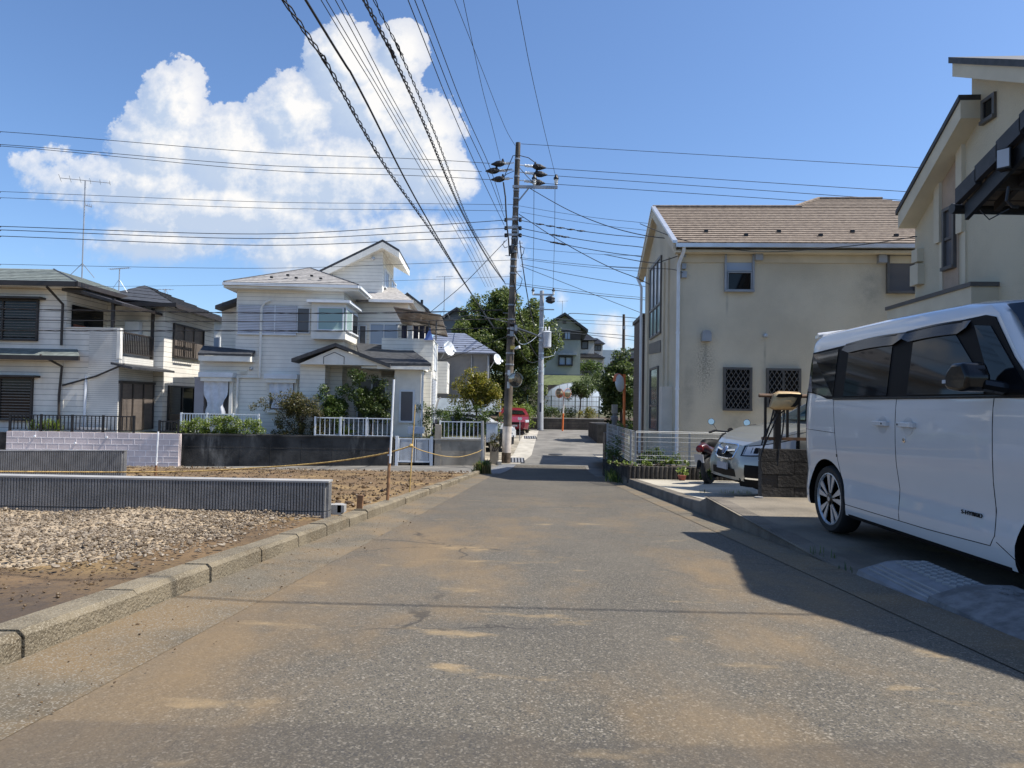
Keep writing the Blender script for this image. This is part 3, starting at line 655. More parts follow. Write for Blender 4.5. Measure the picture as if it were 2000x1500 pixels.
def blades(name, base_pts, h, mtl, label, cat, n=26, spread=.12):
    V = []; Fc = []
    for (x, y, z) in base_pts:
        for _ in range(n):
            a = random.random()*6.28; hh = h*random.uniform(.4, 1.1); x0, y0 = x+random.gauss(0, spread*.5), y+random.gauss(0, spread*.5)
            lx, ly = math.cos(a)*hh*random.uniform(.1, .7), math.sin(a)*hh*random.uniform(.1, .7); wv = (-math.sin(a)*.006*h/.2, math.cos(a)*.006*h/.2)
            k = len(V); V += [(x0-wv[0], y0-wv[1], z), (x0+wv[0], y0+wv[1], z), (x0+lx*.45+wv[0]*.8, y0+ly*.45+wv[1]*.8, z+hh*.7), (x0+lx*.45-wv[0]*.8, y0+ly*.45-wv[1]*.8, z+hh*.7), (x0+lx, y0+ly, z+hh*.85)]
            Fc += [(k, k+1, k+2, k+3), (k+3, k+2, k+4)]
    me = bpy.data.meshes.new(name); me.from_pydata(V, [], Fc); me.materials.append(mtl); o = bpy.data.objects.new(name, me); C.objects.link(o)
    return tag(o, label, cat, kind='stuff')

# ------------------------------------------------------------------ building pieces
def window(face, r, parent, fm, gm, mull='v', fw=.05, d=.07, name='window', sill=True, grille=None, gd=.02):
    a0, a1, z0, z1 = r; b = B()
    b.fb(face, a0-fw, a1+fw, z1, z1+fw, -.02, d); b.fb(face, a0-fw, a1+fw, z0-fw, z0, -.02, d+(.03 if sill else 0))
    b.fb(face, a0-fw, a0, z0, z1, -.02, d); b.fb(face, a1, a1+fw, z0, z1, -.02, d)
    if 'v' in mull: c = (a0+a1)/2; b.fb(face, c-fw*.45, c+fw*.45, z0, z1, -.02, d*.7)
    if 'h' in mull: c = (z0+z1)/2; b.fb(face, a0, a1, c-fw*.45, c+fw*.45, -.02, d*.8)
    if 't' in mull:
        for q in (1/3, 2/3): c = a0+(a1-a0)*q; b.fb(face, c-fw*.35, c+fw*.35, z0, z1, -.02, d*.7)
    o = b.build(name, fm, parent)
    b = B(); b.fb(face, a0, a1, z0, z1, -.01, gd); b.build('pane', gm, o)
    if grille:
        b = B(); n = max(3, int(round((a1-a0)/grille))); st = (a1-a0)/n; ht = st*1.55
        (oo, e, nn) = face
        def q(a, z): return (oo[0]+e[0]*a+nn[0]*(d+.015), oo[1]+e[1]*a+nn[1]*(d+.015), z)
        def clipline(a_, z_, s_):
            pts = []
            for t in np.linspace(-6, 6, 241):
                A = a_+t*st; Z = z_+s_*t*ht
                if a0 <= A <= a1 and z0 <= Z <= z1: pts.append((A, Z))
            return (pts[0], pts[-1]) if len(pts) > 1 else None
        for i in range(-14, n+15):
            for s_ in (1, -1):
                l = clipline(a0+i*st, (z0 if s_ > 0 else z0), s_) if True else None
                if l: b.tube([q(*l[0]), q(*l[1])], .008, 4, False)
        b.build('lattice_grille', M['bronze'], o)
    return o
def courses(name, quad, n, mtl, parent, step=.018, th=.05):
    """roof slope as overlapping courses; quad = eave a, eave b, ridge b, ridge a (a triangle has equal ridge points)"""
    A, Bq, Cq, D = [Vector(p) for p in quad]
    nrm = (Bq-A).cross(D-A if (D-A).length > (Cq-A).length*.2 else Cq-A).normalized()
    if nrm.z < 0: nrm = -nrm
    b = B()
    for i in range(n):
        t0, t1 = i/n, (i+1)/n
        p0, p1 = A.lerp(D, t0), Bq.lerp(Cq, t0); q0, q1 = A.lerp(D, t1), Bq.lerp(Cq, t1)
        u0 = nrm*step
        n_ = len(b.v); b.v += [tuple(p0+u0), tuple(p1+u0), tuple(q1+nrm*.002), tuple(q0+nrm*.002), tuple(p0-nrm*.001), tuple(p1-nrm*.001)]
        b.f += [(n_, n_+1, n_+2, n_+3), (n_+4, n_+5, n_+1, n_)]
    base = [A-nrm*th, Bq-nrm*th, Cq-nrm*th, D-nrm*th]; top = [A, Bq, Cq, D]
    if (Cq-D).length < 1e-4: base = base[:3]; top = top[:3]
    b.prism([tuple(p) for p in base], [tuple(p-nrm*.004) for p in top])
    return b.build(name, mtl, parent, fix=False)
def vent_hood(face, r, parent, name='vent_hood', mtl=None):
    a0, a1, z0, z1 = r; b = B(); c = (a0+a1)/2; w_ = (a1-a0)/2; h = z1-z0
    pts = [(-w_, 0), (w_, 0), (w_, h*.7), (w_*.75, h*.93), (w_*.3, h), (-w_*.3, h), (-w_*.75, h*.93), (-w_, h*.7)]
    b.fp(face, [(c+x, z0+z) for x, z in pts], 0, .16); return b.build(name, mtl or M['greymetal'], parent)
def railing(name, face, a0, a1, z0, z1, parent, mtl, pitch=.11, r=.012, top=.025, d=0.0, post=None):
    b = B(); b.fb(face, a0, a1, z1-top*1.4, z1, d-top, d+top); b.fb(face, a0, a1, z0, z0+top, d-top*.8, d+top*.8)
    n = max(2, int((a1-a0)/pitch))
    for i in range(n+1):
        a = a0+(a1-a0)*i/n; b.fb(face, a-r, a+r, z0+top, z1-top*1.4, d-r, d+r)
    o = b.build(name, mtl, parent)
    return o
def fence_thing(label, F, v, px0, px1, ztop, zbot, mtl, pitch, np_, cat='fence', name='metal_railing', group=None, r=.012):
    e = house_empty(name, label, cat, F, group)
    a0 = F.f(px0, 820, v)[0]; a1 = F.f(px1, 820, v)[0]
    railing('bars', front(v), a0, a1, zbot, ztop, e, mtl, pitch, r)
    for i in range(np_+1):
        a = a0+(a1-a0)*i/np_; B().fb(front(v), a-.03, a+.03, zbot-.12, ztop+.02, -.035, .035).build('post', mtl, e)
    return e
# ------------------------------------------------------------------ beige house on the right
F = Fr(1322, 17.0, -3.4)
e = house_empty('house', 'beige stucco house with brown shingle roof and an arched gable window', 'house', F)
G0 = -1.62; ev = 4.02; rv, rzz = 3.4, 5.97; bv, bz = 6.3, 4.62
gable = [(0, G0), (6.1, G0), (6.1, 4.66), (rv, 5.84), (0, 4.12)]
q = B().prism([(0, v, z) for v, z in gable], [(8.6, v, z) for v, z in gable]); q.build('wall', M['beige'], e)
courses('roof', [(-.16, -.36, ev), (8.6, -.36, ev), (8.6, rv, rzz), (-.16, rv, rzz)], 19, M['roof_brown'], e, step=.022)
rf = bpy.data.objects[-1] if False else None
courses('roof', [(8.6, bv+.3, bz-.1), (-.16, bv+.3, bz-.1), (-.16, rv, rzz), (8.6, rv, rzz)], 12, M['roof_brown'], e)
# the higher ridge further right, on the same slope
k = (rzz-ev)/(rv+.36); u1 = F.f(1552, 405, rv)[0]; u2 = F.f(1600, 393, rv+1.1)[0]; u3 = F.f(1705, 393, rv+1.1)[0]
hi = rzz+k*1.15
courses('upper_roof', [(u1, rv-.02, rzz+.0), (u3+1.6, rv-.02, rzz+.0), (u3+.3, rv+1.15, hi), (u2, rv+1.15, hi)], 6, M['roof_brown'], e, step=.022)
B().prism([(u1, rv, rzz-.3), (u3+1.6, rv, rzz-.3), (u3+.3, rv+1.1, hi-.06), (u2, rv+1.1, hi-.06)], [(u1+1, rv+2.4, rzz-.3), (u3+1, rv+2.4, rzz-.3), (u3+.2, rv+1.2, hi-.06), (u2+.2, rv+1.2, hi-.06)]).build('upper_roof_core', M['roof_brown'], e)
q = B().tube([(-.17, rv, rzz+.03), (u1+.2, rv, rzz+.03)], .05, 6); q.tube([(u2, rv+1.15, hi+.03), (u3+.3, rv+1.15, hi+.03)], .05, 6); q.tube([(u1, rv, rzz+.03), (u2, rv+1.15, hi+.03)], .05, 6); q.build('ridge_cap', M['roof_brown'], e)
# barge boards and soffit on the gable
q = B()
for (v0, z0, v1, z1) in ((-.36, ev, rv, rzz), (bv+.3, bz-.1, rv, rzz)):
    q.prism([(-.19, v0, z0-.02), (-.19, v1, z1-.02), (-.19, v1, z1-.30), (-.19, v0, z0-.24)], [(-.12, v0, z0-.02), (-.12, v1, z1-.02), (-.12, v1, z1-.30), (-.12, v0, z0-.24)])
    q.prism([(-.12, v0, z0-.2), (-.12, v1, z1-.24), (-.12, v1, z1-.28), (-.12, v0, z0-.24)], [(0, v0, z0-.2), (0, v1, z1-.24), (0, v1, z1-.28), (0, v0, z0-.24)])
q.build('bargeboard', M['beige_trim'], e)
q = B()
for (v0, z0, v1, z1) in ((-.40, ev, rv-.02, rzz), (bv+.34, bz-.1, rv+.02, rzz)):
    q.prism([(-.21, v0, z0-.02), (-.21, v1, z1-.02), (-.21, v1, z1+.05), (-.21, v0, z0+.05)], [(-.10, v0, z0-.02), (-.10, v1, z1-.02), (-.10, v1, z1+.05), (-.10, v0, z0+.05)])
q.build('verge_trim', M['alu'], e)
B().box(-.10, 8.6, -.30, 0, ev-.22, ev-.16).build('soffit', M['beige_trim'], e)
B().box(-.02, 8.6, -.04, -.001, ev-.42, ev-.225).build('frieze', M['beige_trim'], e)
q = B(); q.box(-.14, 8.6, -.46, -.37, ev-.13, ev-.035); q.build('gutter', M['alu'], e)
q = B()
for i, (a, t) in enumerate([(350/2+1180, 0)]): pass
for i in range(9):
    uu = .75+i*.92; t = .15 if i % 2 else .24
    v_ = -.36+(rv+.36)*t; z_ = ev+(rzz-ev)*t; q.box(uu, uu+.09, v_-.05, v_+.03, z_+.0, z_+.075)
q.build('snow_guard', M['black'], e)
fr = front(0)
window(fr, F.rf(1418, 492, 1468, 567), e, M['greymetal'], M['glass_blue'], 'h', .05, .08)
o = window(fr, F.rf(1421, 534, 1465, 566), e, M['greymetal'], M['glass'], '', .02, .085, name='window_sash', sill=False, gd=.035)
window(fr, F.rf(1735, 500, 1784, 569), e, M['bronze'], M['glass_grey'], '', .06, .08)
for r_, ml in (((1416, 722, 1463, 798), 'h'), ((1500, 724, 1558, 792), 'v')):
    window(fr, F.rf(*r_), e, M['bronze'], M['glass'], ml, .055, .09, grille=.125)
vent_hood(fr, F.rf(1472, 494, 1487, 510), e); vent_hood(fr, F.rf(1711, 498, 1727, 515), e); vent_hood(fr, F.rf(1369, 646, 1387, 667), e)
a, z = F.f(1494, 656); B().lathe([(0, .06), (.05, .06), (.09, .045), (.1, .01)], (a, 0, z), (0, -1, 0), 14).build('vent_cap', M['alu'], e, smooth=40)
for (px, py, rx, rz_, amt, sc_, lo, hi) in ((1376, 715, .40, 1.1, .75, 26, .42, .62), (1378, 690, .07, .8, .6, 4, .2, .6), (1494, 690, .05, .5, .6, 4, .2, .6), (1345, 760, .25, 1.4, .5, 3, .3, .6), (1440, 830, .5, .5, .5, 3, .35, .65), (1700, 560, .5, 1.0, .55, 3, .35, .65), (1420, 590, .05, .5, .5, 3, .2, .6)):
    uu, zz = F.f(px, py); blotch(M['beige'], (uu, 0, zz), (rx, .5, rz_), (.06, .06, .055) if sc_ > 4 else (.22, .21, .18), amt, sc_, lo, hi)
q = B(); vx, _ = F.f(1325, 600); zt = ev-.1; q.tube([(vx+.05, -.40, zt), (vx+.05, -.36, zt-.12), (vx-.02, -.10, zt-.38), (vx-.02, -.075, zt-.6), (vx-.02, -.075, G0)], .045, 10)
for zz in (.4, 1.8, -.6): q.lathe([(0, .055), (.05, .055)], (vx-.02, -.075, zz), n=10)
q.build('downpipe', M['whitemetal'], e, smooth=50)
q = B()
for (x0, y0, x1, y1) in ((1331, 490, 1339, 503), (1331, 516, 1339, 526), (1330, 531, 1340, 543)):
    a0, a1, z0, z1 = F.rf(x0, y0, x1, y1); q.fb(fr, a0, a1, z0, z1, 0, .09)
q.build('cable_box', M['greymetal'], e)
lf = left(0)
def panel_s(name, quadpx, mtl, d0, d1, u=0, par=None): # a flat panel on the street face from its photo corners
    return B().fp(left(u), [F.s(x, y, u) for x, y in quadpx], d0, d1).build(name, mtl, par or e)
vs0, vs1 = F.s(1292, 600)[0], F.s(1271, 600)[0]
wz0, wzm = F.s(1282, 655)[1], F.s(1282, 600)[1]; wzt0, wzt1 = F.s(1292, 502)[1], F.s(1271, 527)[1]
q = B()
def vbar(v, z0, z1, wd=.03): q.fb(lf, v-wd, v+wd, z0, z1, -.02, .05)
n_ = 3
for i in range(4):
    t = i/3; v = vs0+(vs1-vs0)*t; vbar(v, wz0, wzt0+(wzt1-wzt0)*t)
for z0 in (wz0, wzm): q.fb(lf, vs0, vs1, z0-.03, z0+.03, -.02, .05)
q.fp(lf, [(vs0-.04, wzt0-.05), (vs1+.04, wzt1-.05), (vs1+.04, wzt1+.03), (vs0-.04, wzt0+.03)], -.02, .055)
wo = q.build('gable_window', M['bronze'], e)
B().fp(lf, [(vs0, wz0), (vs1, wz0), (vs1, wzt1), (vs0, wzt0)], -.01, .015).build('pane', glassmat('gable_glass', (.45, .50, .56), .15), wo)
B().fp(lf, [(vs0, wz0+.1), (vs1, wz0+.1), (vs1, wzm-.06), (vs0, wzm-.06)], .016, .02).build('lower_pane', M['glass_green'], wo)
panel_s('spandrel_panel', [(1291, 664), (1268.5, 672), (1268.5, 692), (1291, 688)], M['bronze'], .0, .02)
q = B(); v0, v1 = F.s(1286, 780)[0], F.s(1271, 780)[0]; zb, zt = F.s(1280, 843)[1], F.s(1280, 717)[1]
q.fb(lf, v0-.05, v0+.02, zb, zt, -.02, .05); q.fb(lf, v1-.02, v1+.05, zb, zt, -.02, .05); q.fb(lf, v0, v1, zt-.06, zt, -.02, .05); q.fb(lf, v0, v1, zb+.75, zb+.8, -.02, .05); q.fb(lf, v0, v1, zb, zb+.06, -.02, .05)
do = q.build('side_window', M['bronze'], e); B().fb(lf, v0, v1, zb, zt, -.01, .02).build('pane', M['glass_grey'], do)
q = B()
for px in (1297.5, 1306): 
    v = F.s(px, 700)[0]; q.fb(lf, v-.05, v+.05, G0, 4.0, -.01, .05)
v = F.s(1266.5, 700)[0]; q.fb(lf, v-.05, v+.05, G0, 4.5, -.01, .05); q.build('pilaster', M['beige_trim'], e)
q = B(); q.tube([(-.25, bv+.1, bz-.2), (-.12, bv-.1, bz-.6), (-.12, bv-.12, G0)], .045, 8); q.build('downpipe', M['whitemetal'], e, smooth=50)
q = B(); v0, v1 = F.s(1313, 800)[0], F.s(1288, 800)[0]; zt = F.s(1300, 757)[1]
v1 = v0+.45; q.fb(lf, v0, v1, G0+.05, zt, 0, .27); q.fb(lf, v0-.004, v1+.004, zt-.94, zt-.93, 0, .275); q.fb(lf, v0+.15, v1-.1, zt-.5, zt-.12, .27, .28)
q.build('meter_cabinet', mat('ivory_metal', (.66, .62, .55), .5, .04), e)
BE = F
# dark louvre-sided house just beyond it
F2 = Fr(1255, 25.0, -3.4)
e = house_empty('house', 'narrow dark brown sided house wall beyond the beige house', 'house', F2)
B().box(-.02, 3.4, 0, 2.7, -1.9, 3.25).build('wall', M['darksiding'], e)
B().box(-.08, 3.5, -.08, 2.8, 3.25, 3.38).build('roof_trim', M['darkbrown'], e)

# ------------------------------------------------------------------ yellow-cream house on the far right
F = Fr(1787, 13.5, -4.3); NH = F
e = house_empty('house', 'tall yellow cream stucco house with stepped sloping roofs at the right edge', 'house', F)
oh = -.33
vA, zA = F.s(1754, 412, oh); vB, zB = F.s(1876, 190, oh); vC, zC = F.s(1860, 114, oh); vD, zD = F.s(2000, 120, oh)
vAp = F.s(1787, 700)[0]
sl = (zB-zA)/(vB-vA); sl2 = (zD-zC)/(vD-vC)
vU = F.s(1898, 160)[0]                     # far edge of the taller volume
def zlow(v): return zA+sl*(v-vA)
def zup(v): return zC+sl2*(v-vC)
wl = [(0, -1.6), (0, zlow(0)-.2), (vB, zB-.2), (vU, zB-.2), (vU, zup(vU)-.3), (-7.5, zup(-7.5)-.3), (-7.5, -1.6)]
q = B().prism([(0, v, z) for v, z in wl], [(5, v, z) for v, z in wl]); q.build('wall', M['ncream'], e)
def slab(v0, z0, v1, z1, t0, t1, mtl, name, ex=0.0):
    pts = [(v0, z0+t0), (v1, z1+t0), (v1, z1+t1), (v0, z0+t1)]
    return B().prism([(oh-ex, v, z) for v, z in pts], [(5, v, z) for v, z in pts]).build(name, mtl, e)
slab(vA, zA, vB, zB, -.36, -.05, M['ntrim'], 'lower_roof_eaves'); slab(vA+.05, zA-.03, vB, zB, -.05, .045, M['roof_dark'], 'lower_roof', .03)
slab(vC, zC, -8, zup(-8), -.32, -.06, M['ntrim'], 'upper_roof_eaves'); slab(vC+.05, zC-.0, -8, zup(-8), -.06, .05, M['roof_dark'], 'upper_roof', .04)
lf = left(0)
a0, a1, z0, z1 = F.rs(1847, 410, 1869, 520)
window(lf, (a0+.05, a1-.05, z0, z1), e, M['bronze'], M['glass_grey'], 'h', .06, .07)
a0, a1, z0, z1 = F.rs(1921, 195, 1946, 230)
window(lf, (a0+.05, a1-.05, z0, z1), e, M['bronze'], M['glass'], '', .06, .045)
v0, v1 = F.s(1840, 450)[0], F.s(1873.5, 450)[0]
B().fp(lf, [(v0, 1.9), (v1, 1.9), (v1, zlow(v1)-.36), (v0, zlow(v0)-.36)], 0, .012).build('pink_panel', M['npink'], e)
q = B()
for px, zb in ((1836, F.s(1836, 475)[1]), (1880, F.s(1880, 455)[1])):
    v = F.s(px, 400)[0]; q.fp(lf, [(v-.09, zb), (v+.09, zb), (v+.09, zlow(v+.09)-.36), (v-.09, zlow(v-.09)-.36)], 0, .07)
    q.fp(lf, [(v-.13, 1.9), (v-.02, 1.9), (v-.02, zb), (v-.13, zb)], 0, .03)
q.build('wall_trim', M['ntrim'], e)
vb0, zb0 = F.s(1897, 553, -.42)
q = B(); q.box(-.42, 0, vb0, .25, .6, zb0-.05); q.build('parapet', M['ntrim'], e)
q = B(); q.box(-.45, 0, vb0-.03, .28, zb0-.05, zb0+.02); q.build('parapet_cap', M['bronze'], e)
q = B(); q.box(-.12, -.0, -.32, -.1, 2.9, 3.15); q.box(-.13, -.0, -.36, -.06, 2.45, 2.85); q.tube([(-.06, -.2, 2.9), (-.1, -.1, 2.7), (-.06, -.2, 2.5)], .012, 5); q.build('meter_box', M['ntrim'], e)

# ------------------------------------------------------------------ dark-roofed house beside the van
e = empty('house', 'low house with dark tiled gable roof and black bargeboards at the right edge', 'house', (4.18, 3.39, 0))
pk, en, ez = 3.36, 2.96, 2.03; s_ = (pk-ez)/en
B().prism([(.55, -2.45, -1.05), (.55, 2.45, -1.05), (.55, 2.45, ez+.15), (.55, 0, pk-.17), (.55, -2.45, ez+.15)], [(6, -2.45, -1.05), (6, 2.45, -1.05), (6, 2.45, ez+.15), (6, 0, pk-.17), (6, -2.45, ez+.15)]).build('wall', M['ncream'], e)
for sg in (1, -1):
    Q = B().prism([(.02, 0, pk-.05), (.02, sg*en, ez-.05), (.02, sg*en, ez-.10), (.02, 0, pk-.10)], [(6, 0, pk-.05), (6, sg*en, ez-.05), (6, sg*en, ez-.10), (6, 0, pk-.10)]); Q.build('soffit', mat('soffit_boards', (.16, .13, .10), .8, .2, 6, line=('y', .18, .02, .3, .3)), e)
    Q = B()
    for i in range(11):
        t0, t1 = i/11, (i+1.04)/11; y0, y1 = sg*en*(1-t0*1.0), sg*en*(1-min(1, t1)); z0, z1 = ez+(pk-ez)*t0, ez+(pk-ez)*min(1, t1)
        Q.hexa([(-.03, y0, z0-.03), (6, y0, z0-.03), (6, y1, z1-.045), (-.03, y1, z1-.045), (-.03, y0, z0+.045), (6, y0, z0+.045), (6, y1, z1+.02), (-.03, y1, z1+.02)])
        Q.hexa([(-.045, y0, z0-.09), (.012, y0, z0-.09), (.012, y1, z1-.115), (-.045, y1, z1-.115), (-.045, y0, z0+.055), (.012, y0, z0+.055), (.012, y1, z1+.03), (-.045, y1, z1+.03)])
    Q.build('roof', M['tile_dark'], e)
    Q = B().prism([(.012, 0, pk-.10), (.012, sg*(en-.05), ez-.10), (.012, sg*(en-.05), ez-.25), (.012, 0, pk-.28)], [(.05, 0, pk-.10), (.05, sg*(en-.05), ez-.10), (.05, sg*(en-.05), ez-.25), (.05, 0, pk-.28)]); Q.build('bargeboard', M['black'], e)
    Q = B()
    for i in range(5):
        x = .25+i*.9; Q.prism([(x, 0, pk-.1), (x, sg*(en-.1), ez-.10), (x, sg*(en-.1), ez-.18), (x, 0, pk-.18)], [(x+.05, 0, pk-.1), (x+.05, sg*(en-.1), ez-.10), (x+.05, sg*(en-.1), ez-.18), (x+.05, 0, pk-.18)])
    for t in (.12, .42): Q.box(.02, 1.2, sg*en*(1-t)-.04, sg*en*(1-t)+.04, ez+(pk-ez)*t-.22, ez+(pk-ez)*t-.1)
    Q.build('rafter', M['darkbrown'], e)
    Q = B().tube([(-.05, sg*(en+.04), ez-.12), (6, sg*(en+.04), ez-.12)], .05, 8); Q.build('gutter', M['black'], e, smooth=50)
Q = B().tube([(.05, en-.2, ez-.2), (.1, en-.25, ez-.3), (.16, en-.42, ez-.25)], .006, 5); Q.build('wire_bracket', M['black'], e)
p = P(1966, 392, 5.75)-Vector((4.18, 3.39, 0)); Q = B().tube([p+Vector((.02, 0, .12)), p+Vector((-.0, 0, 0)), p+Vector((.05, 0, -.05)), p+Vector((.1, 0, -.05))], .014, 7); Q.build('pipe_hook', M['black'], e)
p = P(1964, 312, 5.72)
e2 = empty('flood_light', 'small square flood light under the dark eave', 'lamp', p, R(38))
B().box(-.055, .055, -.05, .05, -.085, .085).build('housing', M['black'], e2)
B().box(-.062, -.056, -.043, .043, -.075, .075).build('lens', M['lampglass'], e2)
B().tube([(.05, 0, 0), (.12, .0, .1)], .012, 6).build('bracket', M['black'], e2)

# ------------------------------------------------------------------ cream house in the middle
F = Fr(667, 26.5, 2.5); CH = F
e = house_empty('house', 'cream sided two-storey house with bay window, porch gable and roof tower', 'house', F)
fr = front(0); G0 = -1.36
uL, uM, uR = F.f(390, 700)[0], F.f(461, 640)[0], 0.0
ez = F.f(560, 563)[1]
B().box(uM, uR, 0, 6.5, G0, ez+.15).build('wall', M['cream'], e)
B().box(uL, uM, .004, 5, G0, F.f(430, 700)[1]+.05).build('side_wing_wall', M['cream'], e)
uS = F.f(432, 660, 1.4)[0]; B().box(uS, uM+.1, 1.4, 6, 1.2, F.f(440, 590, 1.4)[1]).build('recess_wall', M['cream'], e)
# main hip roof
o_ = .45; ze = ez+.12; a0, a1 = uM-.35, uR+.62; apx = F.f(606, 524, 2.9); ax, az = apx
E = [(a0, -o_, ze), (a1, -o_, ze), (a1, 6.6, ze), (a0, 6.6, ze)]; ap = (ax, 2.9, az); ap2 = (ax, 4.2, az)
courses('roof', [E[0], E[1], ap, ap], 11, M['roof_grey'], e); courses('roof', [E[1], E[2], ap2, ap], 11, M['roof_grey'], e); courses('roof', [E[3], E[0], ap, ap2], 11, M['roof_grey'], e); courses('roof', [E[2], E[3], ap2, ap2], 8, M['roof_grey'], e)
q = B().tube([E[0], ap], .04, 5).tube([E[1], ap], .04, 5).tube([ap, ap2], .04, 5); q.build('ridge_cap', M['roof_dark'], e)
q = B().box(a0, a1, -o_, 6.6, ze-.22, ze-.055); q.build('eaves', M['cream_plain'], e)
q = B(); q.box(a0-.02, a1+.02, -o_-.09, -o_, ze-.13, ze-.03); q.box(a1, a1+.09, -o_, 6.6, ze-.13, ze-.03); q.build('gutter', M['whitemetal'], e)
q = B()
for i, px in enumerate((531, 559, 579, 606, 627)):
    py = (548, 545, 549, 547, 551)[i]; t = .2; u_, _ = F.f(px, py, .2); q.box(u_-.05, u_+.05, -o_+.55+(i % 2)*.25, -o_+.66+(i % 2)*.25, ze+.29+(i % 2)*.14, ze+.36+(i % 2)*.14)
q.build('snow_guard', M['black'], e)
# low eave at the left over the recess, small roof over the side wing
q = B(); ul, zl = F.f(422, 597, .8); q.hexa([(ul, .7, zl-.15), (uM, .7, zl+.25), (uM, 6, zl+.25), (ul, 6, zl-.15), (ul, .7, zl), (uM, .7, zl+.42), (uM, 6, zl+.42), (ul, 6, zl)]); q.build('side_roof', M['roof_dark'], e)
u0, u1 = F.f(386, 695, -.5)[0], F.f(490, 695, -.5)[0]; zz = F.f(440, 692, -.5)[1]
q = B(); q.hexa([(u0, -.5, zz-.05), (u1, -.5, zz-.05), (u1, .0, zz+.1), (u0, 0.0, zz+.25), (u0, -.5, zz+.03), (u1, -.5, zz+.03), (u1, .0, zz+.2), (u0, .0, zz+.36)]); q.build('wing_roof', M['roof_dark'], e)
q = B(); q.box(u0+.02, u1-.03, -.48, -.001, zz-.26, zz-.055); q.build('wing_eaves', M['cream_plain'], e)
# shutters and windows
a0, a1, z0, z1 = F.rf(466, 597, 580, 651)
q = B(); am = F.f(513, 620)[0]; q.fb(fr, a0, am-.02, z0, z1, 0, .07); q.fb(fr, am+.02, a1, z0, z1, 0, .07); q.build('shutter', M['shutter'], e)
q = B(); c = F.f(538, 620)[0]; q.fb(fr, c-.02, c+.02, z0, z1, .07, .085); q.fb(fr, a0, a1, z0-.07, z0, 0, .1); q.build('shutter_frame', M['whitemetal'], e)
a0, a1, z0, z1 = F.rf(582, 603, 604, 650); window(fr, (a0, a1, z0, z1), e, M['whitemetal'], M['glass_grey'], '', .03, .06)
# bay
bd = .5; a0, a1, z0, z1 = F.rf(608, 592, 675, 662, -bd)
bv1 = 2.0
q = B(); q.box(a0, a1, -bd, 0, z0, z0+.32); q.box(a0, a1, -bd, 0, z1-.16, z1); q.box(.0, a1, 0, bv1, z0, z0+.32); q.box(.0, a1, 0, bv1, z1-.16, z1); q.box(a0, a0+.22, -bd, -.001, z0+.32, z1-.16); q.build('bay', M['cream_plain'], e)
bx = bpy.data.objects['bay']
q = B(); q.box(a0-.15, a1+.18, -bd-.2, bv1+.1, z1, z1+.1); q.build('bay_roof', M['whitemetal'], bx)
o = window(front(-bd), (a0+.28, a1-.12, z0+.36, z1-.2), bx, M['whitemetal'], M['glass_green'], '', .05, .04)
sd_ = right(a1)
B().fb(sd_, -bd, bv1, z0+.33, z1-.17, -.12, -.05).build('bay_glass_backing', M['glass_green'], bx)
window(sd_, (-bd+.1, .62, z0+.38, z1-.22), bx, M['whitemetal'], M['glass_green'], '', .07, .03); window(sd_, (.78, bv1-.1, z0+.38, z1-.22), bx, M['whitemetal'], M['glass'], '', .06, .03)
# drain pipes
q = B(); a, zt = F.f(513, 592); _, zb = F.f(512, 738); q.tube([(F.f(529, 586)[0], -.06, F.f(529, 587)[1]), (a+.1, -.1, zt-.0), (a, -.11, zt-.2), (a-.02, -.08, zb), (F.f(466, 740)[0], -.08, zb), (F.f(464, 740)[0], -.08, G0)], .05, 7); q.build('drain_pipe', M['cream_plain'], e)
a0, a1, z0, z1 = F.rf(469, 723, 483, 731); q = B()
for i in range(4): q.fb(fr, a0, a1, z0+(z1-z0)*i/4, z0+(z1-z0)*(i+.55)/4, 0, .06)
q.build('vent_grille', M['cream_plain'], e)
a, z = F.f(491, 720); B().lathe([(0, .07), (.06, .07), (.1, .03)], (a, 0, z), (0, -1, 0), 12).build('vent_cap', M['alu'], e, smooth=50)
# ground floor windows with hoods and cloth
for (x0, y0, x1, y1, hx0, hx1, hy) in ((402, 740, 450, 812, 396, 462, 728), (529, 746, 576, 800, 522, 586, 731)):
    r_ = F.rf(x0, y0, x1, y1); wn = window(fr, r_, e, M['cream_plain'], M['glass_grey'], '', .12, .16)
    a0, a1, z0, z1 = F.rf(hx0, hy, hx1, hy+7); B().fb(fr, a0, a1, z0-.05, z1, 0, .42).build('hood', M['whitemetal'], wn); B().fb(fr, a0+.06, a1-.06, z0-.2, z0-.055, 0, .36).build('hood_beam', M['cream_plain'], wn)
    a0, a1, z0, z1 = r_; n = 10; Q = B()
    def cf(s, t):
        pin = 1-.35*math.exp(-((t-.32)/.16)**2)*abs(2*s-1); w_ = (s-.5)*(a1-a0)*(.95 if t > .3 else .8+.15*t)
        return ((a0+a1)/2+w_*pin, -.26-.03*math.sin(s*17+t*2)-.02*math.sin(t*5), z0+.05+(z1-z0)*.97*t)
    Q.grid(frange(0, 1, .06), frange(0, 1, .08), cf); ob = Q.build('curtain_cloth', M['cloth'], wn, smooth=80)
    B().tube([(a0-.1, -.27, z1+.03), (a1+.1, -.27, z1+.03)], .02, 6).build('curtain_rod', M['black'], wn)
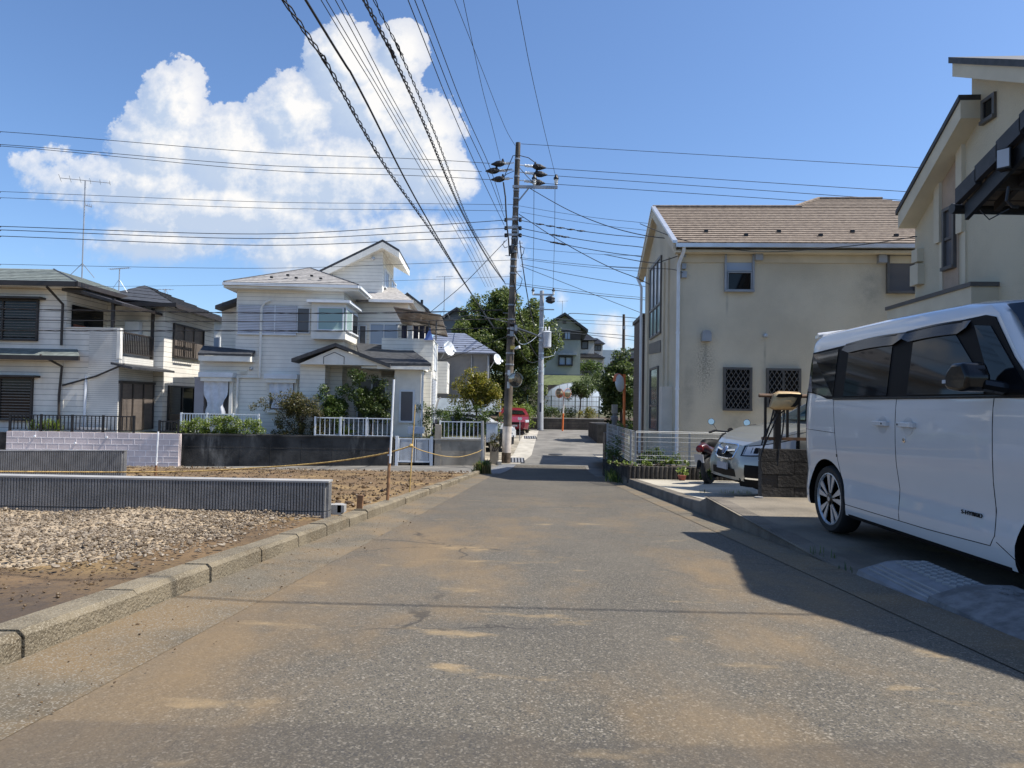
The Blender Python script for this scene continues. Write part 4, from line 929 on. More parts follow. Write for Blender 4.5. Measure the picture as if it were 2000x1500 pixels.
# entry porch
pv = -1.3
(gx0, gz0), (gxa, gza), (gx1, gz1) = F.f(578, 704, pv), F.f(657, 673, pv), F.f(752, 716, pv)
zb = F.f(640, 712, pv)[1]; zb2 = zb-.02
q = B().prism([(gx0+.1, pv, zb), (gx1, pv, zb), (gxa, pv, gza-.12)], [(gx0+.1, 1, zb), (gx1, 1, zb), (gxa, 1, gza-.12)]); q.build('porch_gable', M['cream_plain'], e)
pg = bpy.data.objects['porch_gable']
q = B(); (hx, hz), (ix, iz), (jx, jz) = F.f(632, 697, pv-.02), F.f(653, 688, pv-.02), F.f(672, 697, pv-.02)
for A_, B_ in (((hx, zb+.02), (hx, hz)), ((hx, hz), (ix, iz)), ((ix, iz), (jx, jz)), ((jx, jz), (jx, zb+.02))): q.tube([(A_[0], pv-.008, A_[1]), (B_[0], pv-.008, B_[1])], .012, 4)
q.build('panel_moulding', M['bronze'], pg)
ux, uz = F.f(840, 722, pv+.3)
def slope(p0, p1, d, name):
    q = B().prism([(p0[0], pv-.18, p0[1]), (p1[0], pv-.18, p1[1]), (p1[0], pv-.18, p1[1]+d), (p0[0], pv-.18, p0[1]+d)], [(p0[0], 1.2, p0[1]), (p1[0], 1.2, p1[1]), (p1[0], 1.2, p1[1]+d), (p0[0], 1.2, p0[1]+d)]); return q.build(name, M['roof_dark'], e)
slope((gx0-.12, gz0-.07), (gxa, gza-.08), .13, 'porch_roof'); slope((gxa, gza-.08), (gx1+.2, gz1-.05), .13, 'porch_roof')
# the porch roof carries on to the right as a lean-to
q = B(); ya = pv+.1; (lx, lz) = F.f(842, 718, ya); (mx_, mz) = F.f(700, 684, 1.3)
q.prism([(gx1-.9, ya, zb+.0), (lx, ya, zb+.02), (lx-1.2, 1.6, zb+.85), (gxa+.2, 1.6, zb+.95)], [(gx1-.9, ya, zb+.1), (lx, ya, zb+.12), (lx-1.2, 1.6, zb+.97), (gxa+.2, 1.6, zb+1.07)]); q.build('lean_to_roof', M['roof_dark'], e)
q = B(); q.box(gx1-.3, lx-.05, ya-.06, ya+.05, zb-.12, zb-.005); q.box(gx1-.9, lx-.3, ya+.05, 1.6, zb-.1, zb-.02); q.build('lean_to_gutter', M['cream_plain'], e)
u0, u1 = F.f(585, 760, -.9)[0], F.f(634, 760, -.9)[0]
B().box(u0, u1, -.9, -.001, G0, zb-.001).build('porch_wall', M['cream'], e)
a0, a1, z0, z1 = F.rf(637, 732, 656, 800, .9); 
B().box(u1+.001, F.f(842, 760, .9)[0], .9, 3, G0, zb+.2).build('entry_wall', M['cream'], e)
q = B().fb(front(.9), a0, a1, G0+.1, z1, 0, .05); q.build('front_door', M['darkbrown'], e)
a0, a1, z0, z1 = F.rf(700, 742, 752, 822, .9); window(front(.9), (a0, a1, z0, z1), e, M['whitemetal'], M['glass_grey'], 'v', .06, .08)
# the sunroom corner on the right
u0, u1 = F.f(770, 760, -.7)[0], F.f(822, 760, -.7)[0]
q = B(); q.box(u0, u1, -.7, .9, G0, zb-.11); q.build('sunroom_wall', M['cream_plain'], e)
a0, a1, z0, z1 = F.rf(783, 765, 806, 822, -.7); window(front(-.7), (a0, a1, z0, z1), e, M['whitemetal'], M['glass_grey'], '', .07, .05)
q = B(); q.box(u1+.0, u1+.001+.28, .5, 4.5, G0, zb-.11); q.build('rear_wing_wall', M['cream'], e)
q = B(); a0 = F.f(832, 780, .5)[0]; q.fb(right(u1+.281), .9, 2.6, -.9, .9, 0, .06); q.build('shutter', M['shutter'], e)
q = B().tube([(u1+.06, -.75, zb-.15), (u1+.06, -.78, -.2), (u1+.06, -.78, G0)], .045, 7); q.build('downpipe', M['whitemetal'], e, smooth=50)
# right wing upper floor
wv = 2.3; u0, u1 = F.f(690, 620, wv)[0], F.f(797, 620, wv)[0]; wz1 = F.f(750, 592, wv)[1]
B().box(uR-.05, u1, wv, 7.5, .5, wz1).build('rear_wing_wall', M['cream'], e)
q = B(); z_ = wz1; q.hexa([(uR+.1, wv-.4, z_), (u1+.2, wv-.4, z_), (u1+.2, 6, z_), (uR, 6, z_), (uR+.1, wv-.4, z_+.1), (u1+.2, wv-.4, z_+.1), (u1-.8, wv+2.0, z_+1.0), (uR, wv+2, z_+1.0)]); q.build('wing_hip_roof', M['roof_grey'], e)
q = B().box(uR+.65, u1+.25, wv-.5, wv-.4, z_-.03, z_+.08); q.build('wing_gutter', M['whitemetal'], e)
window(front(wv), F.rf(703, 637, 714, 672, wv), e, M['whitemetal'], M['glass_grey'], '', .04, .06); window(front(wv), F.rf(724, 634, 776, 672, wv), e, M['whitemetal'], M['glass_blue'], 'v', .05, .06)
# balcony
bvv = .9; u0, u1 = F.f(745, 690, bvv)[0], F.f(845.5, 690, bvv)[0]; zt, zbm = F.f(820, 663, bvv)[1], F.f(845, 738, bvv)[1]
q = B(); q.box(u0, u1, bvv, bvv+.15, zbm, zt); q.box(u1-.15, u1, bvv+.15, 3.9, zbm, zt); q.box(u0, u1-.15, bvv+.15, 3.9, zbm, zbm+.1); q.build('balcony', M['cream'], e)
bo = bpy.data.objects['balcony']
q = B(); q.box(u0, u1+.02, bvv-.02, bvv+.17, zt, zt+.03); q.box(u1-.17, u1+.02, bvv+.17, 3.9, zt, zt+.03); q.build('handrail', M['cream_plain'], bo)
q = B(); q.fb(right(u1), bvv+.7, bvv+2.2, zbm+.35, zt-.12, 0, .025); q.build('balcony_panel', M['whitemetal'], bo)
q = B().tube([(u1-.2, 3.9, zbm), (u1-.15, 3.95, zbm-.25), (u1-.5, 4.0, zbm-.3)], .05, 7); q.build('balcony_spout', M['cream_plain'], bo)
# canopy over the balcony on poles
c0 = F.f(782, 609, 2.2); c1 = F.f(866, 628, 1.2)
q = B()
for i in range(7):
    t0, t1 = i/7, (i+.93)/7
    A_ = Vector((c0[0]+.1, 3.1, 3.12)).lerp(Vector((c0[0]-.05, .3, 3.72)), t0); B_ = Vector((c0[0]+.1, 3.1, 3.12)).lerp(Vector((c0[0]-.05, .3, 3.72)), t1)
    D_ = Vector((c1[0]-c0[0], 0, -.28))
    q.prism([A_, B_, B_+D_, A_+D_], [A_+Vector((0, 0, .03)), B_+Vector((0, 0, .03)), B_+D_+Vector((0, 0, .03)), A_+D_+Vector((0, 0, .03))])
q.build('canopy', M['acrylic'], e); co = bpy.data.objects['canopy']
q = B()
for (px, py) in ((838, 628), (852, 640)): a, z = F.f(px, py, bvv+.1); q.tube([(a, bvv+.1, zt), (a, bvv+.1, 3.3)], .03, 6)
for t in (.05, .5, .95): A_ = Vector((c0[0]+.1, 3.1-2.8*t, 3.10+.60*t)); q.tube([A_, A_+D_], .03, 5)
q.build('canopy_frame', M['bronze'], co)
# tower
tv = 3.2; u0, u1 = F.f(640, 560, tv)[0], F.f(747, 540, tv)[0]; zr = F.f(747, 487, tv)[1]; zl = F.f(650, 533, tv)[1]; tb = tv+3.6
q = B().prism([(u0, tv, 3.8), (u1, tv, 3.8), (u1, tv, zr), (u0, tv, zl)], [(u0, tb, 3.8), (u1, tb, 3.8), (u1, tb, zr), (u0, tb, zl)]); q.build('tower_wall', M['cream'], e)
r0 = F.f(626, 528, tv-.35); r1 = F.f(740, 469, tv-.35); r1 = (u1+.02, r1[1])
def tprism(dz0, dz1, a, b_, mtl, name, y0=tv-.35, y1=tb+.3):
    q = B().prism([(a[0], y0, a[1]+dz0), (b_[0], y0, b_[1]+dz0), (b_[0], y0, b_[1]+dz1), (a[0], y0, a[1]+dz1)], [(a[0], y1, a[1]+dz0), (b_[0], y1, b_[1]+dz0), (b_[0], y1, b_[1]+dz1), (a[0], y1, a[1]+dz1)]); return q.build(name, mtl, e)
tprism(-.33, -.07, r0, r1, M['cream_plain'], 'tower_eaves'); tprism(-.07, .04, (r0[0]-.05, r0[1]-.03), r1, M['roof_dark'], 'tower_roof')
r2 = (u1+.75, r1[1]-.42); tprism(-.33, -.07, r1, r2, M['cream_plain'], 'tower_eaves'); tprism(-.07, .04, r1, r2, M['roof_dark'], 'tower_roof')
sd_ = right(u1)
for (x0, x1, y0, y1) in ((750.5, 757.5, 527, 560), (763, 772, 545, 572)):
    a0, a1, _, _ = F.rs(x0, (y0+y1)/2-1, x1, (y0+y1)/2+1, u1); z1 = F.s(x0, y0, u1)[1]; z0 = F.s(x0, y1, u1)[1]
    window(sd_, (a0, a1, z0, z1), e, M['whitemetal'], M['glass_blue'], 'v', .06, .06)
a, z = F.f(728, 505, tv); B().lathe([(0, .09), (.06, .09), (.1, .04)], (a, tv, z), (0, -1, 0), 12).build('vent_cap', M['alu'], e, smooth=50)
# laundry and dishes
e2 = empty('laundry', 'dark and white laundry hung under the balcony canopy', 'laundry', P(815, 648, 28.6))
q = B().tube([(-.9, 0, .28), (.7, 0, .26)], .015, 6); q.build('pole', M['bronze'], e2)
for i in range(5):
    q = B().grid([-.11, -.03, .04, .11], [-.35, -.15, .25], lambda x, z: (x-.55+i*.25, .04*math.sin(x*30+i)-.02, z+.02*math.sin(i*3))); q.build('shirt', M['cloth'] if i in (1,) else mat('dark_cloth', (.05, .05, .08), .9, .1), e2, smooth=80)
q = B().prism([P(840, 640, 27.35), P(846, 664, 27.3), P(828, 664, 27.3)], [P(840, 640, 27.38), P(846, 664, 27.33), P(828, 664, 27.33)]); tag(q.build('blue_sheet', M['bluecloth']), 'blue sheet hanging at the balcony corner', 'cloth')
def dish(p, r, lab, nrm=(.75, -.6, .25), arm=1):
    e = empty('satellite_dish', lab, 'satellite dish', p, group='satellite dishes'); ax = Vector(nrm).normalized()
    B().lathe([(0, .02), (.05*r, r*.5), (.16*r, r*.85), (.24*r, r), (.26*r, r), (.05*r, r*.4), (-.04, .02)], (0, 0, 0), ax, 24).build('reflector', M['whitemetal'], e, smooth=60)
    s = Vector((0, 0, -r*.9)); B().tube([s, s+ax*r*1.2+Vector((0, 0, .25*r))], .02, 5).tube([s, Vector((0, 0, 0))-ax*.08], .02, 5).build('arm', M['greymetal'], e)
    t = s+ax*r*1.2+Vector((0, 0, .25*r)); B().tube([t-ax*.06, t+ax*.06], .06, 8).build('feed_horn', M['whitemetal'], e)
    B().tube([-ax*.08, (-ax*.3+Vector((-.1, .1, -.35)))], .025, 6).build('mount', M['greymetal'], e)
dish(P(875, 681, 29.6), .33, 'larger white satellite dish beside the cream balcony')
dish(P(970, 702, 34.6), .28, 'smaller white satellite dish beside the utility pole')
# second balcony seen beyond
F3 = Fr(872, 33.0, 2.5); e = house_empty('house', 'cream house with a panelled balcony half hidden behind the bushes', 'house', F3)
q = B(); q.box(-3.2, 0, 0, 2.2, F3.f(860, 768)[1], F3.f(860, 706)[1]); q.build('balcony', M['cream'], e)
q = B(); q.fb(right(0), .3, 1.7, F3.f(875, 748)[1], F3.f(875, 718)[1], 0, .03); q.build('balcony_panel', M['cream_plain'], e)
q = B(); q.box(-5, -.9, 2.21, 8, -1.5, 2.4); q.build('wall', M['cream'], e)
q = B(); q.hexa([(-5.2, 2, 2.4), (-.6, 2, 2.4), (-.6, 8, 2.4), (-5.2, 8, 2.4), (-5.2, 2, 2.5), (-.6, 2, 2.5), (-2, 5, 3.6), (-4, 5, 3.6)]); q.build('roof', M['roof_grey'], e)
# dark gable just above
F4 = Fr(797, 38.0, 2.5); e = house_empty('house', 'white gabled upper floor peeking over the balcony canopy', 'house', F4)
a0, z0 = F4.f(780, 590); ap = F4.f(797, 573); a1, z1 = F4.f(830, 600)
q = B().prism([(a0, 0, 2), (a1, 0, 2), (a1, 0, z1-.1), (ap[0], 0, ap[1]-.1), (a0, 0, z0-.1)], [(a0, 5, 2), (a1, 5, 2), (a1, 5, z1-.1), (ap[0], 5, ap[1]-.1), (a0, 5, z0-.1)]); q.build('wall', M['cream_plain'], e)
for A_, B_ in (((a0-.2, z0-.1), ap), (ap, (a1+.25, z1-.15))):
    q = B().prism([(A_[0], -.4, A_[1]), (B_[0], -.4, B_[1]), (B_[0], -.4, B_[1]-.12), (A_[0], -.4, A_[1]-.12)], [(A_[0], 5.3, A_[1]), (B_[0], 5.3, B_[1]), (B_[0], 5.3, B_[1]-.12), (A_[0], 5.3, A_[1]-.12)]); q.build('roof', M['roof_dark'], e)
a, z = F4.f(816, 590); q = B().tube([(a, 2.5, z), (a, 2.5, z+.5)], .08, 6); q.build('flue', M['black'], e)
# ------------------------------------------------------------------ grey house behind
F5 = Fr(955, 36.0, 2.0); e = house_empty('house', 'grey walled house with blue-grey metal hip roof', 'house', F5)
a0, a1 = F5.f(848, 720)[0], 0; zE = F5.f(900, 690)[1]
q = B().box(a0, a1, 0, 7, -1.4, zE+.05); q.build('wall', M['greywall'], e)
zR = F5.f(905, 650, 2.5)[1]; xr = F5.f(907, 650, 2.5)[0]
E = [(a0-.4, -.5, zE), (a1+.35, -.5, zE), (a1+.35, 7.3, zE), (a0-.4, 7.3, zE)]; p1, p2 = (a0-.2, 2.8, zR), (xr, 2.8, zR)
courses('roof', [E[0], E[1], p2, p1], 9, M['roof_blue'], e, step=.03); courses('roof', [E[1], E[2], p2, p2], 9, M['roof_blue'], e, step=.03); courses('roof', [E[2], E[3], p1, p2], 5, M['roof_blue'], e)
q = B()
for i in range(8): q.box(a0+.3+i*.42, a0+.38+i*.42, .15+.3*(i % 2), .22+.3*(i % 2), zE+.26+.13*(i % 2), zE+.33+.13*(i % 2))
q.build('snow_guard', M['black'], e)
q = B().tube([(F5.f(921, 700)[0], -.06, zE-.1), (F5.f(921, 700)[0], -.06, -1.2)], .04, 6); q.tube([(-.1, -.06, zE-.1), (-.1, -.06, -1.2)], .05, 6); q.build('downpipe', M['greymetal'], e)
q = B(); z0, z1 = F5.s(960, 725, 0)[1], F5.s(960, 682, 0)[1]
for i in range(3): q.fb(right(0), .7+i*1.0, 1.5+i*1.0, z0, z1, .0, .07)
q.build('window_shutter', M['darkbrown'], e); q = B().fb(right(0), .5, 3.9, z0-.15, z0-.03, 0, .25); q.build('window_box', M['black'], e)
F6 = Fr(885, 52.0, 4); e = house_empty('house', 'dark grey gabled house above the blue-grey roof', 'house', F6)
a0, z0 = F6.f(862, 626); ap = F6.f(892, 606); a1 = F6.f(925, 626)[0]
q = B().prism([(a0, 0, 1), (a1, 0, 1), (a1, 0, z0), (ap[0], 0, ap[1]), (a0, 0, z0)], [(a0, 6, 1), (a1, 6, 1), (a1, 6, z0), (ap[0], 6, ap[1]), (a0, 6, z0)]); q.build('wall', M['greywall'], e)
for A_, B_ in (((a0-.5, z0-.3), ap), (ap, (a1+.5, z0-.3))):
    q = B().prism([(A_[0], -.5, A_[1]+.02), (B_[0], -.5, B_[1]+.02), (B_[0], -.5, B_[1]+.2), (A_[0], -.5, A_[1]+.2)], [(A_[0], 6.3, A_[1]+.02), (B_[0], 6.3, B_[1]+.02), (B_[0], 6.3, B_[1]+.2), (A_[0], 6.3, A_[1]+.2)]); q.build('roof', M['roof_dark'], e)

# ------------------------------------------------------------------ house on the left
F = Fr(230, 24.5, .8); LH = F
e = house_empty('house', 'pale sided two-storey house with brown shutters and balcony at the left edge', 'house', F)
fr = front(0); G0 = -1.36; um = F.f(128, 650)[0]; z2 = F.f(60, 553)[1]
B().box(-7.5, um, 0, 6, G0, z2).build('wall', M['left_siding'], e)
# hip roof
zE = z2-.02; E = [(-8, -.6, zE), (um+.72, -.6, zE), (um+.72, 6.5, zE), (-8, 6.5, zE)]; ra, rzv = F.f(105, 526, 2.4); p1, p2 = (-8, 2.4, rzv), (ra, 2.4, rzv)
courses('roof', [E[0], E[1], p2, p1], 8, M['roof_green'], e); courses('roof', [E[1], E[2], (ra, 3.6, rzv), p2], 8, M['roof_green'], e); courses('roof', [E[2], E[3], p1, (ra, 3.6, rzv)], 5, M['roof_green'], e)
q = B(); q.box(-8, um+.72, -.6, 6.5, zE-.16, zE-.055); q.build('eaves', M['cream_plain'], e)
q = B(); q.box(-8, um+.76, -.70, -.602, zE-.17, zE+.0); q.box(um+.722, um+.82, -.7, 6.5, zE-.17, zE+.0); q.build('gutter', M['darkbrown'], e)
q = B().tube([E[1], p2], .04, 5); q.build('ridge_cap', M['roof_dark'], e)
# front windows and pent roof
for (x0, y0, x1, y1) in ((-60, 588, 73, 662), (-60, 740, 62, 818)):
    a0, a1, z0, z1 = F.rf(x0, y0, x1, y1); wn = window(fr, (a0, a1, z0, z1), e, M['darkbrown'], M['glass'], 'v', .06, .09)
    B().fb(fr, a0-.1, a1+.28, z1+.07, z1+.14, 0, .35).build('hood', M['darkbrown'], wn)
    q = B()
    for i in range(14): z = z0+(z1-z0)*i/14; q.fb(fr, a0, a1, z, z+(z1-z0)/40, .022, .03)
    q.build('blind', M['bronze'], wn)
a1, z = F.f(157, 698, -.55); q = B()
q.prism([(-7.5, -.6, z), (a1, -.6, z), (a1-.45, 0, z+.27), (-7.5, 0, z+.27)], [(-7.5, -.6, z+.05), (a1, -.6, z+.05), (a1-.45, 0, z+.32), (-7.5, 0, z+.32)]); q.build('pent_roof', M['roof_green'], e)
q = B().box(-7.5, a1+.02, -.69, -.601, z-.12, z+.03); q.build('pent_gutter', M['darkbrown'], e)
# balcony block
zt = F.f(180, 641)[1]; zf = 1.45; uf = F.f(173, 700)[0]
q = B(); q.box(um+.001, uf, .02, 2.4, G0, zf); q.box(um+.001, uf, .02, .16, zf, zt); q.build('balcony_wall', M['left_siding'], e)
q = B(); q.box(uf+.001, 0, 0, 2.4, G0, zf); q.box(uf+.001, -.1, 0, .14, zf, zt); q.build('balcony_front', M['left_fine'], e)
q = B(); q.box(-.1, 0.02, -.02, .16, zf-.1, zt+.03); q.box(um, -.1, -.01, .17, zt, zt+.03); q.build('balcony_corner', M['cream_plain'], e)
railing('balcony_railing', right(-.04), .2, 2.38, zf+.12, zt-.08, e, M['darkbrown'], .12, .016, .04)
bvk = 2.55
q = B(); q.box(um, .32, bvk, 7.2, G0, 3.75); q.build('rear_block_wall', M['left_siding'], e)
# interior of the balcony: door, air conditioner, posts, canopy
q = B(); q.fb(right(um), .3, 2.2, zf+.1, 3.3, 0, .05); q.build('balcony_door', M['glass'], e); q = B(); q.fb(right(um), .35, 1.05, zf+.1, 2.6, .05, .07); q.build('balcony_curtain', mat('rust_curtain', (.22, .07, .04), .8, .15), e)
q = B().box(-1.1, -.55, bvk-.28, bvk-.02, 2.2, 2.95); q.build('air_conditioner', M['whitemetal'], e)
za = F.f(235, 583)[1]; B().box(-.35, -.25, .0, .1, zt, za).build('balcony_post', M['darkbrown'], e); B().box(-.1, 0.0, 2.3, 2.4, zf, 3.5).build('balcony_post', M['darkbrown'], e)
q = B(); q.hexa([(um, -.3, 3.72), (um+.75, -.3, 3.66), (um+.75, 2.5, 3.66), (um, 2.5, 3.72), (um, -.3, 3.82), (um+.75, -.3, 3.76), (um+.75, 2.5, 3.76), (um, 2.5, 3.82)])
q.hexa([(um+.75, -.4, 3.62), (.25, -.4, 3.22), (.25, 2.5, 3.22), (um+.75, 2.5, 3.62), (um+.75, -.4, 3.72), (.25, -.4, 3.32), (.25, 2.5, 3.32), (um+.75, 2.5, 3.72)]); q.build('balcony_canopy', M['darkbrown'], e)
q = B(); q.hexa([(-.02, -.5, 1.12), (.75, -.5, .96), (.75, 2.6, .96), (-.02, 2.6, 1.12), (-.02, -.5, 1.2), (.75, -.5, 1.04), (.75, 2.6, 1.04), (-.02, 2.6, 1.2)]); q.build('side_pent_roof', M['roof_dark'], e)
z0, z1 = G0+.1, F.s(265, 750, 0)[1]; a0, a1 = .1, 2.35
q = B(); q.fb(right(0), a0, a1, z0, z1, .0, .06); q.build('rolling_shutter', M['shutter_brown'], e)
q = B()
for a in (a0, a0+.75, a0+1.5, a1): q.fb(right(0), a-.04, a+.04, z0, z1, .06, .09)
q.fb(right(0), a0-.1, a1+.1, z1, z1+.1, 0, .1); q.build('shutter_frame', M['darkbrown'], e)
# rear block: window, door, roof
ur = .32; a0, a1, z0, z1 = F.rs(338, 634, 395, 700, ur); wz0, wz1 = F.s(366, 698, ur)[1], F.s(366, 640, ur)[1]
wn = window(right(ur), (a0, a1, wz0, wz1), e, M['darkbrown'], M['shutter_brown'], 't', .06, .08); railing('window_railing', right(ur+.2), a0, (a0+a1)/2+.3, wz0-.05, wz0+.65, wn, M['darkbrown'], .16, .012, .03)
a0, a1, _, _ = F.rs(328, 790, 378, 792, ur); zt2 = F.s(350, 757, ur)[1]; window(right(ur), (a0, a1, G0+.1, zt2), e, M['darkbrown'], M['glass'], 'v', .07, .08)
q = B().fb(right(ur), a0, (a0+a1)/2, G0+.1, zt2-1.1, .022, .05); q.build('half_shutter', M['shutter_brown'], e)
zr_ = 3.62; rx, rzp = F.f(235, 571, 4.6); q = B()
E = [(um, 2.0, zr_+.25), (ur+.65, 2.0, zr_), (ur+.65, 7.6, zr_), (um, 7.6, zr_+.2)]; p2 = (-1.6, 4.6, zr_+1.15); courses('rear_roof', [E[0], E[1], p2, p2], 5, M['roof_dark'], e); courses('rear_roof', [E[1], E[2], p2, p2], 7, M['roof_dark'], e, step=.05); courses('rear_roof', [E[2], E[3], p2, p2], 5, M['roof_dark'], e)
q = B(); q.box(ur+.65, ur+.74, 2.0, 7.6, zr_-.15, zr_+.0); q.box(um+.5, ur+.74, 1.9, 1.999, zr_-.1, zr_+.05); q.build('rear_gutter', M['darkbrown'], e)
# pipes
q = B(); a, z = F.f(127, 560); q.tube([(a-.25, -.62, z2-.2), (a, -.09, z2-.75), (a, -.09, F.f(127, 675)[1])], .045, 7); q.tube([(F.f(100, 695)[0], -.6, F.f(100, 695)[1]), (F.f(124, 716)[0], -.09, F.f(124, 716)[1]), (F.f(119, 760)[0], -.09, -.0), (F.f(118, 830)[0], -.09, G0)], .045, 7); q.tube([(F.f(125, 753)[0], -.09, F.f(125, 753)[1]), (F.f(190, 735)[0], -.09, F.f(190, 735)[1]), (F.f(252, 712)[0], -.3, F.f(252, 712)[1])], .035, 7); q.build('drain_pipe', M['darkbrown'], e)
q = B(); q.tube([(F.f(171, 735)[0], -.07, F.f(171, 735)[1]), (F.f(166, 835)[0], -.07, G0)], .05, 7); q.build('vent_pipe', M['whitemetal'], e)
F7 = Fr(400, 33.5, 1); e = house_empty('house', 'pale house wall glimpsed between the left and middle houses', 'house', F7)
q = B().box(-1.5, F7.f(434, 650)[0], 0, 4, -1.4, F7.f(415, 628)[1]); q.build('wall', M['cream_plain'], e); q = B().box(-1.8, F7.f(440, 650)[0], -.4, 4.2, F7.f(415, 628)[1], F7.f(415, 620)[1]); q.build('roof', M['roof_dark'], e)
window(front(0), F7.rf(409, 660, 428, 692), e, M['whitemetal'], M['glass_blue'], '', .06, .05)
# antennas
def yagi(px, pyb, pyt, Y, lab, n, blen, yaw=.3, second=False):
    p = P(px, pyb, Y); t = P(px, pyt, Y); h = t.z-p.z; e = empty('tv_antenna', lab, 'antenna', p, yaw, 'roof antennas')
    B().tube([(0, 0, -.1), (0, 0, h)], .022, 6).build('mast', M['greymetal'], e)
    q = B().tube([(-blen*.5, 0, h-.05), (blen*.5, 0, h+.03)], .012, 5)
    for i in range(n):
        x = -blen*.5+blen*i/(n-1); l = .5*blen*(.62-.25*i/(n-1)) if not second else .16; q.tube([(x, -l, h-.05+.08*i/(n-1)), (x, l, h-.05+.08*i/(n-1))], .007, 4)
    q.build('elements', M['greymetal'], e)
    if second:
        q = B()
        for s in (-1, 1): q.tube([(0, 0, .55), (s*.35, 0, 0), (s*.38, 0, -.15)], .008, 4)
        q.build('stay', M['greymetal'], e)
    return e
ea = yagi(160, 540, 352, 25.5, 'tall mast antenna with long rod elements on the left house roof', 6, 1.6, .5)
q = B(); hh = P(165, 400, 25.5).z-P(160, 540, 25.5).z; q.tube([(0, 0, hh), (.25, 0, hh-.05)], .012, 5)
for i in range(4): q.tube([(.06*i+.05, -.22, hh), (.06*i+.05, .22, hh)], .006, 4)
for s in (-1, 1): q.tube([(0, 0, .5), (s*.4, .1, 0)], .012, 4)
q.build('small_elements', M['greymetal'], ea)
yagi(232, 572, 524, 27.5, 'short comb antenna behind the left house roof', 11, .75, .1, True)
yagi(322, 588, 565, 30, 'low bent antenna near the rear roof edge of the left house', 5, .6, 1.0, True)
yagi(867, 618, 540, 45, 'double comb antenna left of the big tree', 12, 1.1, .1, True)
yagi(1098, 622, 588, 60, 'thin antenna on the far green-grey house roof', 5, 1.0, .3, True)
# ------------------------------------------------------------------ far houses
F8 = Fr(1132, 58.0, -3); e = house_empty('house', 'grey-green gabled house on the bank at the end of the road', 'house', F8)
a0, zE = F8.f(1064, 640); ap = F8.f(1103, 617); a1 = 0.0; zb = F8.f(1100, 735)[1]
q = B().prism([(a0, 0, zb-.5), (a1, 0, zb-.5), (a1, 0, zE), (ap[0], 0, ap[1]), (a0, 0, zE)], [(a0, 8, zb-.5), (a1, 8, zb-.5), (a1, 8, zE), (ap[0], 8, ap[1]), (a0, 8, zE)]); q.build('wall', M['greengrey'], e)
for A_, B_ in (((a0-.6, zE-.35), ap), (ap, (a1+.6, zE-.4))):
    q = B().prism([(A_[0], -.7, A_[1]+.02), (B_[0], -.7, B_[1]+.02), (B_[0], -.7, B_[1]+.22), (A_[0], -.7, A_[1]+.22)], [(A_[0], 8.3, A_[1]+.02), (B_[0], 8.3, B_[1]+.02), (B_[0], 8.3, B_[1]+.22), (A_[0], 8.3, A_[1]+.22)]); q.build('roof', M['roof_dark'], e)
a0b, a1b, z0, z1 = F8.rf(1090, 645, 1132, 664); B().fb(front(0), a0b, a1, z0, z1, 0, .05).build('dark_band', M['darkwall'], e)
window(front(-.06), F8.rf(1104, 649, 1113, 662), e, M['bronze'], M['glass_blue'], 'v', .06, .05); window(front(0), F8.rf(1093, 698, 1116, 712), e, M['darkbrown'], M['glass_blue'], 'v', .12, .2)
B().fb(front(0), *F8.rf(1099, 627, 1106, 632), 0, .06).build('attic_vent', M['darkwall'], e); B().fb(front(0), *F8.rf(1090, 690, 1126, 694), 0, .5).build('hood', M['greymetal'], e); B().fb(front(0), a0, a1+.02, zb-.5, F8.f(1100, 731)[1], 0, .03).build('foundation', M['greywall'], e)
F9 = Fr(1136, 66.0, 0); e = house_empty('house', 'white house with dark tiled hip roofs right of the grey-green house', 'house', F9)
def hip(x0, x1, ye, yr, v0, v1, name, over=.5):
    a0, z0 = F9.f(x0, ye, v0); a1 = F9.f(x1, ye, v0)[0]; zr = F9.f((x0+x1)/2, yr, v0+2)[1]; c0, c1 = a0+(a1-a0)*.25, a1-(a1-a0)*.35
    courses(name, [(a0, v0, z0), (a1, v0, z0), (c1, v0+2.2, zr), (c0, v0+2.2, zr)], 6, M['tile_dark'], e, step=.05); courses(name, [(a1, v0, z0), (a1, v0+5, z0), (c1, v0+2.3, zr), (c1, v0+2.2, zr)], 6, M['tile_dark'], e, step=.05)
hip(1118, 1166, 664, 650, -.4, 5, 'roof'); hip(1150, 1182, 671, 660, 1.2, 5, 'roof'); hip(1128, 1182, 698, 686, -1.2, 5, 'pent_roof')
q = B(); a0, a1 = F9.f(1120, 680)[0], F9.f(1161, 680)[0]; q.box(a0, a1, .2, 5, 2, F9.f(1140, 663)[1]); q.box(a1, F9.f(1177, 690, 1.8)[0], 1.8, 5, 2, F9.f(1170, 670, 1.8)[1]); q.box(a0, F9.f(1178, 720)[0], -.6, 1.7, 2, F9.f(1150, 699)[1]); q.build('wall', mat('offwhite_plaster', (.58, .56, .52), .8, .05), e)
window(front(.2), F9.rf(1137, 668, 1147, 680, .2), e, M['darkbrown'], M['glass_grey'], '', .1, .05); window(front(1.8), F9.rf(1162, 675, 1173, 684, 1.8), e, M['darkbrown'], M['glass_grey'], 'v', .06, .05); B().fb(front(-.6), *F9.rf(1134, 709, 1176, 722, -.6), 0, .05).build('dark_panel', M['darkwall'], e)
F10 = Fr(1205, 62.0, 0); e = house_empty('house', 'low house with dark tiled gable right behind the tall shrub', 'house', F10)
a0, a1 = F10.f(1196, 710)[0], F10.f(1262, 710)[0]; z0, z1 = F10.f(1210, 700)[1], F10.f(1215, 684)[1]
q = B().box(a0+.5, a1, .4, 5, 2, z0); q.build('wall', M['darkwall'], e); courses('roof', [(a0, -.3, z0), (a1, -.3, z0), (a1, 2.5, z1), (a0+1.0, 2.5, z1)], 6, M['tile_dark'], e, step=.05)
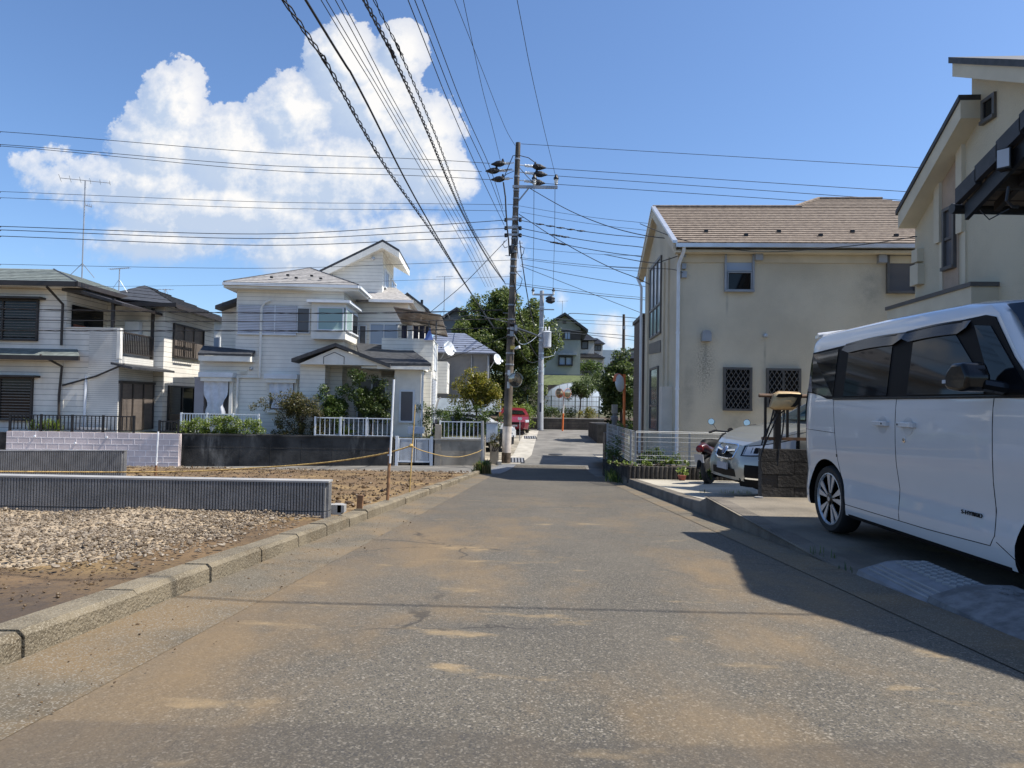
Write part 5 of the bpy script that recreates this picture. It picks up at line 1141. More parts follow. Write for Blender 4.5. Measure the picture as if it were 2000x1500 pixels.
F11 = Fr(1225, 85.0, 0); e = house_empty('house', 'distant grey roofed house left of the dark brown wall', 'house', F11)
a0, a1 = F11.f(1175, 690)[0], F11.f(1262, 690)[0]; z0, z1 = F11.f(1215, 684)[1], F11.f(1240, 664)[1]; q = B().box(a0, a1, 0, 6, 3, z0); q.build('wall', mat('bluish_wall', (.45, .48, .5), .8, .05), e); q = B().prism([(a0+3.2, -.5, z0), (a1+2, -.5, z0), (a1+1, -.5, z1)], [(a0+3.2, 6, z0), (a1+2, 6, z0), (a1+1, 6, z1)]); q.build('roof', M['roof_dark'], e)
# ------------------------------------------------------------------ ribbed retaining walls on the lot
def rib_wall(label, x0, y0, x1, y1, z0, z1, th, pitch, cap, slopez=0.0):
    L_ = math.hypot(x1-x0, y1-y0); e = empty('ribbed_wall', label, 'wall', (x0, y0, 0), math.atan2(y1-y0, x1-x0), 'ribbed retaining walls')
    q = B(); q.prism([(0, 0, z0), (L_, 0, z0), (L_, 0, z1+slopez), (0, 0, z1)], [(0, th, z0), (L_, th, z0), (L_, th, z1+slopez), (0, th, z1)])
    n = int(L_/pitch); w_ = L_/n
    hs = [(z0, z0+.36*(z1-z0)-.008), (z0+.36*(z1-z0)+.004, z1-.014)]
    for i in range(n):
        for (a, b_) in hs:
            x = i*w_; dz = slopez*(i+.5)/n if b_ > z0+.5*(z1-z0) else 0
            q.hexa([(x+.001, -.022, a), (x+w_-.001-w_*.28, -.022, a), (x+w_*.80, .001, a), (x, .001, a), (x+.001, -.022, b_+dz), (x+w_-.001-w_*.28, -.022, b_+dz), (x+w_*.80, .001, b_+dz), (x, .001, b_+dz)])
    m_ = int(th/pitch)
    for i in range(m_):
        for (a, b_) in hs: q.box(L_-.001, L_+.02, i*pitch+.003, i*pitch+pitch*.75, a, b_+slopez*.9*(b_ > z0+.5*(z1-z0)))
    q.build('blocks', M['rib'], e)
    q = B(); q.prism([(-.01, -.024, z1-.012), (L_+.024, -.024, z1-.012+slopez), (L_+.024, th, z1-.012+slopez), (-.01, th, z1-.012)], [(-.01, -.024, z1+.004), (L_+.024, -.024, z1+.004+slopez), (L_+.024, th, z1+.004+slopez), (-.01, th, z1+.004)]); q.build('coping', cap, e)
p1 = P(637, 990, 6.2)
rib_wall('dark grey ribbed block wall nearest the road behind the gravel', -7.2, 6.2, p1.x, 6.2, -1.16, P(637, 940, 6.2).z, .12, .026, M['ribcap'])
p1 = P(240, 900, 12.4)
rib_wall('paler ribbed block wall further back before the pink wall', -13.5, 11.2, p1.x, 12.4, -1.75, P(0, 889, 11.4).z, .14, .035, M['rib'], P(240, 880, 12.4).z-P(0, 889, 11.4).z)
q = B()
for (px, py, s) in ((644, 990, .05), (660, 991, .06), (668, 990, .045)):
    p = P(px, py, 6.35); q.box(p.x-s*.7, p.x+s*.7, 6.3, 6.3+s*2, p.z-s, p.z+s*.5)
tag(q.build('block_offcuts', M['ribcap']), 'small grey block offcuts beside the end of the ribbed wall', 'block')
p = P(702, 990, 7.0); tag(B().hexa([(p.x-.035, 7, p.z-.12), (p.x+.02, 7, p.z-.12), (p.x+.02, 7.04, p.z-.12), (p.x-.035, 7.04, p.z-.12), (p.x-.025, 7, p.z+.12), (p.x+.035, 7, p.z+.115), (p.x+.035, 7.04, p.z+.115), (p.x-.025, 7.04, p.z+.12)]).build('wooden_peg', M['stake']), 'short orange-brown wooden peg standing at the kerb', 'peg')
# stakes and rope
def stake(pxb, pyb, pxt, pyt, Y, label, r0, split=None, mt=M['stake'], mt2=M['whitemetal']):
    b0, t0 = P(pxb, pyb, Y), P(pxt, pyt, Y); e = empty('stake', label, 'stake', b0); d = t0-b0
    if split is None: B().tube([-d*.06, d*.5, d], [r0, r0*.95, r0*.85], 7).build('pole', mt, e)
    else:
        B().tube([-d*.06, d*split], [r0*1.15, r0*1.05], 7).build('wooden_foot', mt, e); B().tube([d*split*.7+Vector((.012, -r0, 0)), d+Vector((.012, -r0, 0))], r0*.75, 7).build('white_pole', mt2, e)
        B().lathe([(0, r0*1.5), (.015, r0*1.5)], d*split*.85, (0, 0, 1), 8).build('tie', M['whitemetal'], e)
    return b0, t0
stake(757, 973, 768, 741, 8.3, 'white pole tied to a wooden stake behind the kerb', .017, .42)
stake(800, 957, 811, 790, 9.9, 'thin bamboo stake carrying the rope near the kerb', .010, mt=M['rope'])
stake(304, 926, 309, 843, 13.6, 'thin white pole on a wooden foot before the dark wall', .024, .3)
cstake, _ = stake(943, 925, 942, 822, 20.6, 'grey steel post with weeds at its foot at the street corner', .055, mt=M['greymetal'])
def cable(name, label, pts, r, mtl, cat='cable', group=None, n=40, twist=None, seg=5):
    pts = [Vector(p) for p in pts]; out = []
    k = len(pts)
    for i in range(k-1):
        p0, p1, p2, p3 = pts[max(i-1, 0)], pts[i], pts[i+1], pts[min(i+2, k-1)]; m_ = max(2, int(n/(k-1)))
        for j in range(m_):
            t = j/m_; out.append(.5*((2*p1)+(p2-p0)*t+(2*p0-5*p1+4*p2-p3)*t*t+(3*p1-p0-3*p2+p3)*t**3))
    out.append(pts[-1])
    q = B()
    if twist:
        tr, pitch, strands = twist
        L_ = 0; fine = []
        for a, b_ in zip(out, out[1:]):
            d = (b_-a).length; m_ = max(1, int(d/(pitch/6)))
            for j in range(m_): fine.append((a.lerp(b_, j/m_), L_+d*j/m_, (b_-a).normalized()))
            L_ += d
        for s in range(strands):
            ph = 6.283*s/strands; pp = []
            for p, l, t in fine:
                a = t.cross(Vector((0, 0, 1))).normalized(); b2 = a.cross(t); th = ph+6.283*l/pitch; pp.append(p+(a*math.cos(th)+b2*math.sin(th))*tr)
            q.tube(pp, r, seg)
    else: q.tube(out, r, seg)
    return tag(q.build(name, mtl, fix=False, smooth=80), label, cat, group)
rp = [P(-60, 920, 10.5), P(0, 921, 10.5), P(200, 922, 10.9), P(360, 921, 10.9), P(500, 914, 10.7), P(640, 903, 10.3), P(745, 887, 9.95), P(803, 871, 9.86)]
cable('rope', 'yellow straw rope strung across the lot to the bamboo stake', rp, .0065, M['rope'], 'rope', n=60, twist=(.006, .08, 3))
cable('rope', 'thin slack end of straw rope running on to the street corner', [P(803, 871, 9.86), P(830, 882, 12), P(868, 891, 16), P(900, 892, 18.5), P(930, 884, 20), P(942, 878, 20.55)], .008, M['rope'], 'rope', n=40)
tag(B().lathe([(-.02, .025), (0, .035), (.03, .02)], P(803, 871, 9.86), (0, 0, 1), 10).build('rope_knot', M['rope']), 'knot of straw rope tied round the bamboo stake', 'knot')

# ------------------------------------------------------------------ walls along the side street
WL = Fr(350, 24.2, 1.2)
def low_wall(label, F, px0, px1, v, ytop, zb, mtl, th=.25, cap=True, endh=True):
    e = house_empty('retaining_wall', label, 'wall', F); a0 = F.f(px0, 870, v)[0]; a1 = F.f(px1, 870, v)[0]; zt = F.f((px0+px1)/2, ytop, v)[1]
    q = B(); q.box(a0, a1, v, v+th, zb, zt); q.build('wall_face', mtl, e)
    if cap: B().box(a0-.02, a1+.02, v-.03, v+th+.02, zt+.001, zt+.06).build('coping', M['concrete'] if mtl is not M['oldwall'] else M['oldwall'], e)
    return e, a0, a1, zt
e, a0, a1, ztw = low_wall('blackened concrete retaining wall below the cream house', WL, 348, 768, 0, 853, -2.6, M['oldwall'])
q = B()
for k in range(1, 7): q.box(a0+(a1-a0)*k/7-.008, a0+(a1-a0)*k/7+.008, -.004, .0, -2.6, ztw-.1)
q.box(a0, a1, -.005, 0, ztw-.42, ztw-.405); q.build('wall_joint', M['mortar'] if False else M['darkblock'], e)
e, a2, a3, ztr = low_wall('pale stained concrete wall right of the white gate', WL, 849, 944, 0, 860, -2.6, M['oldwall_light'])
q = B().box(a2, a2+.22, -.02, .2, -2.6, ztr+.55); q.build('gate_pillar', M['oldwall_light'], e)
B().box(a3+.001, a3+.03, .02, 3.5, -2.6, ztr-.01).build('side_return', M['oldwall_light'], e)
fence_thing('white metal railing above the blackened wall beside the shrubs', WL, .12, 616, 766, WL.f(700, 816, .12)[1], ztw+.07, M['whitemetal'], .17, 3, r=.011, group='white wall railings')
fence_thing('white metal railing at the left end of the blackened wall', WL, .5, 354, 505, WL.f(430, 808, .5)[1], ztw+.06, M['whitemetal'], .10, 3, r=.014, group='white wall railings')
fence_thing('white metal railing on the stained wall right of the gate', WL, .12, 860, 942, WL.f(900, 823, .12)[1], ztr+.07, M['whitemetal'], .14, 2, r=.013, group='white wall railings')
e = house_empty('garden_gate', 'white double garden gate of thin upright bars', 'gate', WL)
g0, g1 = WL.f(775, 880, .05)[0], WL.f(843, 880, .05)[0]; zt, zb = WL.f(810, 856, .05)[1], WL.f(810, 903, .05)[1]; gm = (g0+g1)/2
for a, b_ in ((g0+.06, gm-.02), (gm+.02, g1-.06)):
    q = B(); q.box(a, a+.04, .03, .07, zb, zt); q.box(b_-.04, b_, .03, .07, zb, zt); q.box(a+.04, b_-.04, .03, .07, zt-.04, zt); q.box(a+.04, b_-.04, .03, .07, zb, zb+.05)
    n = 11
    for i in range(1, n): x = a+.04+(b_-a-.08)*i/n; q.box(x-.013, x+.013, .038, .062, zb+.05, zt-.04)
    q.build('gate_leaf', M['whitemetal'], e)
for a in (g0, g1): B().box(a-.05, a+.05, -.0, .1, zb-.15, zt+.07).build('gate_post', M['whitemetal'], e)
tag(B().box(WL.o.x+g0+.25, WL.o.x+g1-.4, WL.o.y+1.0, WL.o.y+1.3, P(795, 846, 25.4).z, P(795, 833, 25.4).z).build('post_box', M['glass_blue']), 'pale blue-grey box behind the white gate', 'box')
# steps behind the gate
q = B()
for i in range(5): q.box(WL.o.x+g0-.3, WL.o.x+g1+.2, WL.o.y+.5+i*.28, WL.o.y+2.4, -2.5, -2.3+i*.19)
tag(q.build('steps', M['darkblock']), 'concrete steps rising behind the white gate', 'steps')
# white storage panel and low post wall by the pole
S = Fr(956, 25.0, 1.2); e = house_empty('storage_box', 'pale ribbed metal storage box behind the street corner', 'storage box', S)
a0, a1 = S.f(950, 840)[0], S.f(972, 840)[0]; zt, zb = S.f(960, 826)[1], S.f(960, 864)[1]
q = B().box(a0, a1, 0, .9, zb, zt-.03); q.build('body', M['whitemetal'], e); q = B()
for i in range(5): q.box(a0+.02+i*.075, a0+.06+i*.075, -.012, -.0, zb+.02, zt-.06)
q.build('ribs', M['whitemetal'], e); q = B().box(a0-.02, a1+.02, -.03, .93, zt-.03, zt); q.build('lid', M['greymetal'], e)
e = house_empty('retaining_wall', 'short pale wall end by the foot of the utility pole', 'wall', S); q = B().box(S.f(957, 880)[0], S.f(974, 880)[0], -.05, 1.2, -2.5, S.f(965, 866)[1]); q.build('wall_face', M['oldwall_light'], e); q = B().box(S.f(972, 880)[0], S.f(980, 880)[0], -.25, .5, -2.5, S.f(965, 900)[1]); q.build('footing', M['concrete'], e)
# pink wall and black railing below the left house
WP = Fr(15, 23.6, .8); e = house_empty('block_wall', 'pink painted block wall under the black railing', 'wall', WP)
a1 = WP.f(349, 870)[0]; zt = WP.f(200, 845)[1]; q = B().box(0, a1, 0, .2, -2.7, zt); q.build('wall_face', M['pink'], e); q = B()
for k in range(1, 8): q.box(0, a1, -.004, 0, zt-.2*k-.009, zt-.2*k+.009)
for k in range(8):
    for i in range(int(a1/.4)): x = i*.4+(.2 if k % 2 else 0)+.2; q.box(x-.008, x+.008, -.004, 0, zt-.2*(k+1)+.010, zt-.2*k-.010)
q.build('mortar_lines', M['mortar'], e); q = B()
for px, py in ((147, 866), (209, 854), (68, 852)): a, z = WP.f(px, py); q.lathe([(0, .035), (.03, .035)], (a, -.005, z), (0, -1, 0), 10)
q.build('drain_spout', M['whitemetal'], e)
fence_thing('black metal railing along the top of the pink wall', WP, .1, 20, 262, WP.f(150, 811, .1)[1], zt+.06, M['black'], .13, 4, r=.012, group='black railings of the left house')
fence_thing('short black metal railing left of the cream house', WP, .4, 312, 349, WP.f(330, 822, .4)[1], zt+.06, M['black'], .11, 1, r=.012, group='black railings of the left house')
tag(B().box(-19.6, -14.5, 22.6, 23.55, -2.7, -2.2).build('ramp', M['concrete']), 'low concrete ramp edge at the foot of the pink wall', 'ramp')
q = B(); p = P(175, 836, 23.9); q.box(p.x-.45, p.x+.4, 23.85, 24.3, zt+.05, p.z); tag(q.build('air_conditioner_unit', M['alu']), 'silver and dark outdoor unit lying behind the black railing', 'outdoor unit')
q = B().box(-30, WP.o.x-.05, 23.7, 24, -2.7, zt-.05); tag(q.build('retaining_wall', M['darkblock']), 'dark retaining wall left of the pink wall', 'wall')
e = empty('utility_box', 'grey flat cabinet beside the curtained window of the cream house', 'cabinet', P(391, 812, 26.2)); h = P(391, 738, 26.2).z-P(391, 812, 26.2).z; B().box(-.18, .18, -.15, .15, -.3, h).build('cabinet', M['greywall'] if False else mat('mauve_grey', (.36, .34, .36), .6, .04), e); B().box(-.2, .2, -.17, .17, h, h+.03).build('cabinet_top', M['greymetal'], e)

# ------------------------------------------------------------------ walls at the end of the road
WF = Fr(1020, 40.6, -.5); e = house_empty('block_wall', 'brown concrete block wall closing the end of the road', 'wall', WF)
a0, a1 = WF.f(1018, 830)[0]-.4, WF.f(1180, 830)[0]; zt = WF.f(1100, 818)[1]
q = B().box(a0, a1, 0, .25, -2, zt); q.build('wall_face', M['farwall'], e); q = B()
for k in range(1, 5): q.box(a0, a1, -.01, 0, zt-.165*k-.008, zt-.165*k+.008)
for k in range(5):
    for i in range(int((a1-a0)/.45)): x = a0+i*.45+(.22 if k % 2 else 0); q.box(x-.007, x+.007, -.01, 0, zt-.165*(k+1)+.009, zt-.165*k-.009)
q.build('joints', M['darkblock'], e); B().box(a0, a1, -.02, .27, zt+.001, zt+.05).build('coping', M['concrete'], e)
tag(B().grid([a0+WF.o.x-3, 3, a1+WF.o.x+6], [40.86, 44, 50], lambda x, y: (x, y, -.93+(y-40.8)*.02)).build('garden_bed', M['soil_dark']), 'raised garden ground behind the end wall', 'garden', kind='structure')
b0 = P(1110, 745, 56); tag(B().grid([-3.5, 2, 8, 14], [50.6, 52, 54, 57.5, 60], lambda x, y: (x, y, float(np.interp(y, [50.6, 52, 57.5, 60], [P(1100, 747, 52).z-.25, P(1100, 745, 52).z, P(1100, 733, 57.5).z, P(1100, 733, 57.5).z+.1])))).build('grass_bank', M['grass']), 'sunlit mown grass bank below the grey-green house', 'grass', kind='structure')
e = empty('retaining_wall', 'dark stepped block wall under the grass bank', 'wall', (0, 50.5, 0)); q = B().box(-4, 14, 0, .3, -1, P(1100, 752, 50.5).z); q.build('wall_face', M['farwall'], e)
# greenhouse
GH = Fr(1062, 46.5, -1); e = house_empty('greenhouse', 'arched plastic film greenhouse behind the fence', 'greenhouse', GH)
a1 = GH.f(1178, 790)[0]; zt = GH.f(1120, 748)[1]; zs = GH.f(1120, 790)[1]; am = a1/2; zb = -1.0
def arch(t): return (am-am*math.cos(math.pi*t), zs+(zt-zs)*math.sin(math.pi*t)**.9)
pr = [(0, zb)]+[arch(t) for t in frange(0, 1, 1/16)]+[(a1, zb)]
B().prism([(x, 0, z) for x, z in pr], [(x, 9, z) for x, z in pr]).build('film_cover', M['plastic_film'], e, smooth=40)
q = B()
for v in (-.03, 1.5, 3, 4.5, 6): q.tube([(x, v, z+.015) for x, z in pr], .022, 5)
for x in frange(.5, a1, .55): q.tube([(x, -.03, zb), (x, -.03, zs+(zt-zs)*max(0, 1-((x-am)/am)**2)**.5*.98)], .016, 4)
for z in (zs-.1, zs-.5, zs+.5): q.tube([(.1, -.035, z), (a1-.1, -.035, z)], .014, 4)
q.build('hoops', M['greymetal'], e)
e = empty('garden_fence', 'dark green wire fence in front of the greenhouse', 'fence', (0, 43.5, 0)); x0, x1 = P(1030, 790, 43.5).x, P(1170, 790, 43.5).x; z0, z1 = -.9, P(1100, 774, 43.5).z
q = B()
for z in np.linspace(z0+.15, z1, 5): q.tube([(x0, 0, z), (x1, 0, z)], .012, 4)
for x in frange(x0, x1, .22): q.tube([(x, 0, z0), (x, 0, z1)], .006, 4)
q.build('wires', M['darkbrown'], e)
for i in range(7): x = x0+(x1-x0)*i/6; B().tube([(x, 0, z0-.2), (x, 0, z1+.05)], .03, 6).build('post', mat('dark_green_paint', (.02, .05, .035), .5, .1) if i == 0 else bpy.data.materials['dark_green_paint'], e)
# ------------------------------------------------------------------ right side of the crossing: posts, planter and mesh fence
M['mesh'] = mat('dull_white_wire', (.46, .46, .44), .5, .05)
e = empty('mesh_fence', 'white wire mesh fence on the planter by the beige house', 'fence', (0, 0, 0))
cx, cy = P(1242, 880, 15.05).x, 15.05; ex = P(1418, 880, 15.05).x+1.6; fz0, fz1 = -1.30, P(1310, 846, 15.05).z; sy = 20.6; sx = P(1186, 880, sy).x
def mesh_run(p0, p1, nm):
    p0, p1 = Vector(p0), Vector(p1); d = p1-p0; n = int(d.length/(.052 if nm == 1 else .11)); q = B()
    for i in range(n+1):
        a = p0+d*i/n; q.tube([a+Vector((0, 0, fz0)), a+Vector((0, 0, fz1))], .0030, 4, False)
    for i in range(8):
        z = fz0+(fz1-fz0)*i/7; q.tube([p0+Vector((0, 0, z)), p1+Vector((0, 0, z))], .0060, 4)
    for s in (-.02, .02): q.tube([p0+Vector((0, s, fz1+.03)), p1+Vector((0, s, fz1+.03))], .006, 4)
    q.build('mesh_panel', M['mesh'], e)
mesh_run((cx, cy, 0), (ex, cy-.12, 0), 1); mesh_run((cx-.02, cy+.1, 0), (sx, sy, 0), 2)
for t in (0, .33, .66, 1): p = Vector((cx, cy+.03, 0)).lerp(Vector((ex, cy-.09, 0)), t); B().tube([p+Vector((0, 0, -1.65)), p+Vector((0, 0, fz1+.02))], .025, 8).build('post', M['greymetal'], e)
for t in (.04, .5, 1): p = Vector((cx-.06, cy+.1, 0)).lerp(Vector((sx, sy, 0)), t); B().tube([p+Vector((0, 0, -2.3)), p+Vector((0, 0, fz1+.04))], .03, 8).build('post', M['greymetal'], e)
e = empty('planter_wall', 'low dark ribbed planter edge under the mesh fence', 'planter', (0, 0, 0)); q = B()
x = cx-.15
while x < ex: q.lathe([(0, .055), (.36, .055), (.37, .04)], (x, cy-.08-.1*(x-cx)/(ex-cx), -1.70), n=8); x += .10
q.box(cx-.15, ex, cy-.06, cy+.3, -1.7, -1.36); 
for t in frange(0, 1, .02): p = Vector((cx-.12, cy, 0)).lerp(Vector((sx-.08, sy, 0)), t); q.lathe([(0, .055), (.5-.0*t, .055)], (p.x, p.y, -1.86-.27*t), n=7)
q.build('log_edging', M['darkblock'], e)
tag(B().grid([0, .5, 1], frange(15.1, 20.6, .9), lambda t, y: ((cx+(sx-cx)*(y-cy)/(sy-cy))+t*1.3, y, -1.38-.03*(y-15)+.03*math.sin(t*9+y*5))).build('planter_soil', M['soil_dark']), 'soil inside the planter beside the beige house', 'soil', kind='stuff')
p = P(1189, 905, 20.9); e = empty('gate_pillar', 'brown tiled gate pillar at the corner of the upper road', 'pillar', (p.x, 20.9, 0)); B().box(-.12, .14, 0, .5, -2.4, P(1188, 846, 20.9).z).build('pillar', mat('brown_tile', (.12, .085, .065), .6, .15, 8), e); q = B().box(.15, .25, -.05, .15, P(1192, 865, 20.8).z, P(1192, 842, 20.8).z); q.build('intercom_box', M['greymetal'], e)
p = P(1186, 920, 20.3); tag(B().box(p.x-.02, p.x+.2, 20.2, 20.5, -2.25, p.z+.15).build('concrete_block', M['concrete']), 'small pale concrete block at the foot of the corner fence', 'block')
p = P(1199, 905, 23.2); z1 = P(1199, 790, 23.2).z; e = empty('stone_post', 'weathered stone gatepost with square pale head', 'gatepost', (p.x, 23.2, 0)); B().lathe([(-2.3, .10), (z1-.55, .09), (z1-.5, .13), (z1-.42, .13), (z1-.38, .07), (z1-.3, .07)], (0, 0, 0), n=10).build('shaft', M['greywall'], e, smooth=40); B().box(-.09, .09, -.09, .09, z1-.3, z1).build('head', M['concrete'], e)
p0, p1 = P(1167, 850, 33), P(1194, 850, 33); tag(B().box(p0.x, p1.x+.8, 33, 37, -2.2, P(1180, 829, 33).z).build('block_wall', M['darkblock']), 'dark block wall under the tall shrub on the right', 'wall')

# ------------------------------------------------------------------ convex road mirrors
def conv_mirror(parent, c, r, nrm, ring, face, hood=True, hoodm=None):
    ax = Vector(nrm).normalized(); c = Vector(c)
    prof = [(-.09, r*.2), (-.07, r*.75), (0, r*1.0), (.012, r*1.0)]
    B().lathe(prof, c, ax, 28).build('mirror_back', ring, parent, smooth=50)
    pf = [(.013+.10*r*2*(1-(k/8)**2), r*.95*k/8) for k in range(8, -1, -1)]
    B().lathe(pf, c, ax, 28).build('mirror_face', face, parent, smooth=60)
    if hood:
        a = ax.orthogonal().normalized(); up = Vector((0, 0, 1)); up = (up-ax*up.dot(ax)).normalized(); sd = ax.cross(up); q = B(); n = 14; A0 = []; A1 = []
        for i in range(n+1):
            th = math.pi*(.05+.9*i/n); d = sd*math.cos(th)+up*math.sin(th); A0.append(c+d*r*1.03-ax*.02); A1.append(c+d*r*1.06+ax*.08)
        base = len(q.v)
        for p_, s_ in zip(A0, A1): q.v += [tuple(p_), tuple(s_), tuple(s_+(s_-c).normalized()*.006), tuple(p_+(p_-c).normalized()*.006)]
        for i in range(n):
            o = base+i*4
            for (x, y) in ((0, 1), (1, 2), (2, 3), (3, 0)): q.f.append((o+x, o+y, o+4+y, o+4+x))
        q.build('hood', hoodm or ring, parent)
tanface = mat('tan_reflection_mirror', (.42, .36, .28), .10, .15, 6, metal=.85)  # tan tint puts the reflected dirt and road into the mirror colour
yb = 22.6; pb = P(1219, 860, yb); pt = P(1219.5, 731, yb); e = empty('road_mirror', 'orange pole with round convex mirror by the dark brown house', 'mirror', (pb.x, yb, 0))
zg = -2.0; B().tube([(0, 0, zg), (pt.x-pb.x, 0, pt.z)], .045, 10).build('pole', M['orange'], e, smooth=50)
c = P(1210.5, 748, yb-.12)-Vector((pb.x, yb, 0)); conv_mirror(e, c, .30, (-.80, .60, -.1), M['whitemetal'], M['mirror'], hoodm=M['orange'])
q = B().tube([c+Vector((.1, .1, 0)), (0.0, 0, c.z)], .03, 6); q.build('bracket', M['black'], e)
ym = 39.6; pb = P(1098.5, 841, ym); e = empty('road_mirror', 'orange pole with twin convex mirrors in front of the end wall', 'mirror', (pb.x, ym, 0))
zt = P(1100, 766, ym).z; B().tube([(0, 0, pb.z-.1), (.03, 0, pb.z+1.0)], .05, 9).build('pole_foot', M['orange'], e); B().tube([(.03, 0, pb.z+1.0), (.06, 0, zt)], .045, 9).build('pole', M['polewrap'], e)
for px, s in ((1092.5, -1), (1108.5, 1)):
    c = P(px, 768, ym-.1)-Vector((pb.x, ym, 0)); conv_mirror(e, c, .28, (s*.62, -.78, -.05), M['orange'], tanface, hood=False); B().tube([c+Vector((0, .1, 0)), (.06, 0, zt-.02)], .03, 5).build('bracket', M['black'], e)

# ------------------------------------------------------------------ utility poles
YP = 25.5; pb, pt = P(988, 907, YP), P(1012, 279, YP); PB = pb.copy()
e = empty('utility_pole', 'tall dark concrete utility pole at the crossing with insulators and crossarm', 'utility pole', pb)
H = pt-pb
def pp(py): t = (pb.z-P(1000, py, YP).z)/-(H.z); return H*t
def pr_(py): t = pp(py).length/H.length; return .168-.075*t
B().tube([H*0-Vector((0, 0, .2)), H*.3, H*.6, H], [.17, .146, .122, .093], 18).build('shaft', M['pole'], e, smooth=50)
B().tube([pp(884), pp(833)], [pr_(884)+.008, pr_(833)+.008], 18).build('sheet_wrap', M['polewrap'], e, smooth=50)
B().tube([pp(907), pp(885)], [pr_(907)+.006, pr_(885)+.006], 18).build('foot_band', M['bark'], e, smooth=50)
q = B()
for py in (311, 345, 372, 388, 405, 424, 442, 452, 466, 480, 492, 507, 521, 534, 560, 596, 624, 642, 655, 690, 712, 730): q.tube([pp(py+1.5), pp(py-1.5)], pr_(py)+.014, 12)
q.build('steel_band', M['greymetal'], e)
q = B()
for i, py in enumerate((400, 425, 447, 475, 500, 530, 555, 585, 612)): s = 1 if i % 2 else -1; c = pp(py); q.tube([c+Vector((s*.1, -.02, 0)), c+Vector((s*.32, -.05, 0))], .012, 5)
q.build('step_bolt', M['greymetal'], e)
def rel(px, py, Y=YP): return P(px, py, Y)-pb
q = B(); a, b_ = rel(1001, 364.5, YP-.12), rel(1089, 363.5, YP-.12); q.box(a.x, b_.x, a.y-.045, a.y+.045, a.z-.05, a.z+.05); q.build('crossarm', M['greymetal'], e)
B().tube([rel(1033, 367, YP-.1), rel(1013, 392, YP-.1)], .028, 6).build('arm_brace', M['greymetal'], e)
def pin_insul(p, parent):
    o = B().lathe([(0, .03), (.05, .07), (.08, .05), (.12, .08), (.15, .05), (.19, .085), (.22, .06), (.25, .03)], p, (0, 0, 1), 14).build('pin_insulator', M['insul'], parent, smooth=40)
    B().lathe([(.235, .10), (.28, .10), (.33, .06), (.40, .05)], p, (0, 0, 1), 12).build('insulator_cover', M['black'], o, smooth=40)
for px in (1043.5, 1086): pin_insul(rel(px, 362, YP-.12)-Vector((0, 0, .0)), e)
def strain(pxp, pxi, py, pye):
    a = rel(pxp, pye); b2 = rel(pxi, py); d = (b2-a); q = B(); n = 5
    pts = [a+d*.25, a+d*.6]
    o = B().tube([a, a+d*.25], .018, 5).tube([a+d*.25, a+d*.32, a+d*.4, a+d*.48, a+d*.56, a+d*.62], [.06, .045, .06, .045, .06, .04], 10).build('strain_insulator', M['insul'], e)
    dd = d.normalized(); q = B().lathe([(-.05, .03), (.05, .09), (.16, .12), (.28, .11), (.42, .05), (.5, .02)], a+d*.62, dd, 10); q.tube([a+d*.7+Vector((0, 0, .02)), a+d*.72+Vector((0, 0, .18))], [.07, .03], 6); q.build('clamp_cover', M['black'], o)
    return b2
ends = {}
for i, (pl, pyl, pr2, pyr) in enumerate(((973, 320, 1058, 327), (956, 334, 1062, 341), (974, 350, 1055, 357))):
    ends['l%d' % i] = strain(1004-i, pl, pyl, pyl-2); ends['r%d' % i] = strain(1014, pr2, pyr, pyr-5)
q = B()
for py, sgn in ((430, 1), (446, 1), (460, 1)):
    c = rel(1003, py); q.box(c.x-.32, c.x+.28, c.y-.16, c.y-.1, c.z-.04, c.z+.04)
q.build('low_voltage_rack', M['greymetal'], e)
q = B()
for py in (430, 446, 460):
    for px in (988, 1016): q.lathe([(-.06, .05), (-.02, .07), (.02, .05), (.05, .07), (.08, .04)], rel(px, py, YP-.13), (0, 0, 1), 10)
q.build('spool_insulator', M['black'], e)
# bundles of loose cable, splice cases and drops on the pole itself
q = B(); random.seed(3)
def loop(pts, r=.014): q.tube([rel(x, y, YP-.16) for x, y in pts], r, 5)
loop([(983, 356), (987, 385), (988, 410), (990, 440), (993, 468), (995, 500)], .03); loop([(1010, 420), (1013, 450), (1010, 480), (1012, 505)]); loop([(985, 470), (982, 478), (986, 484), (992, 482)]); loop([(1015, 470), (1017, 490), (1021, 520), (1027, 560), (1034, 600), (1044, 640)], .02)
loop([(1016, 505), (1022, 495), (1024, 485), (1016, 480)]); loop([(1008, 530), (1020, 545), (1016, 560), (1006, 570)]); loop([(1003, 545), (1010, 580), (1003, 600), (1008, 640)], .022)
loop([(985, 345), (993, 325), (1002, 304), (1010, 303)], .016); loop([(1012, 303), (1032, 308), (1046, 318), (1052, 326)], .016); loop([(962, 336), (980, 332), (1000, 330)], .014); loop([(1015, 328), (1030, 345), (1043, 358)], .014); loop([(976, 352), (990, 340), (1004, 334)], .012)
loop([(998, 640), (990, 652), (992, 662), (1000, 660)]); loop([(1005, 640), (1018, 652), (1030, 672)], .016)
q.build('loose_cables', M['wire'], e, smooth=80)
q = B()
for (x0, y0, x1, y1, r) in ((998, 480, 1000, 495, .09), (1006, 466, 1007, 478, .07), (996, 645, 1010, 648, .09), (996, 632, 1006, 634, .07)): q.tube([rel(x0, y0, YP-.2), rel(x1, y1, YP-.2)], r, 8)
q.build('splice_case', M['black'], e)
q = B().box(rel(996, 655).x, rel(1003, 655).x, -.28, -.17, rel(1000, 658).z, rel(1000, 640).z); q.box(rel(1003, 655).x+.03, rel(1010, 655).x, -.28, -.17, rel(1000, 650).z, rel(1000, 636).z); q.build('terminal_box', M['greymetal'], e)
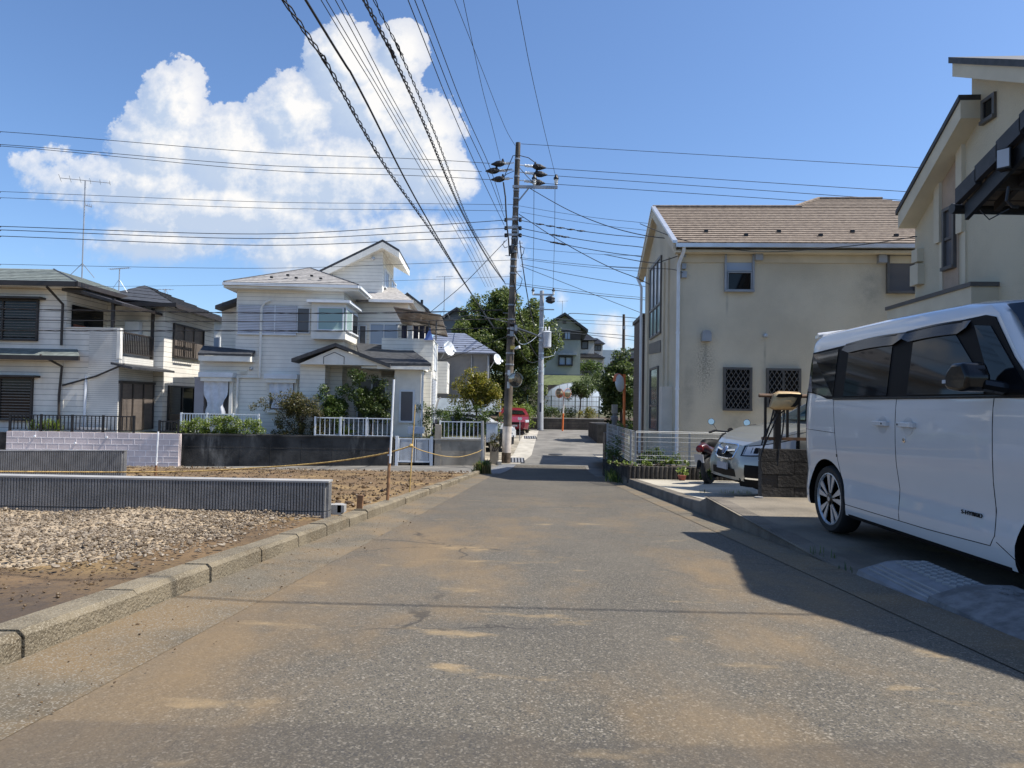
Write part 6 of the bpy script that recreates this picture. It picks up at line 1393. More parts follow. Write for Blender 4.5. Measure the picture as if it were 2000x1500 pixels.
c = rel(1002, 680); q = B().box(c.x-.1, c.x+.08, -.24, -.12, c.z-.06, c.z+.07); q.build('lamp_ballast', mat('faded_yellow', (.45, .36, .08), .6, .1), e)
q = B().tube([rel(1005, 681, YP-.2), rel(1010, 680, YP-.35), rel(1014, 678.5, YP-.45)], .03, 6); lo = q.build('lamp_arm', M['whitemetal'], e); q = B().tube([rel(1008, 680, YP-.4), rel(1015, 677.5, YP-.5)], [.05, .06], 8); q.build('lamp_head', M['insul'], lo)
c = rel(1006.5, 742, YP-.35); conv_mirror(e, c, .27, (.30, -.94, -.06), mat('faded_teal', (.30, .36, .36), .5, .1), tanface)
B().tube([c+Vector((-.05, .1, 0)), rel(996, 735, YP-.1)], .03, 6).build('mirror_bracket', M['greymetal'], e)
q = B(); a = rel(993, 752, YP-.2); q.box(a.x-.05, a.x+.05, a.y-.01, a.y+.01, a.z-.12, a.z+.12); a = rel(994, 728, YP-.2); q.box(a.x-.05, a.x+.05, a.y-.01, a.y+.01, a.z-.1, a.z+.1); q.build('tag_plate', M['alu'], e)
# second pole with a transformer
Y2 = 40.0; pb2, pt2 = P(1055, 841, Y2), P(1058.5, 568, Y2); e = empty('utility_pole', 'grey concrete utility pole with can transformer at the end of the road', 'utility pole', pb2); H2 = pt2-pb2
B().tube([-Vector((0, 0, .2)), H2], [.19, .12], 14).build('shaft', M['polegrey'], e, smooth=50)
def rel2(px, py, Y=Y2): return P(px, py, Y)-pb2
q = B(); a, b_ = rel2(1040, 576), rel2(1081, 576); q.box(a.x, b_.x, -.2, -.13, a.z-.05, a.z+.05); a = rel2(1050, 605); q.box(a.x, rel2(1082, 605).x, -.2, -.14, a.z-.03, a.z+.03); q.build('crossarm', M['greymetal'], e)
for px in (1041, 1081): pin_insul(rel2(px, 576, Y2-.17), e)
q = B()
for py in (583, 588): q.lathe([(-.25, .04), (-.1, .14), (.1, .17), (.3, .05)], rel2(1074, py, Y2-.2), (1, 0, 0), 10)
q.build('clamp_cover', M['black'], e)
c = rel2(1068.5, 663); B().lathe([(-.5, .19), (-.45, .24), (.38, .24), (.42, .26), (.47, .2), (.5, .05)], (c.x, -.1, c.z), n=18).build('transformer', mat('transformer_grey', (.52, .54, .57), .5, .04), e, smooth=40)
q = B()
for s in (-1, 1): q.lathe([(.5, .04), (.56, .06), (.62, .04), (.68, .05), (.74, .02)], (c.x+s*.1, -.1, c.z), n=8)
q.build('bushing', M['insul'], e); B().box(c.x-.45, c.x+.05, -.16, -.04, c.z-.2, c.z-.1).build('transformer_bracket', M['greymetal'], e)
c = rel2(1055.5, 795, Y2-.2); B().box(c.x-.06, c.x+.06, c.y, c.y+.02, c.z-.28, c.z+.25).build('number_plate', mat('navy_plate', (.03, .035, .07), .5, .05), e)
q = B()
for py in (600, 640, 665, 690, 700, 725, 750): t = (pb2.z-P(1057, py, Y2).z)/-H2.z; q.tube([H2*(t-.004), H2*(t+.004)], .2-.07*t, 10)
q.build('steel_band', M['alu'], e)
for (px, pb_, ptp, Y, lab) in ((1218, 700, 614, 68, 'distant slim dark pole left of the brown house wall'), ):
    a, b_ = P(px, pb_, Y), P(px+.4, ptp, Y); e = empty('utility_pole', lab, 'utility pole', a); B().tube([(0, 0, -3), b_-a], [.18, .13], 10).build('shaft', M['bark'], e); B().box(-.1, .1, -.2, .2, (b_-a).z-1.5, (b_-a).z-1.2).build('bracket', M['greymetal'], e)

# ------------------------------------------------------------------ overhead wires
def along(pts, hgt, ext=14):
    """a line of nearly constant height above the eye, from near to far"""
    out = [P(x, y, FPX*hgt/(787-y)) for x, y in pts]
    d = (out[0]-out[1]).normalized(); return [out[0]+d*ext]+out
def wires():
    g = 'overhead cables along the road'
    tw = lambda lab, pts, h, r, tr, pitch, st: cable('overhead_cable', lab, along(pts, h), r, M['wire'], 'cable', g, n=70, twist=(tr, pitch, st), seg=4)
    st = lambda lab, pts, h, r: cable('overhead_cable', lab, along(pts, h), r, M['wire'], 'cable', g, n=40, seg=5)
    tw('thick twisted black cable bundle, leftmost of the overhead lines', [(555, 0), (640, 128), (750, 320), (850, 463), (925, 580), (965, 640)], 4.5, .010, .026, .8, 3)
    st('smooth thick black cable beside the leftmost twisted bundle', [(597, 0), (700, 170), (810, 385), (900, 540), (945, 612), (970, 650)], 4.4, .016)
    tw('twisted cable bundle with hanger rings, right of the smooth thick cable', [(712, 0), (760, 92), (830, 245), (900, 408), (950, 500), (986, 552)], 4.55, .009, .022, .5, 3)
    tw('thinner twisted cable running close beside the ringed bundle', [(731, 0), (775, 88), (850, 262), (915, 430), (960, 508), (988, 556)], 4.6, .007, .014, .5, 2)
    for i, (a, b_, c_) in enumerate(((627, 760, 905), (637, 770, 912), (655, 780, 920), (667, 790, 926))):
        st(('fine grey wire, first of the four thin lines between the bundles', 'fine grey wire, second of the four thin lines', 'fine grey wire, third of the four thin lines', 'fine grey wire, last of the four thin lines')[i], [(a, 0), (b_, 222+i*4), (c_, 478-i*2), (948+i*6, 560)], 5.2, .0065)
    for i, (a, b_, c_, d_) in enumerate(((797, 880, 940, 985), (810, 893, 952, 985), (825, 905, 958, 982))):
        st(('power line ending at the upper rack of the utility pole', 'power line ending at the middle rack of the utility pole', 'power line with a joint ending lowest on the rack of the pole')[i], [(a, 0), (b_, 210), (c_, 346-i*8), (d_, 440-i*16)], 6.9+.25*i, .010)
    st('high line reaching the very top of the utility pole', [(888, 0), (940, 132), (985, 246), (1006, 284)], 9.65, .008)
    st('high line reaching the left strain insulator of the pole', [(905, 0), (940, 165), (962, 250), (977, 312)], 9.0, .008)
    st('high line reaching the outer insulator on the crossarm', [(1010, 0), (1035, 130), (1062, 250), (1086, 348)], 8.4, .008)
    # side street lines to the left
    g2 = 'overhead cables along the side street'
    for (yl, ym_, xr, yr, r, lab) in ((257, 297, 957, 319, .010, 'topmost high voltage line to the left of the pole'), (282, 322, 941, 335, .010, 'second high voltage line to the left of the pole'), (285, 331, 960, 351, .010, 'third high voltage line to the left of the pole'),
            (374, 394, 990, 400, .008, 'upper thin line of the pair left of the pole'), (386, 406, 990, 412, .008, 'lower thin line of the pair left of the pole'), (442, 457, 986, 430, .013, 'upper black low voltage line left of the pole'), (449, 466, 986, 446, .013, 'middle black low voltage line left of the pole'), (461, 479, 986, 461, .013, 'lower black low voltage line left of the pole'), (516, 524, 996, 508, .008, 'thin single line low over the cream house roof'), (560, 556, 996, 540, .006, 'faint line just above the left house roof')):
        cable('overhead_cable', lab, [P(-260, yl-8, 23.4)+Vector((-45, -2, .5)), P(-260, yl-8, 23.4), P(0, yl, 23.6), P(500, ym_, 24.3), P((500+xr)/2+80, (ym_*.4+yr*.6), 25), P(xr, yr, YP-.1)], r, M['wire'], 'cable', g2, n=50)
    for (yl, ym_, yr, r, lab, t3) in ((603, 611, 605, .013, 'lashed black cable crossing in front of the shutters', 1), (624, 628, 622, .014, 'plain black cable crossing in front of the bay window', 0), (645, 646, 640, .012, 'lowest lashed cable crossing below the bay window', 1)):
        pts = [P(-260, yl-10, 22.6)+Vector((-45, -2, .4)), P(-260, yl-10, 22.6), P(0, yl, 22.8), P(470, ym_, 23.4), P(760, ym_, 24.3), P(995, yr, YP-.2)]
        cable('overhead_cable', lab, pts, r, M['wire'], 'cable', g2, n=50, twist=(.02, 1.6, 2) if t3 else None, seg=4)
    # to the right
    g3 = 'overhead cables to the right of the pole'
    for (x0, y0, x1, y1, Y1, r, lab, sag) in ((1018, 281, 1790, 327, 21, .009, 'topmost line from the pole tip to the right', 0), (1060, 328, 1765, 374, 21, .010, 'high voltage line, upper of three to the right', 0), (1064, 342, 1760, 391, 21, .010, 'high voltage line, middle of three to the right', 0), (1058, 358, 1756, 405, 21, .010, 'high voltage line, lowest of three to the right', 0),
            (1014, 402, 1262, 436, 22.5, .007, 'thin line above the taped lines on the right', 3), (1016, 414, 1262, 450, 22.5, .007, 'second thin line above the taped lines on the right', 3), (1014, 430, 1262, 465, 22.5, .013, 'upper of the three taped low voltage lines', 4), (1014, 445, 1262, 484, 22.5, .013, 'middle of the three taped low voltage lines', 4), (1014, 458, 1262, 503, 22.5, .013, 'lower of the three taped low voltage lines', 4),
            (1035, 368, 1330, 468, 17.2, .014, 'drooping service cable from the crossarm to the beige house eaves', 22), (1013, 418, 1262, 552, 22.0, .014, 'steep drooping cable from the pole down to the right', 10), (1014, 483, 1262, 500, 24, .007, 'thin level line below the taped lines', 3), (1016, 503, 1262, 526, 24, .008, 'thin pair line, upper, right of the pole', 2), (1018, 506, 1262, 531, 24, .008, 'thin pair line, lower, right of the pole', 2),
            (1018, 516, 1262, 560, 24, .010, 'medium line falling gently behind the beige house', 3), (1016, 519, 1262, 615, 24, .010, 'lower steep line crossing behind the second pole', 0), (1006, 552, 1262, 582, 26, .008, 'faint line above the second pole', 2), (1006, 556, 1262, 586, 26, .012, 'dark line above the second pole', 2)):
        a, b_ = P(x0, y0, YP), P(x1, y1, Y1); m_ = P((x0+x1)/2, (y0+y1)/2+sag, (YP+Y1)/2); m1 = P(x0*.75+x1*.25, y0*.75+y1*.25+sag*.75, (YP*.75+Y1*.25)); m2 = P(x0*.25+x1*.75, y0*.25+y1*.75+sag*.75, (YP*.25+Y1*.75))
        cable('overhead_cable', lab, [a, m1, m_, m2, b_]+([b_+(b_-a)*(.5 if x1 < 1300 else 1.6)] if 'service' not in lab else []), r, M['wire'], 'cable', g3, n=32)
    def slv(i, px):
        t = (px-1014)/248; y0, y1 = ((430, 465), (445, 484), (458, 503))[i]; return y0+(y1-y0)*t+16*t*(1-t), 25.5-3*t
    for i, (x0, x1, y1, dy) in enumerate(((1020, 1120, 437, 0), (1050, 1108, 445, 9), (1052, 1102, 461, 22))):
        y = 432+i*14; q = B()
        for k in range(5 if i == 0 else 3): t = (k+.5)/5; q.lathe([(-.15, .01), (0, .035), (.15, .01)], P(x0+25+(x1-x0)*t, *slv(i, x0+25+(x1-x0)*t)), (1, 0, 0), 8)
        tag(q.build('line_sleeve', M['black']), ('row of taped joints on the upper low voltage line', 'pair of taped joints on the middle low voltage line', 'pair of taped joints on the lower low voltage line')[i], 'cable joint')
    for (x0, y0, x1, y1, lab) in ((1043, 366, 1040, 572, 'left of two thin wires hanging from the crossarm to the second pole'), (1084, 366, 1080, 570, 'right of two thin wires hanging from the crossarm to the second pole')):
        a, b_ = P(x0, y0, YP-.1), P(x1, y1, Y2-.2); m_ = P((x0+x1)/2+1, (y0+y1)/2, 30); cable('overhead_cable', lab, [a, P(x0-.5, y0+70, 27), m_, b_], .010, M['wire'], 'cable', g3, n=24)
    # drops between the poles, in front of the tree
    g4 = 'drooping cables between the poles'
    for (pts, r, lab) in (([(1004, 640, 25.4), (1040, 652, 30), (1057, 660, 39.8)], .05, 'thick dark cable bundle between the two poles'), ([(1005, 655, 25.4), (1018, 672, 28), (1035, 668, 33), (1056, 650, 39.8)], .016, 'pale loop of cable hanging between the two poles'), ([(1012, 600, 25.4), (1030, 660, 29), (1045, 690, 34), (1056, 700, 39.8)], .018, 'long droop from the tall pole down to the second pole'), ([(1010, 660, 25.4), (1024, 698, 29), (1040, 708, 34), (1057, 703, 39.8)], .012, 'lowest slack cable between the two poles'),
            ([(1058, 698, 39.8), (1075, 696, 42), (1085, 686, 48), (1096, 640, 57)], .018, 'white looping cable right of the second pole'), ([(996, 630, 25.4), (960, 622, 30), (925, 615, 36), (880, 622, 45)], .02, 'cable running left from the pole across the tree'), ([(996, 655, 25.4), (950, 672, 27), (905, 690, 27), (860, 705, 27)], .012, 'thin drop cable falling to the cream house balcony'), ([(990, 468, 25.4), (945, 515, 25), (900, 560, 26), (838, 612, 27)], .012, 'straight stay wire falling left to the balcony canopy'),
            ([(1110, 616, 57), (1118, 612, 57), (1180, 616, 58), (1250, 622, 58)], .03, 'black cable from the far gable towards the slim pole'), ([(1082, 640, 45), (1150, 650, 60), (1218, 655, 68), (1290, 664, 70)], .03, 'dark far cable at the height of the far roofs'), ([(1062, 648, 40), (1130, 652, 55), (1218, 662, 68), (1290, 672, 70)], .025, 'second dark far cable below the first'), ([(1080, 628, 45), (1150, 632, 60), (1218, 636, 68), (1290, 640, 70)], .018, 'thin far cable above the tiled roofs'), ([(1080, 622, 45), (1150, 626, 60), (1218, 628, 68), (1290, 630, 70)], .018, 'uppermost thin far cable near the slim pole')):
        cable('overhead_cable', lab, [P(*p) for p in pts], r, M['wire'] if 'white' not in lab and 'pale' not in lab else M['alu'], 'cable', g4, n=24)
    # service wires on the beige house front
    cable('service_cable', 'cable hung along the eaves of the beige house', [P(1250, 437, 20), P(1325, 466, 16.9), P(1420, 485, 16.6), P(1500, 492, 16.3), P(1600, 486, 15.6), P(1700, 476, 14.6), P(1790, 462, 13.3)], .010, M['wire'], 'cable')
    cable('service_cable', 'short twisted cable to the boxes on the beige house corner', [P(1180, 497, 24), P(1268, 513, 18.5), P(1300, 508, 17.5), P(1335, 496, 16.85)], .012, M['wire'], 'cable')
    cable('service_cable', 'thin cable looping to the lower box on the beige house corner', [P(1180, 520, 24), P(1268, 524, 18.5), P(1312, 526, 17.3), P(1334, 532, 16.85)], .009, M['wire'], 'cable')
    # the line that crosses the road overhead and shadows it near the camera
    cable('service_cable', 'service cable crossing the road overhead near the camera', [(4.9, 2.86, 4.2), (2.6, 2.9, 4.6), (.2, 2.95, 5.2), (-5, 3.0, 6.2)], .011, M['wire'], 'cable')
wires()
# ------------------------------------------------------------------ vehicles
def itp(x, tab): return float(np.interp(x, [a for a, _ in tab], [b for _, b in tab]))
class Car:
    def __init__(s, L, hw, zt, pw, tum, zl, roofw):
        s.L, s.hw, s.zt, s.pw, s.tum, s.zl, s.roofw = L, hw, zt, pw, tum, zl, roofw
    def w(s, l, z): return itp(l, s.pw)*itp(z, s.tum)*s.hw
    def body(s, parent, mtl, zb, arches=(), name='body', step=.06):
        q = B(); ls = sorted(set([round(a, 3) for a, _ in s.zt]+[round(a, 3) for a, _ in s.pw]+[round(x, 3) for x in np.arange(0, s.L, .16)]+[s.L]))
        rings = []
        for l in ls:
            top = itp(l, s.zt); b0 = itp(l, zb); half = [(0.0, b0), (s.w(l, b0)*.86, b0)]
            for i, z in enumerate(s.zl):
                zz = min(max(z, b0+.01+.001*i), top-.05*(1-i/len(s.zl))-.0); half.append((s.w(l, zz), zz))
            we = half[-1][0]
            for f, dz in s.roofw: half.append((we*f, top+dz*min(1, (top-.9)/.6 if top > .9 else .12)))
            ring = [(l, -y, z) for y, z in half[::-1]]+[(l, y, z) for y, z in half[1:-1]]
            if half[-1][0] > 1e-6: ring = [(l, -y, z) for y, z in half[::-1]]+[(l, y, z) for y, z in half[1:]]
            rings.append(ring)
        n = len(rings[0])
        for r in rings: q.v += r
        for i in range(len(rings)-1):
            for j in range(n): q.f.append((i*n+j, i*n+(j+1) % n, (i+1)*n+(j+1) % n, (i+1)*n+j))
        q.f.append(tuple(range(n-1, -1, -1))); q.f.append(tuple((len(rings)-1)*n+j for j in range(n)))
        o = q.build(name, mtl, parent)
        if arches:
            cq = B()
            for (l, z, r) in arches:
                for sg in (-1, 1): cq.lathe([(0, r), (.34, r)], (l, sg*(s.hw+.1), z), (0, -sg, 0), 40)
            co = cq.build('cutter', M['matt_black']); co.parent = parent
            md = o.modifiers.new('cut', 'BOOLEAN'); md.object = co; md.operation = 'DIFFERENCE'; md.solver = 'EXACT'
            try: md.material_mode = 'TRANSFER'
            except Exception: pass
            bpy.context.view_layer.update()
            me = bpy.data.meshes.new_from_object(o.evaluated_get(bpy.context.evaluated_depsgraph_get())); o.modifiers.clear(); o.data = me
            bpy.data.objects.remove(co)
        o.data.shade_smooth(); o.data.set_sharp_from_angle(angle=R(32))
        return o
    def side(s, parent, name, pts, mtl, o0=.002, o1=.006, sg=-1, smooth=None):
        A = [(l, sg*(s.w(l, z)+o0), z) for l, z in pts]; Bq = [(l, sg*(s.w(l, z)+o1), z) for l, z in pts]
        return B().prism(A, Bq).build(name, mtl, parent)
    def patch(s, parent, name, l0, l1, z0, z1, mtl, off=.006, sg=-1, n=40, m=4):
        q = B(); f0 = z0 if callable(z0) else (lambda l: z0); f1 = z1 if callable(z1) else (lambda l: z1)
        q.grid([l0+(l1-l0)*i/n for i in range(n+1)], [j/m for j in range(m+1)], lambda l, t: (l, sg*(s.w(l, f0(l)+(f1(l)-f0(l))*t)+off), f0(l)+(f1(l)-f0(l))*t))
        q.grid([l0+(l1-l0)*i/n for i in range(n+1)], [j/m for j in range(m+1)], lambda l, t: (l, sg*(s.w(l, f0(l)+(f1(l)-f0(l))*t)-.02), f0(l)+(f1(l)-f0(l))*t))
        return q.build(name, mtl, parent, smooth=40, fix=False)
    def seam(s, parent, name, pts, mtl, wd=.006, off=.0015, sg=-1):
        q = B(); out = []
        for (a, b_) in zip(pts, pts[1:]):
            n = max(2, int(math.dist(a, b_)/.04))
            for i in range(n): out.append((a[0]+(b_[0]-a[0])*i/n, a[1]+(b_[1]-a[1])*i/n))
        out.append(pts[-1]); q.tube([(l, sg*(s.w(l, z)+off-wd*.35), z) for l, z in out], wd*.5, 5)
        return q.build(name, mtl, parent)
def wheel(parent, x, y, z, r, wd, rim, sg, style='split'):
    """sg: which side the wheel faces (-1 = the side at negative y)"""
    o = B().lathe([(-wd, r*.80), (-wd*.98, r*.97), (-wd*.75, r), (-wd*.25, r), (-.012, r*.97), (0, r*.93), (0, rim*1.05), (-.02, rim*.98)], (x, y, z), (0, sg, 0), 40).build('wheel', M['rubber'], parent, smooth=35)
    ty = o
    B().lathe([(-.03, rim*1.0), (-.004, rim*1.03), (-.002, rim*.985), (-.02, rim*.95)], (x, y, z), (0, sg, 0), 36).build('rim_lip', M['chrome'] if False else M['alu'], ty, smooth=35)
    B().lathe([(-.10, rim*.97), (-.075, rim*.97), (-.070, .02)], (x, y, z), (0, sg, 0), 28).build('rim_barrel', M['matt_black'], ty)
    q = B(); k = B()
    for i in range(5):
        a0 = 2*math.pi*i/5+.2
        def pt(rr, an, d): return (x+math.cos(an)*rr, y+sg*d, z+math.sin(an)*rr)
        for s_ in (-1, 1):
            A = [pt(rim*.24, a0+s_*.30, -.012), pt(rim*.97, a0+s_*.36, -.010), pt(rim*.97, a0+s_*.10, -.010), pt(rim*.24, a0+s_*.05, -.012)]
            q.prism(A, [(px, py-sg*.03, pz) for px, py, pz in A])
        A = [pt(rim*.2, a0-.1, -.022), pt(rim*.96, a0-.10, -.022), pt(rim*.96, a0+.10, -.022), pt(rim*.2, a0+.1, -.022)]; k.prism(A, [(px, py-sg*.02, pz) for px, py, pz in A])
    q.build('spokes', M['alu'], ty); k.build('spoke_insert', M['gloss_black'], ty)
    B().lathe([(-.03, rim*.27), (-.012, rim*.25), (-.008, rim*.16), (-.004, rim*.14)], (x, y, z), (0, sg, 0), 20).build('hub_cap', M['gloss_black'], ty, smooth=40)
    B().lathe([(-.01, rim*.09), (-.002, rim*.085)], (x, y, z), (0, sg, 0), 14).build('hub_badge', M['alu'], ty)
    return o
# --- white van
van = empty('van', 'white tall-bodied small van with black pillars and dark side windows', 'van', (2.66+.7375+.0, 6.27, -1.045), R(-90))
V = Car(3.395, .7375,
        [(0, 1.60), (.02, 1.655), (.06, 1.685), (.3, 1.71), (1.2, 1.715), (2.1, 1.70), (2.36, 1.665), (2.46, 1.60), (2.62, 1.38), (2.86, 1.10), (3.15, 1.02), (3.3, .95), (3.36, .85), (3.395, .70)],
        [(0, .86), (.02, .925), (.06, .965), (.12, .988), (.22, 1.0), (2.5, 1.0), (2.8, .995), (3.05, .97), (3.2, .92), (3.3, .84), (3.395, .62)],
        [(.15, .955), (.24, .985), (.34, .992), (.44, .978), (.50, .972), (.58, .982), (.66, .993), (.80, 1.0), (.95, 1.0), (1.06, .995), (1.12, .985), (1.55, .915), (1.62, .90), (1.66, .87), (1.72, .82)],
        [.2, .24, .29, .34, .39, .44, .50, .58, .66, .73, .80, .88, .95, 1.01, 1.06, 1.12, 1.25, 1.40, 1.55, 1.60, 1.63, 1.66], [(.985, -.022), (.95, -.006), (.88, .008), (.7, .026), (.4, .040), (0, .045)])
V.body(van, M['white_paint'], [(0, .24), (.15, .19), (3.2, .19), (3.395, .24)], ((.49, .283, .335), (2.985, .283, .335)))
# black upper side band (pillars) and the glass in it
V.side(van, 'pillar_trim', [(.10, 1.185), (.19, 1.18), (.36, 1.16), (.52, 1.125), (2.83, 1.125), (2.62, 1.34), (2.44, 1.58), (2.36, 1.60), (.72, 1.565), (.12, 1.545), (.09, 1.45)], M['matt_black'], -.02, .009)
V.side(van, 'quarter_glass', [(.105, 1.20), (.22, 1.185), (.50, 1.15), (.62, 1.145), (.62, 1.54), (.13, 1.53), (.105, 1.44)], M['glass'], .008, .013)
V.side(van, 'rear_door_glass', [(.80, 1.145), (1.43, 1.145), (1.43, 1.52), (.80, 1.51)], M['glass'], .008, .013)
V.side(van, 'front_door_glass', [(1.68, 1.145), (2.43, 1.145), (2.33, 1.30), (2.10, 1.53), (1.68, 1.525)], M['glass'], .008, .013)
V.side(van, 'front_quarter_glass', [(2.50, 1.15), (2.76, 1.14), (2.60, 1.33), (2.42, 1.53), (2.28, 1.55)], M['glass'], .008, .013)
q = B()
for (l0, l1, zz0, zz1) in ((.72, 1.56, 1.575, 1.585), (1.565, 2.24, 1.588, 1.592)):
    A = []; Bq = []
    for i in range(9):
        t = i/8; l = l0+(l1-l0)*t; z = zz0+(zz1-zz0)*t+.012*math.sin(math.pi*t); d = 1 if 0 < i < 8 else .6
        A.append((l, -(V.w(l, z)+.004), z)); Bq.append((l, -(V.w(l, z-.1)+.028), z-.085*d))
    b_ = len(q.v); q.v += A+Bq+[(x, y+.006, z-.003) for x, y, z in Bq]
    for i in range(8): q.f += [(b_+i, b_+i+1, b_+10+i, b_+9+i), (b_+9+i, b_+10+i, b_+19+i, b_+18+i)]
q.build('rain_visor', M['gloss_black'], van, smooth=40)
V.side(van, 'belt_moulding', [(.62, 1.118), (2.84, 1.118), (2.83, 1.135), (.62, 1.135)], M['gloss_black'], .003, .012)
# windscreen over the sloping front
q = B(); q.grid([-.95, -.5, 0, .5, .95], [0, .2, .4, .6, .8, 1], lambda s, t: (2.40+.44*t+.02*(1-s*s)+.018, s*(.63+.03*t), itp(2.40+.44*t, V.zt)+.045*(1-abs(s)**3)*(1-t*.6)+.012)); q.build('windscreen', glassmat('windscreen_glass', (.05, .07, .10), .03, 1.0), van, smooth=60, fix=False)
# seams, handles, rail
V.seam(van, 'door_seam', [(.62, 1.12), (.645, .98), (.67, .8), (.70, .62), (.76, .42), (.80, .285)], M['matt_black'])
V.seam(van, 'door_seam', [(1.545, 1.12), (1.545, .9), (1.55, .7), (1.57, .5), (1.58, .285)], M['matt_black'])
V.seam(van, 'door_seam', [(2.50, 1.12), (2.50, .9), (2.50, .6), (2.505, .36), (2.47, .30), (1.9, .285), (.80, .285)], M['matt_black'])
V.seam(van, 'panel_seam', [(.02, .86), (.3, .855), (.665, .845)], M['matt_black'], .004)
V.seam(van, 'panel_seam', [(2.52, .33), (2.66, .26), (2.70, .2)], M['matt_black'], .005)
V.side(van, 'slide_rail', [(.03, .665), (.70, .650), (.70, .672), (.03, .690)], M['black'], -.004, .002)
q = B()
for l0, l1 in ((1.30, 1.47), (1.61, 1.79)):
    c = (l0+l1)/2; pts = [(c+math.cos(t)*.062, .935+math.sin(t)*.062) for t in np.linspace(0, 2*math.pi, 19)[:-1]]
    V.side(van, 'handle_recess_shade', pts, mat('recess_shade_white', (.50, .51, .53), .3, .01, coat=1) if 'recess_shade_white' not in bpy.data.materials else bpy.data.materials['recess_shade_white'], -.002, .0015)  # flat darker disc paints in the shade of a handle recess
    q = B().prism([(l0, -(V.w(c, .94)+.022), .928), (l1, -(V.w(c, .94)+.022), .928), (l1, -(V.w(c, .94)+.022), .962), (l0, -(V.w(c, .94)+.022), .962)], [(l0+.008, -(V.w(c, .94)+.040), .933), (l1-.008, -(V.w(c, .94)+.040), .933), (l1-.008, -(V.w(c, .94)+.040), .957), (l0+.008, -(V.w(c, .94)+.040), .957)])
    q.box(l0, l0+.02, -(V.w(c, .94)+.024), -(V.w(c, .94)-.004), .930, .960); q.box(l1-.02, l1, -(V.w(c, .94)+.024), -(V.w(c, .94)-.004), .930, .960)
    ho = q.build('door_handle', M['white_paint'], van); b2 = l1-.03 if l0 < 1.5 else l0+.03
    B().lathe([(0, .007), (.002, .007)], (b2, -(V.w(c, .94)+.0405), .945), (0, -1, 0), 10).build('handle_button', M['black'], ho)
B().lathe([(0, .017), (.004, .017), (.005, .010)], (1.655, -(V.w(1.655, .84)+.001), .84), (0, -1, 0), 16).build('lock_cylinder', M['chrome'], van, smooth=30)
q = B(); A = [(2.36, 1.19), (2.39, 1.16), (2.50, 1.145), (2.56, 1.155), (2.57, 1.24), (2.53, 1.315), (2.43, 1.315), (2.38, 1.27)]
q.prism([(l+.02, -.80, z) for l, z in A], [(l, -.925, z*.96+.05) for l, z in A]); o = q.build('door_mirror', M['gloss_black'], van, smooth=45)
md = o.modifiers.new('bevel', 'BEVEL'); md.width = .03; md.segments = 3; md.limit_method = 'NONE'
B().tube([(2.56, -.83, 1.19), (2.60, -.68, 1.16)], .035, 8).build('mirror_arm', M['gloss_black'], o); B().box(2.36, 2.39, -.928, -.915, 1.20, 1.22).build('mirror_indicator', M['lampglass'], o)
V.patch(van, 'tail_lamp', .0, .045, .93, 1.22, M['gloss_black'], .014, n=4)
q = B().tube([(.04, -.60, 1.715), (.06, -.35, 1.75)], .02, 8); q.box(-.06, .1, -.58, .58, 1.69, 1.72); q.build('roof_spoiler', M['white_paint'], van)
V.side(van, 'sill_lower', [(.86, .19), (2.62, .19), (2.62, .215), (.86, .215)], M['matt_black'], -.01, .002)
for l in (.49, 2.985):
    for sg in (-1, 1): wheel(van, l, sg*(.7375-.03), .283, .283, .165, .212, sg)
q = B().box(.2, 3.2, -.62, .62, .17, .2); q.build('underbody', M['matt_black'], van)
cu = bpy.data.curves.new('emblem', 'FONT'); cu.body = 'S-HYBRID'; cu.size = .034; cu.extrude = .002; to = bpy.data.objects.new('tmp', cu); C.objects.link(to); bpy.context.view_layer.update()
me = bpy.data.meshes.new_from_object(to.evaluated_get(bpy.context.evaluated_depsgraph_get())); bpy.data.objects.remove(to); me.materials.clear(); me.materials.append(M['matt_black'])
to = bpy.data.objects.new('emblem_lettering', me); C.objects.link(to); to.parent = van; to.location = (2.22, -(V.w(2.2, .44)+.004), .44); to.rotation_euler = (R(90), 0, 0); to.scale = (1.25, 1, 1)
# --- silver car behind the low wall
xv = empty('car', 'warm silver car with its nose pointing at the road behind the low dark wall', 'car', (2.93+4.45*math.cos(R(5)), 9.45+4.45*math.sin(R(5)), -1.25), R(185))
X = Car(4.45, .89,
        [(0, .95), (.1, 1.05), (.5, 1.42), (1.2, 1.53), (2.2, 1.53), (2.7, 1.42), (3.35, 1.03), (3.7, .985), (4.0, .93), (4.2, .88), (4.33, .83), (4.40, .79), (4.45, .74)],
        [(0, .75), (.2, .92), (.6, 1), (3.6, 1), (3.85, .985), (4.0, .96), (4.12, .92), (4.22, .87), (4.30, .81), (4.37, .72), (4.42, .62), (4.45, .50)],
        [(.15, .93), (.3, .975), (.5, .985), (.7, 1.0), (.85, .995), (.98, .95), (1.2, .86), (1.5, .72)],
        [.22, .28, .34, .42, .50, .58, .66, .72, .78, .84, .90, .96, 1.02, 1.1, 1.25, 1.4, 1.5], [(.97, -.02), (.9, .0), (.6, .02), (0, .03)])
X.body(xv, M['silver_paint'], [(0, .3), (.4, .2), (4.0, .2), (4.3, .24), (4.45, .28)], ((.85, .33, .37), (3.5, .33, .37)))
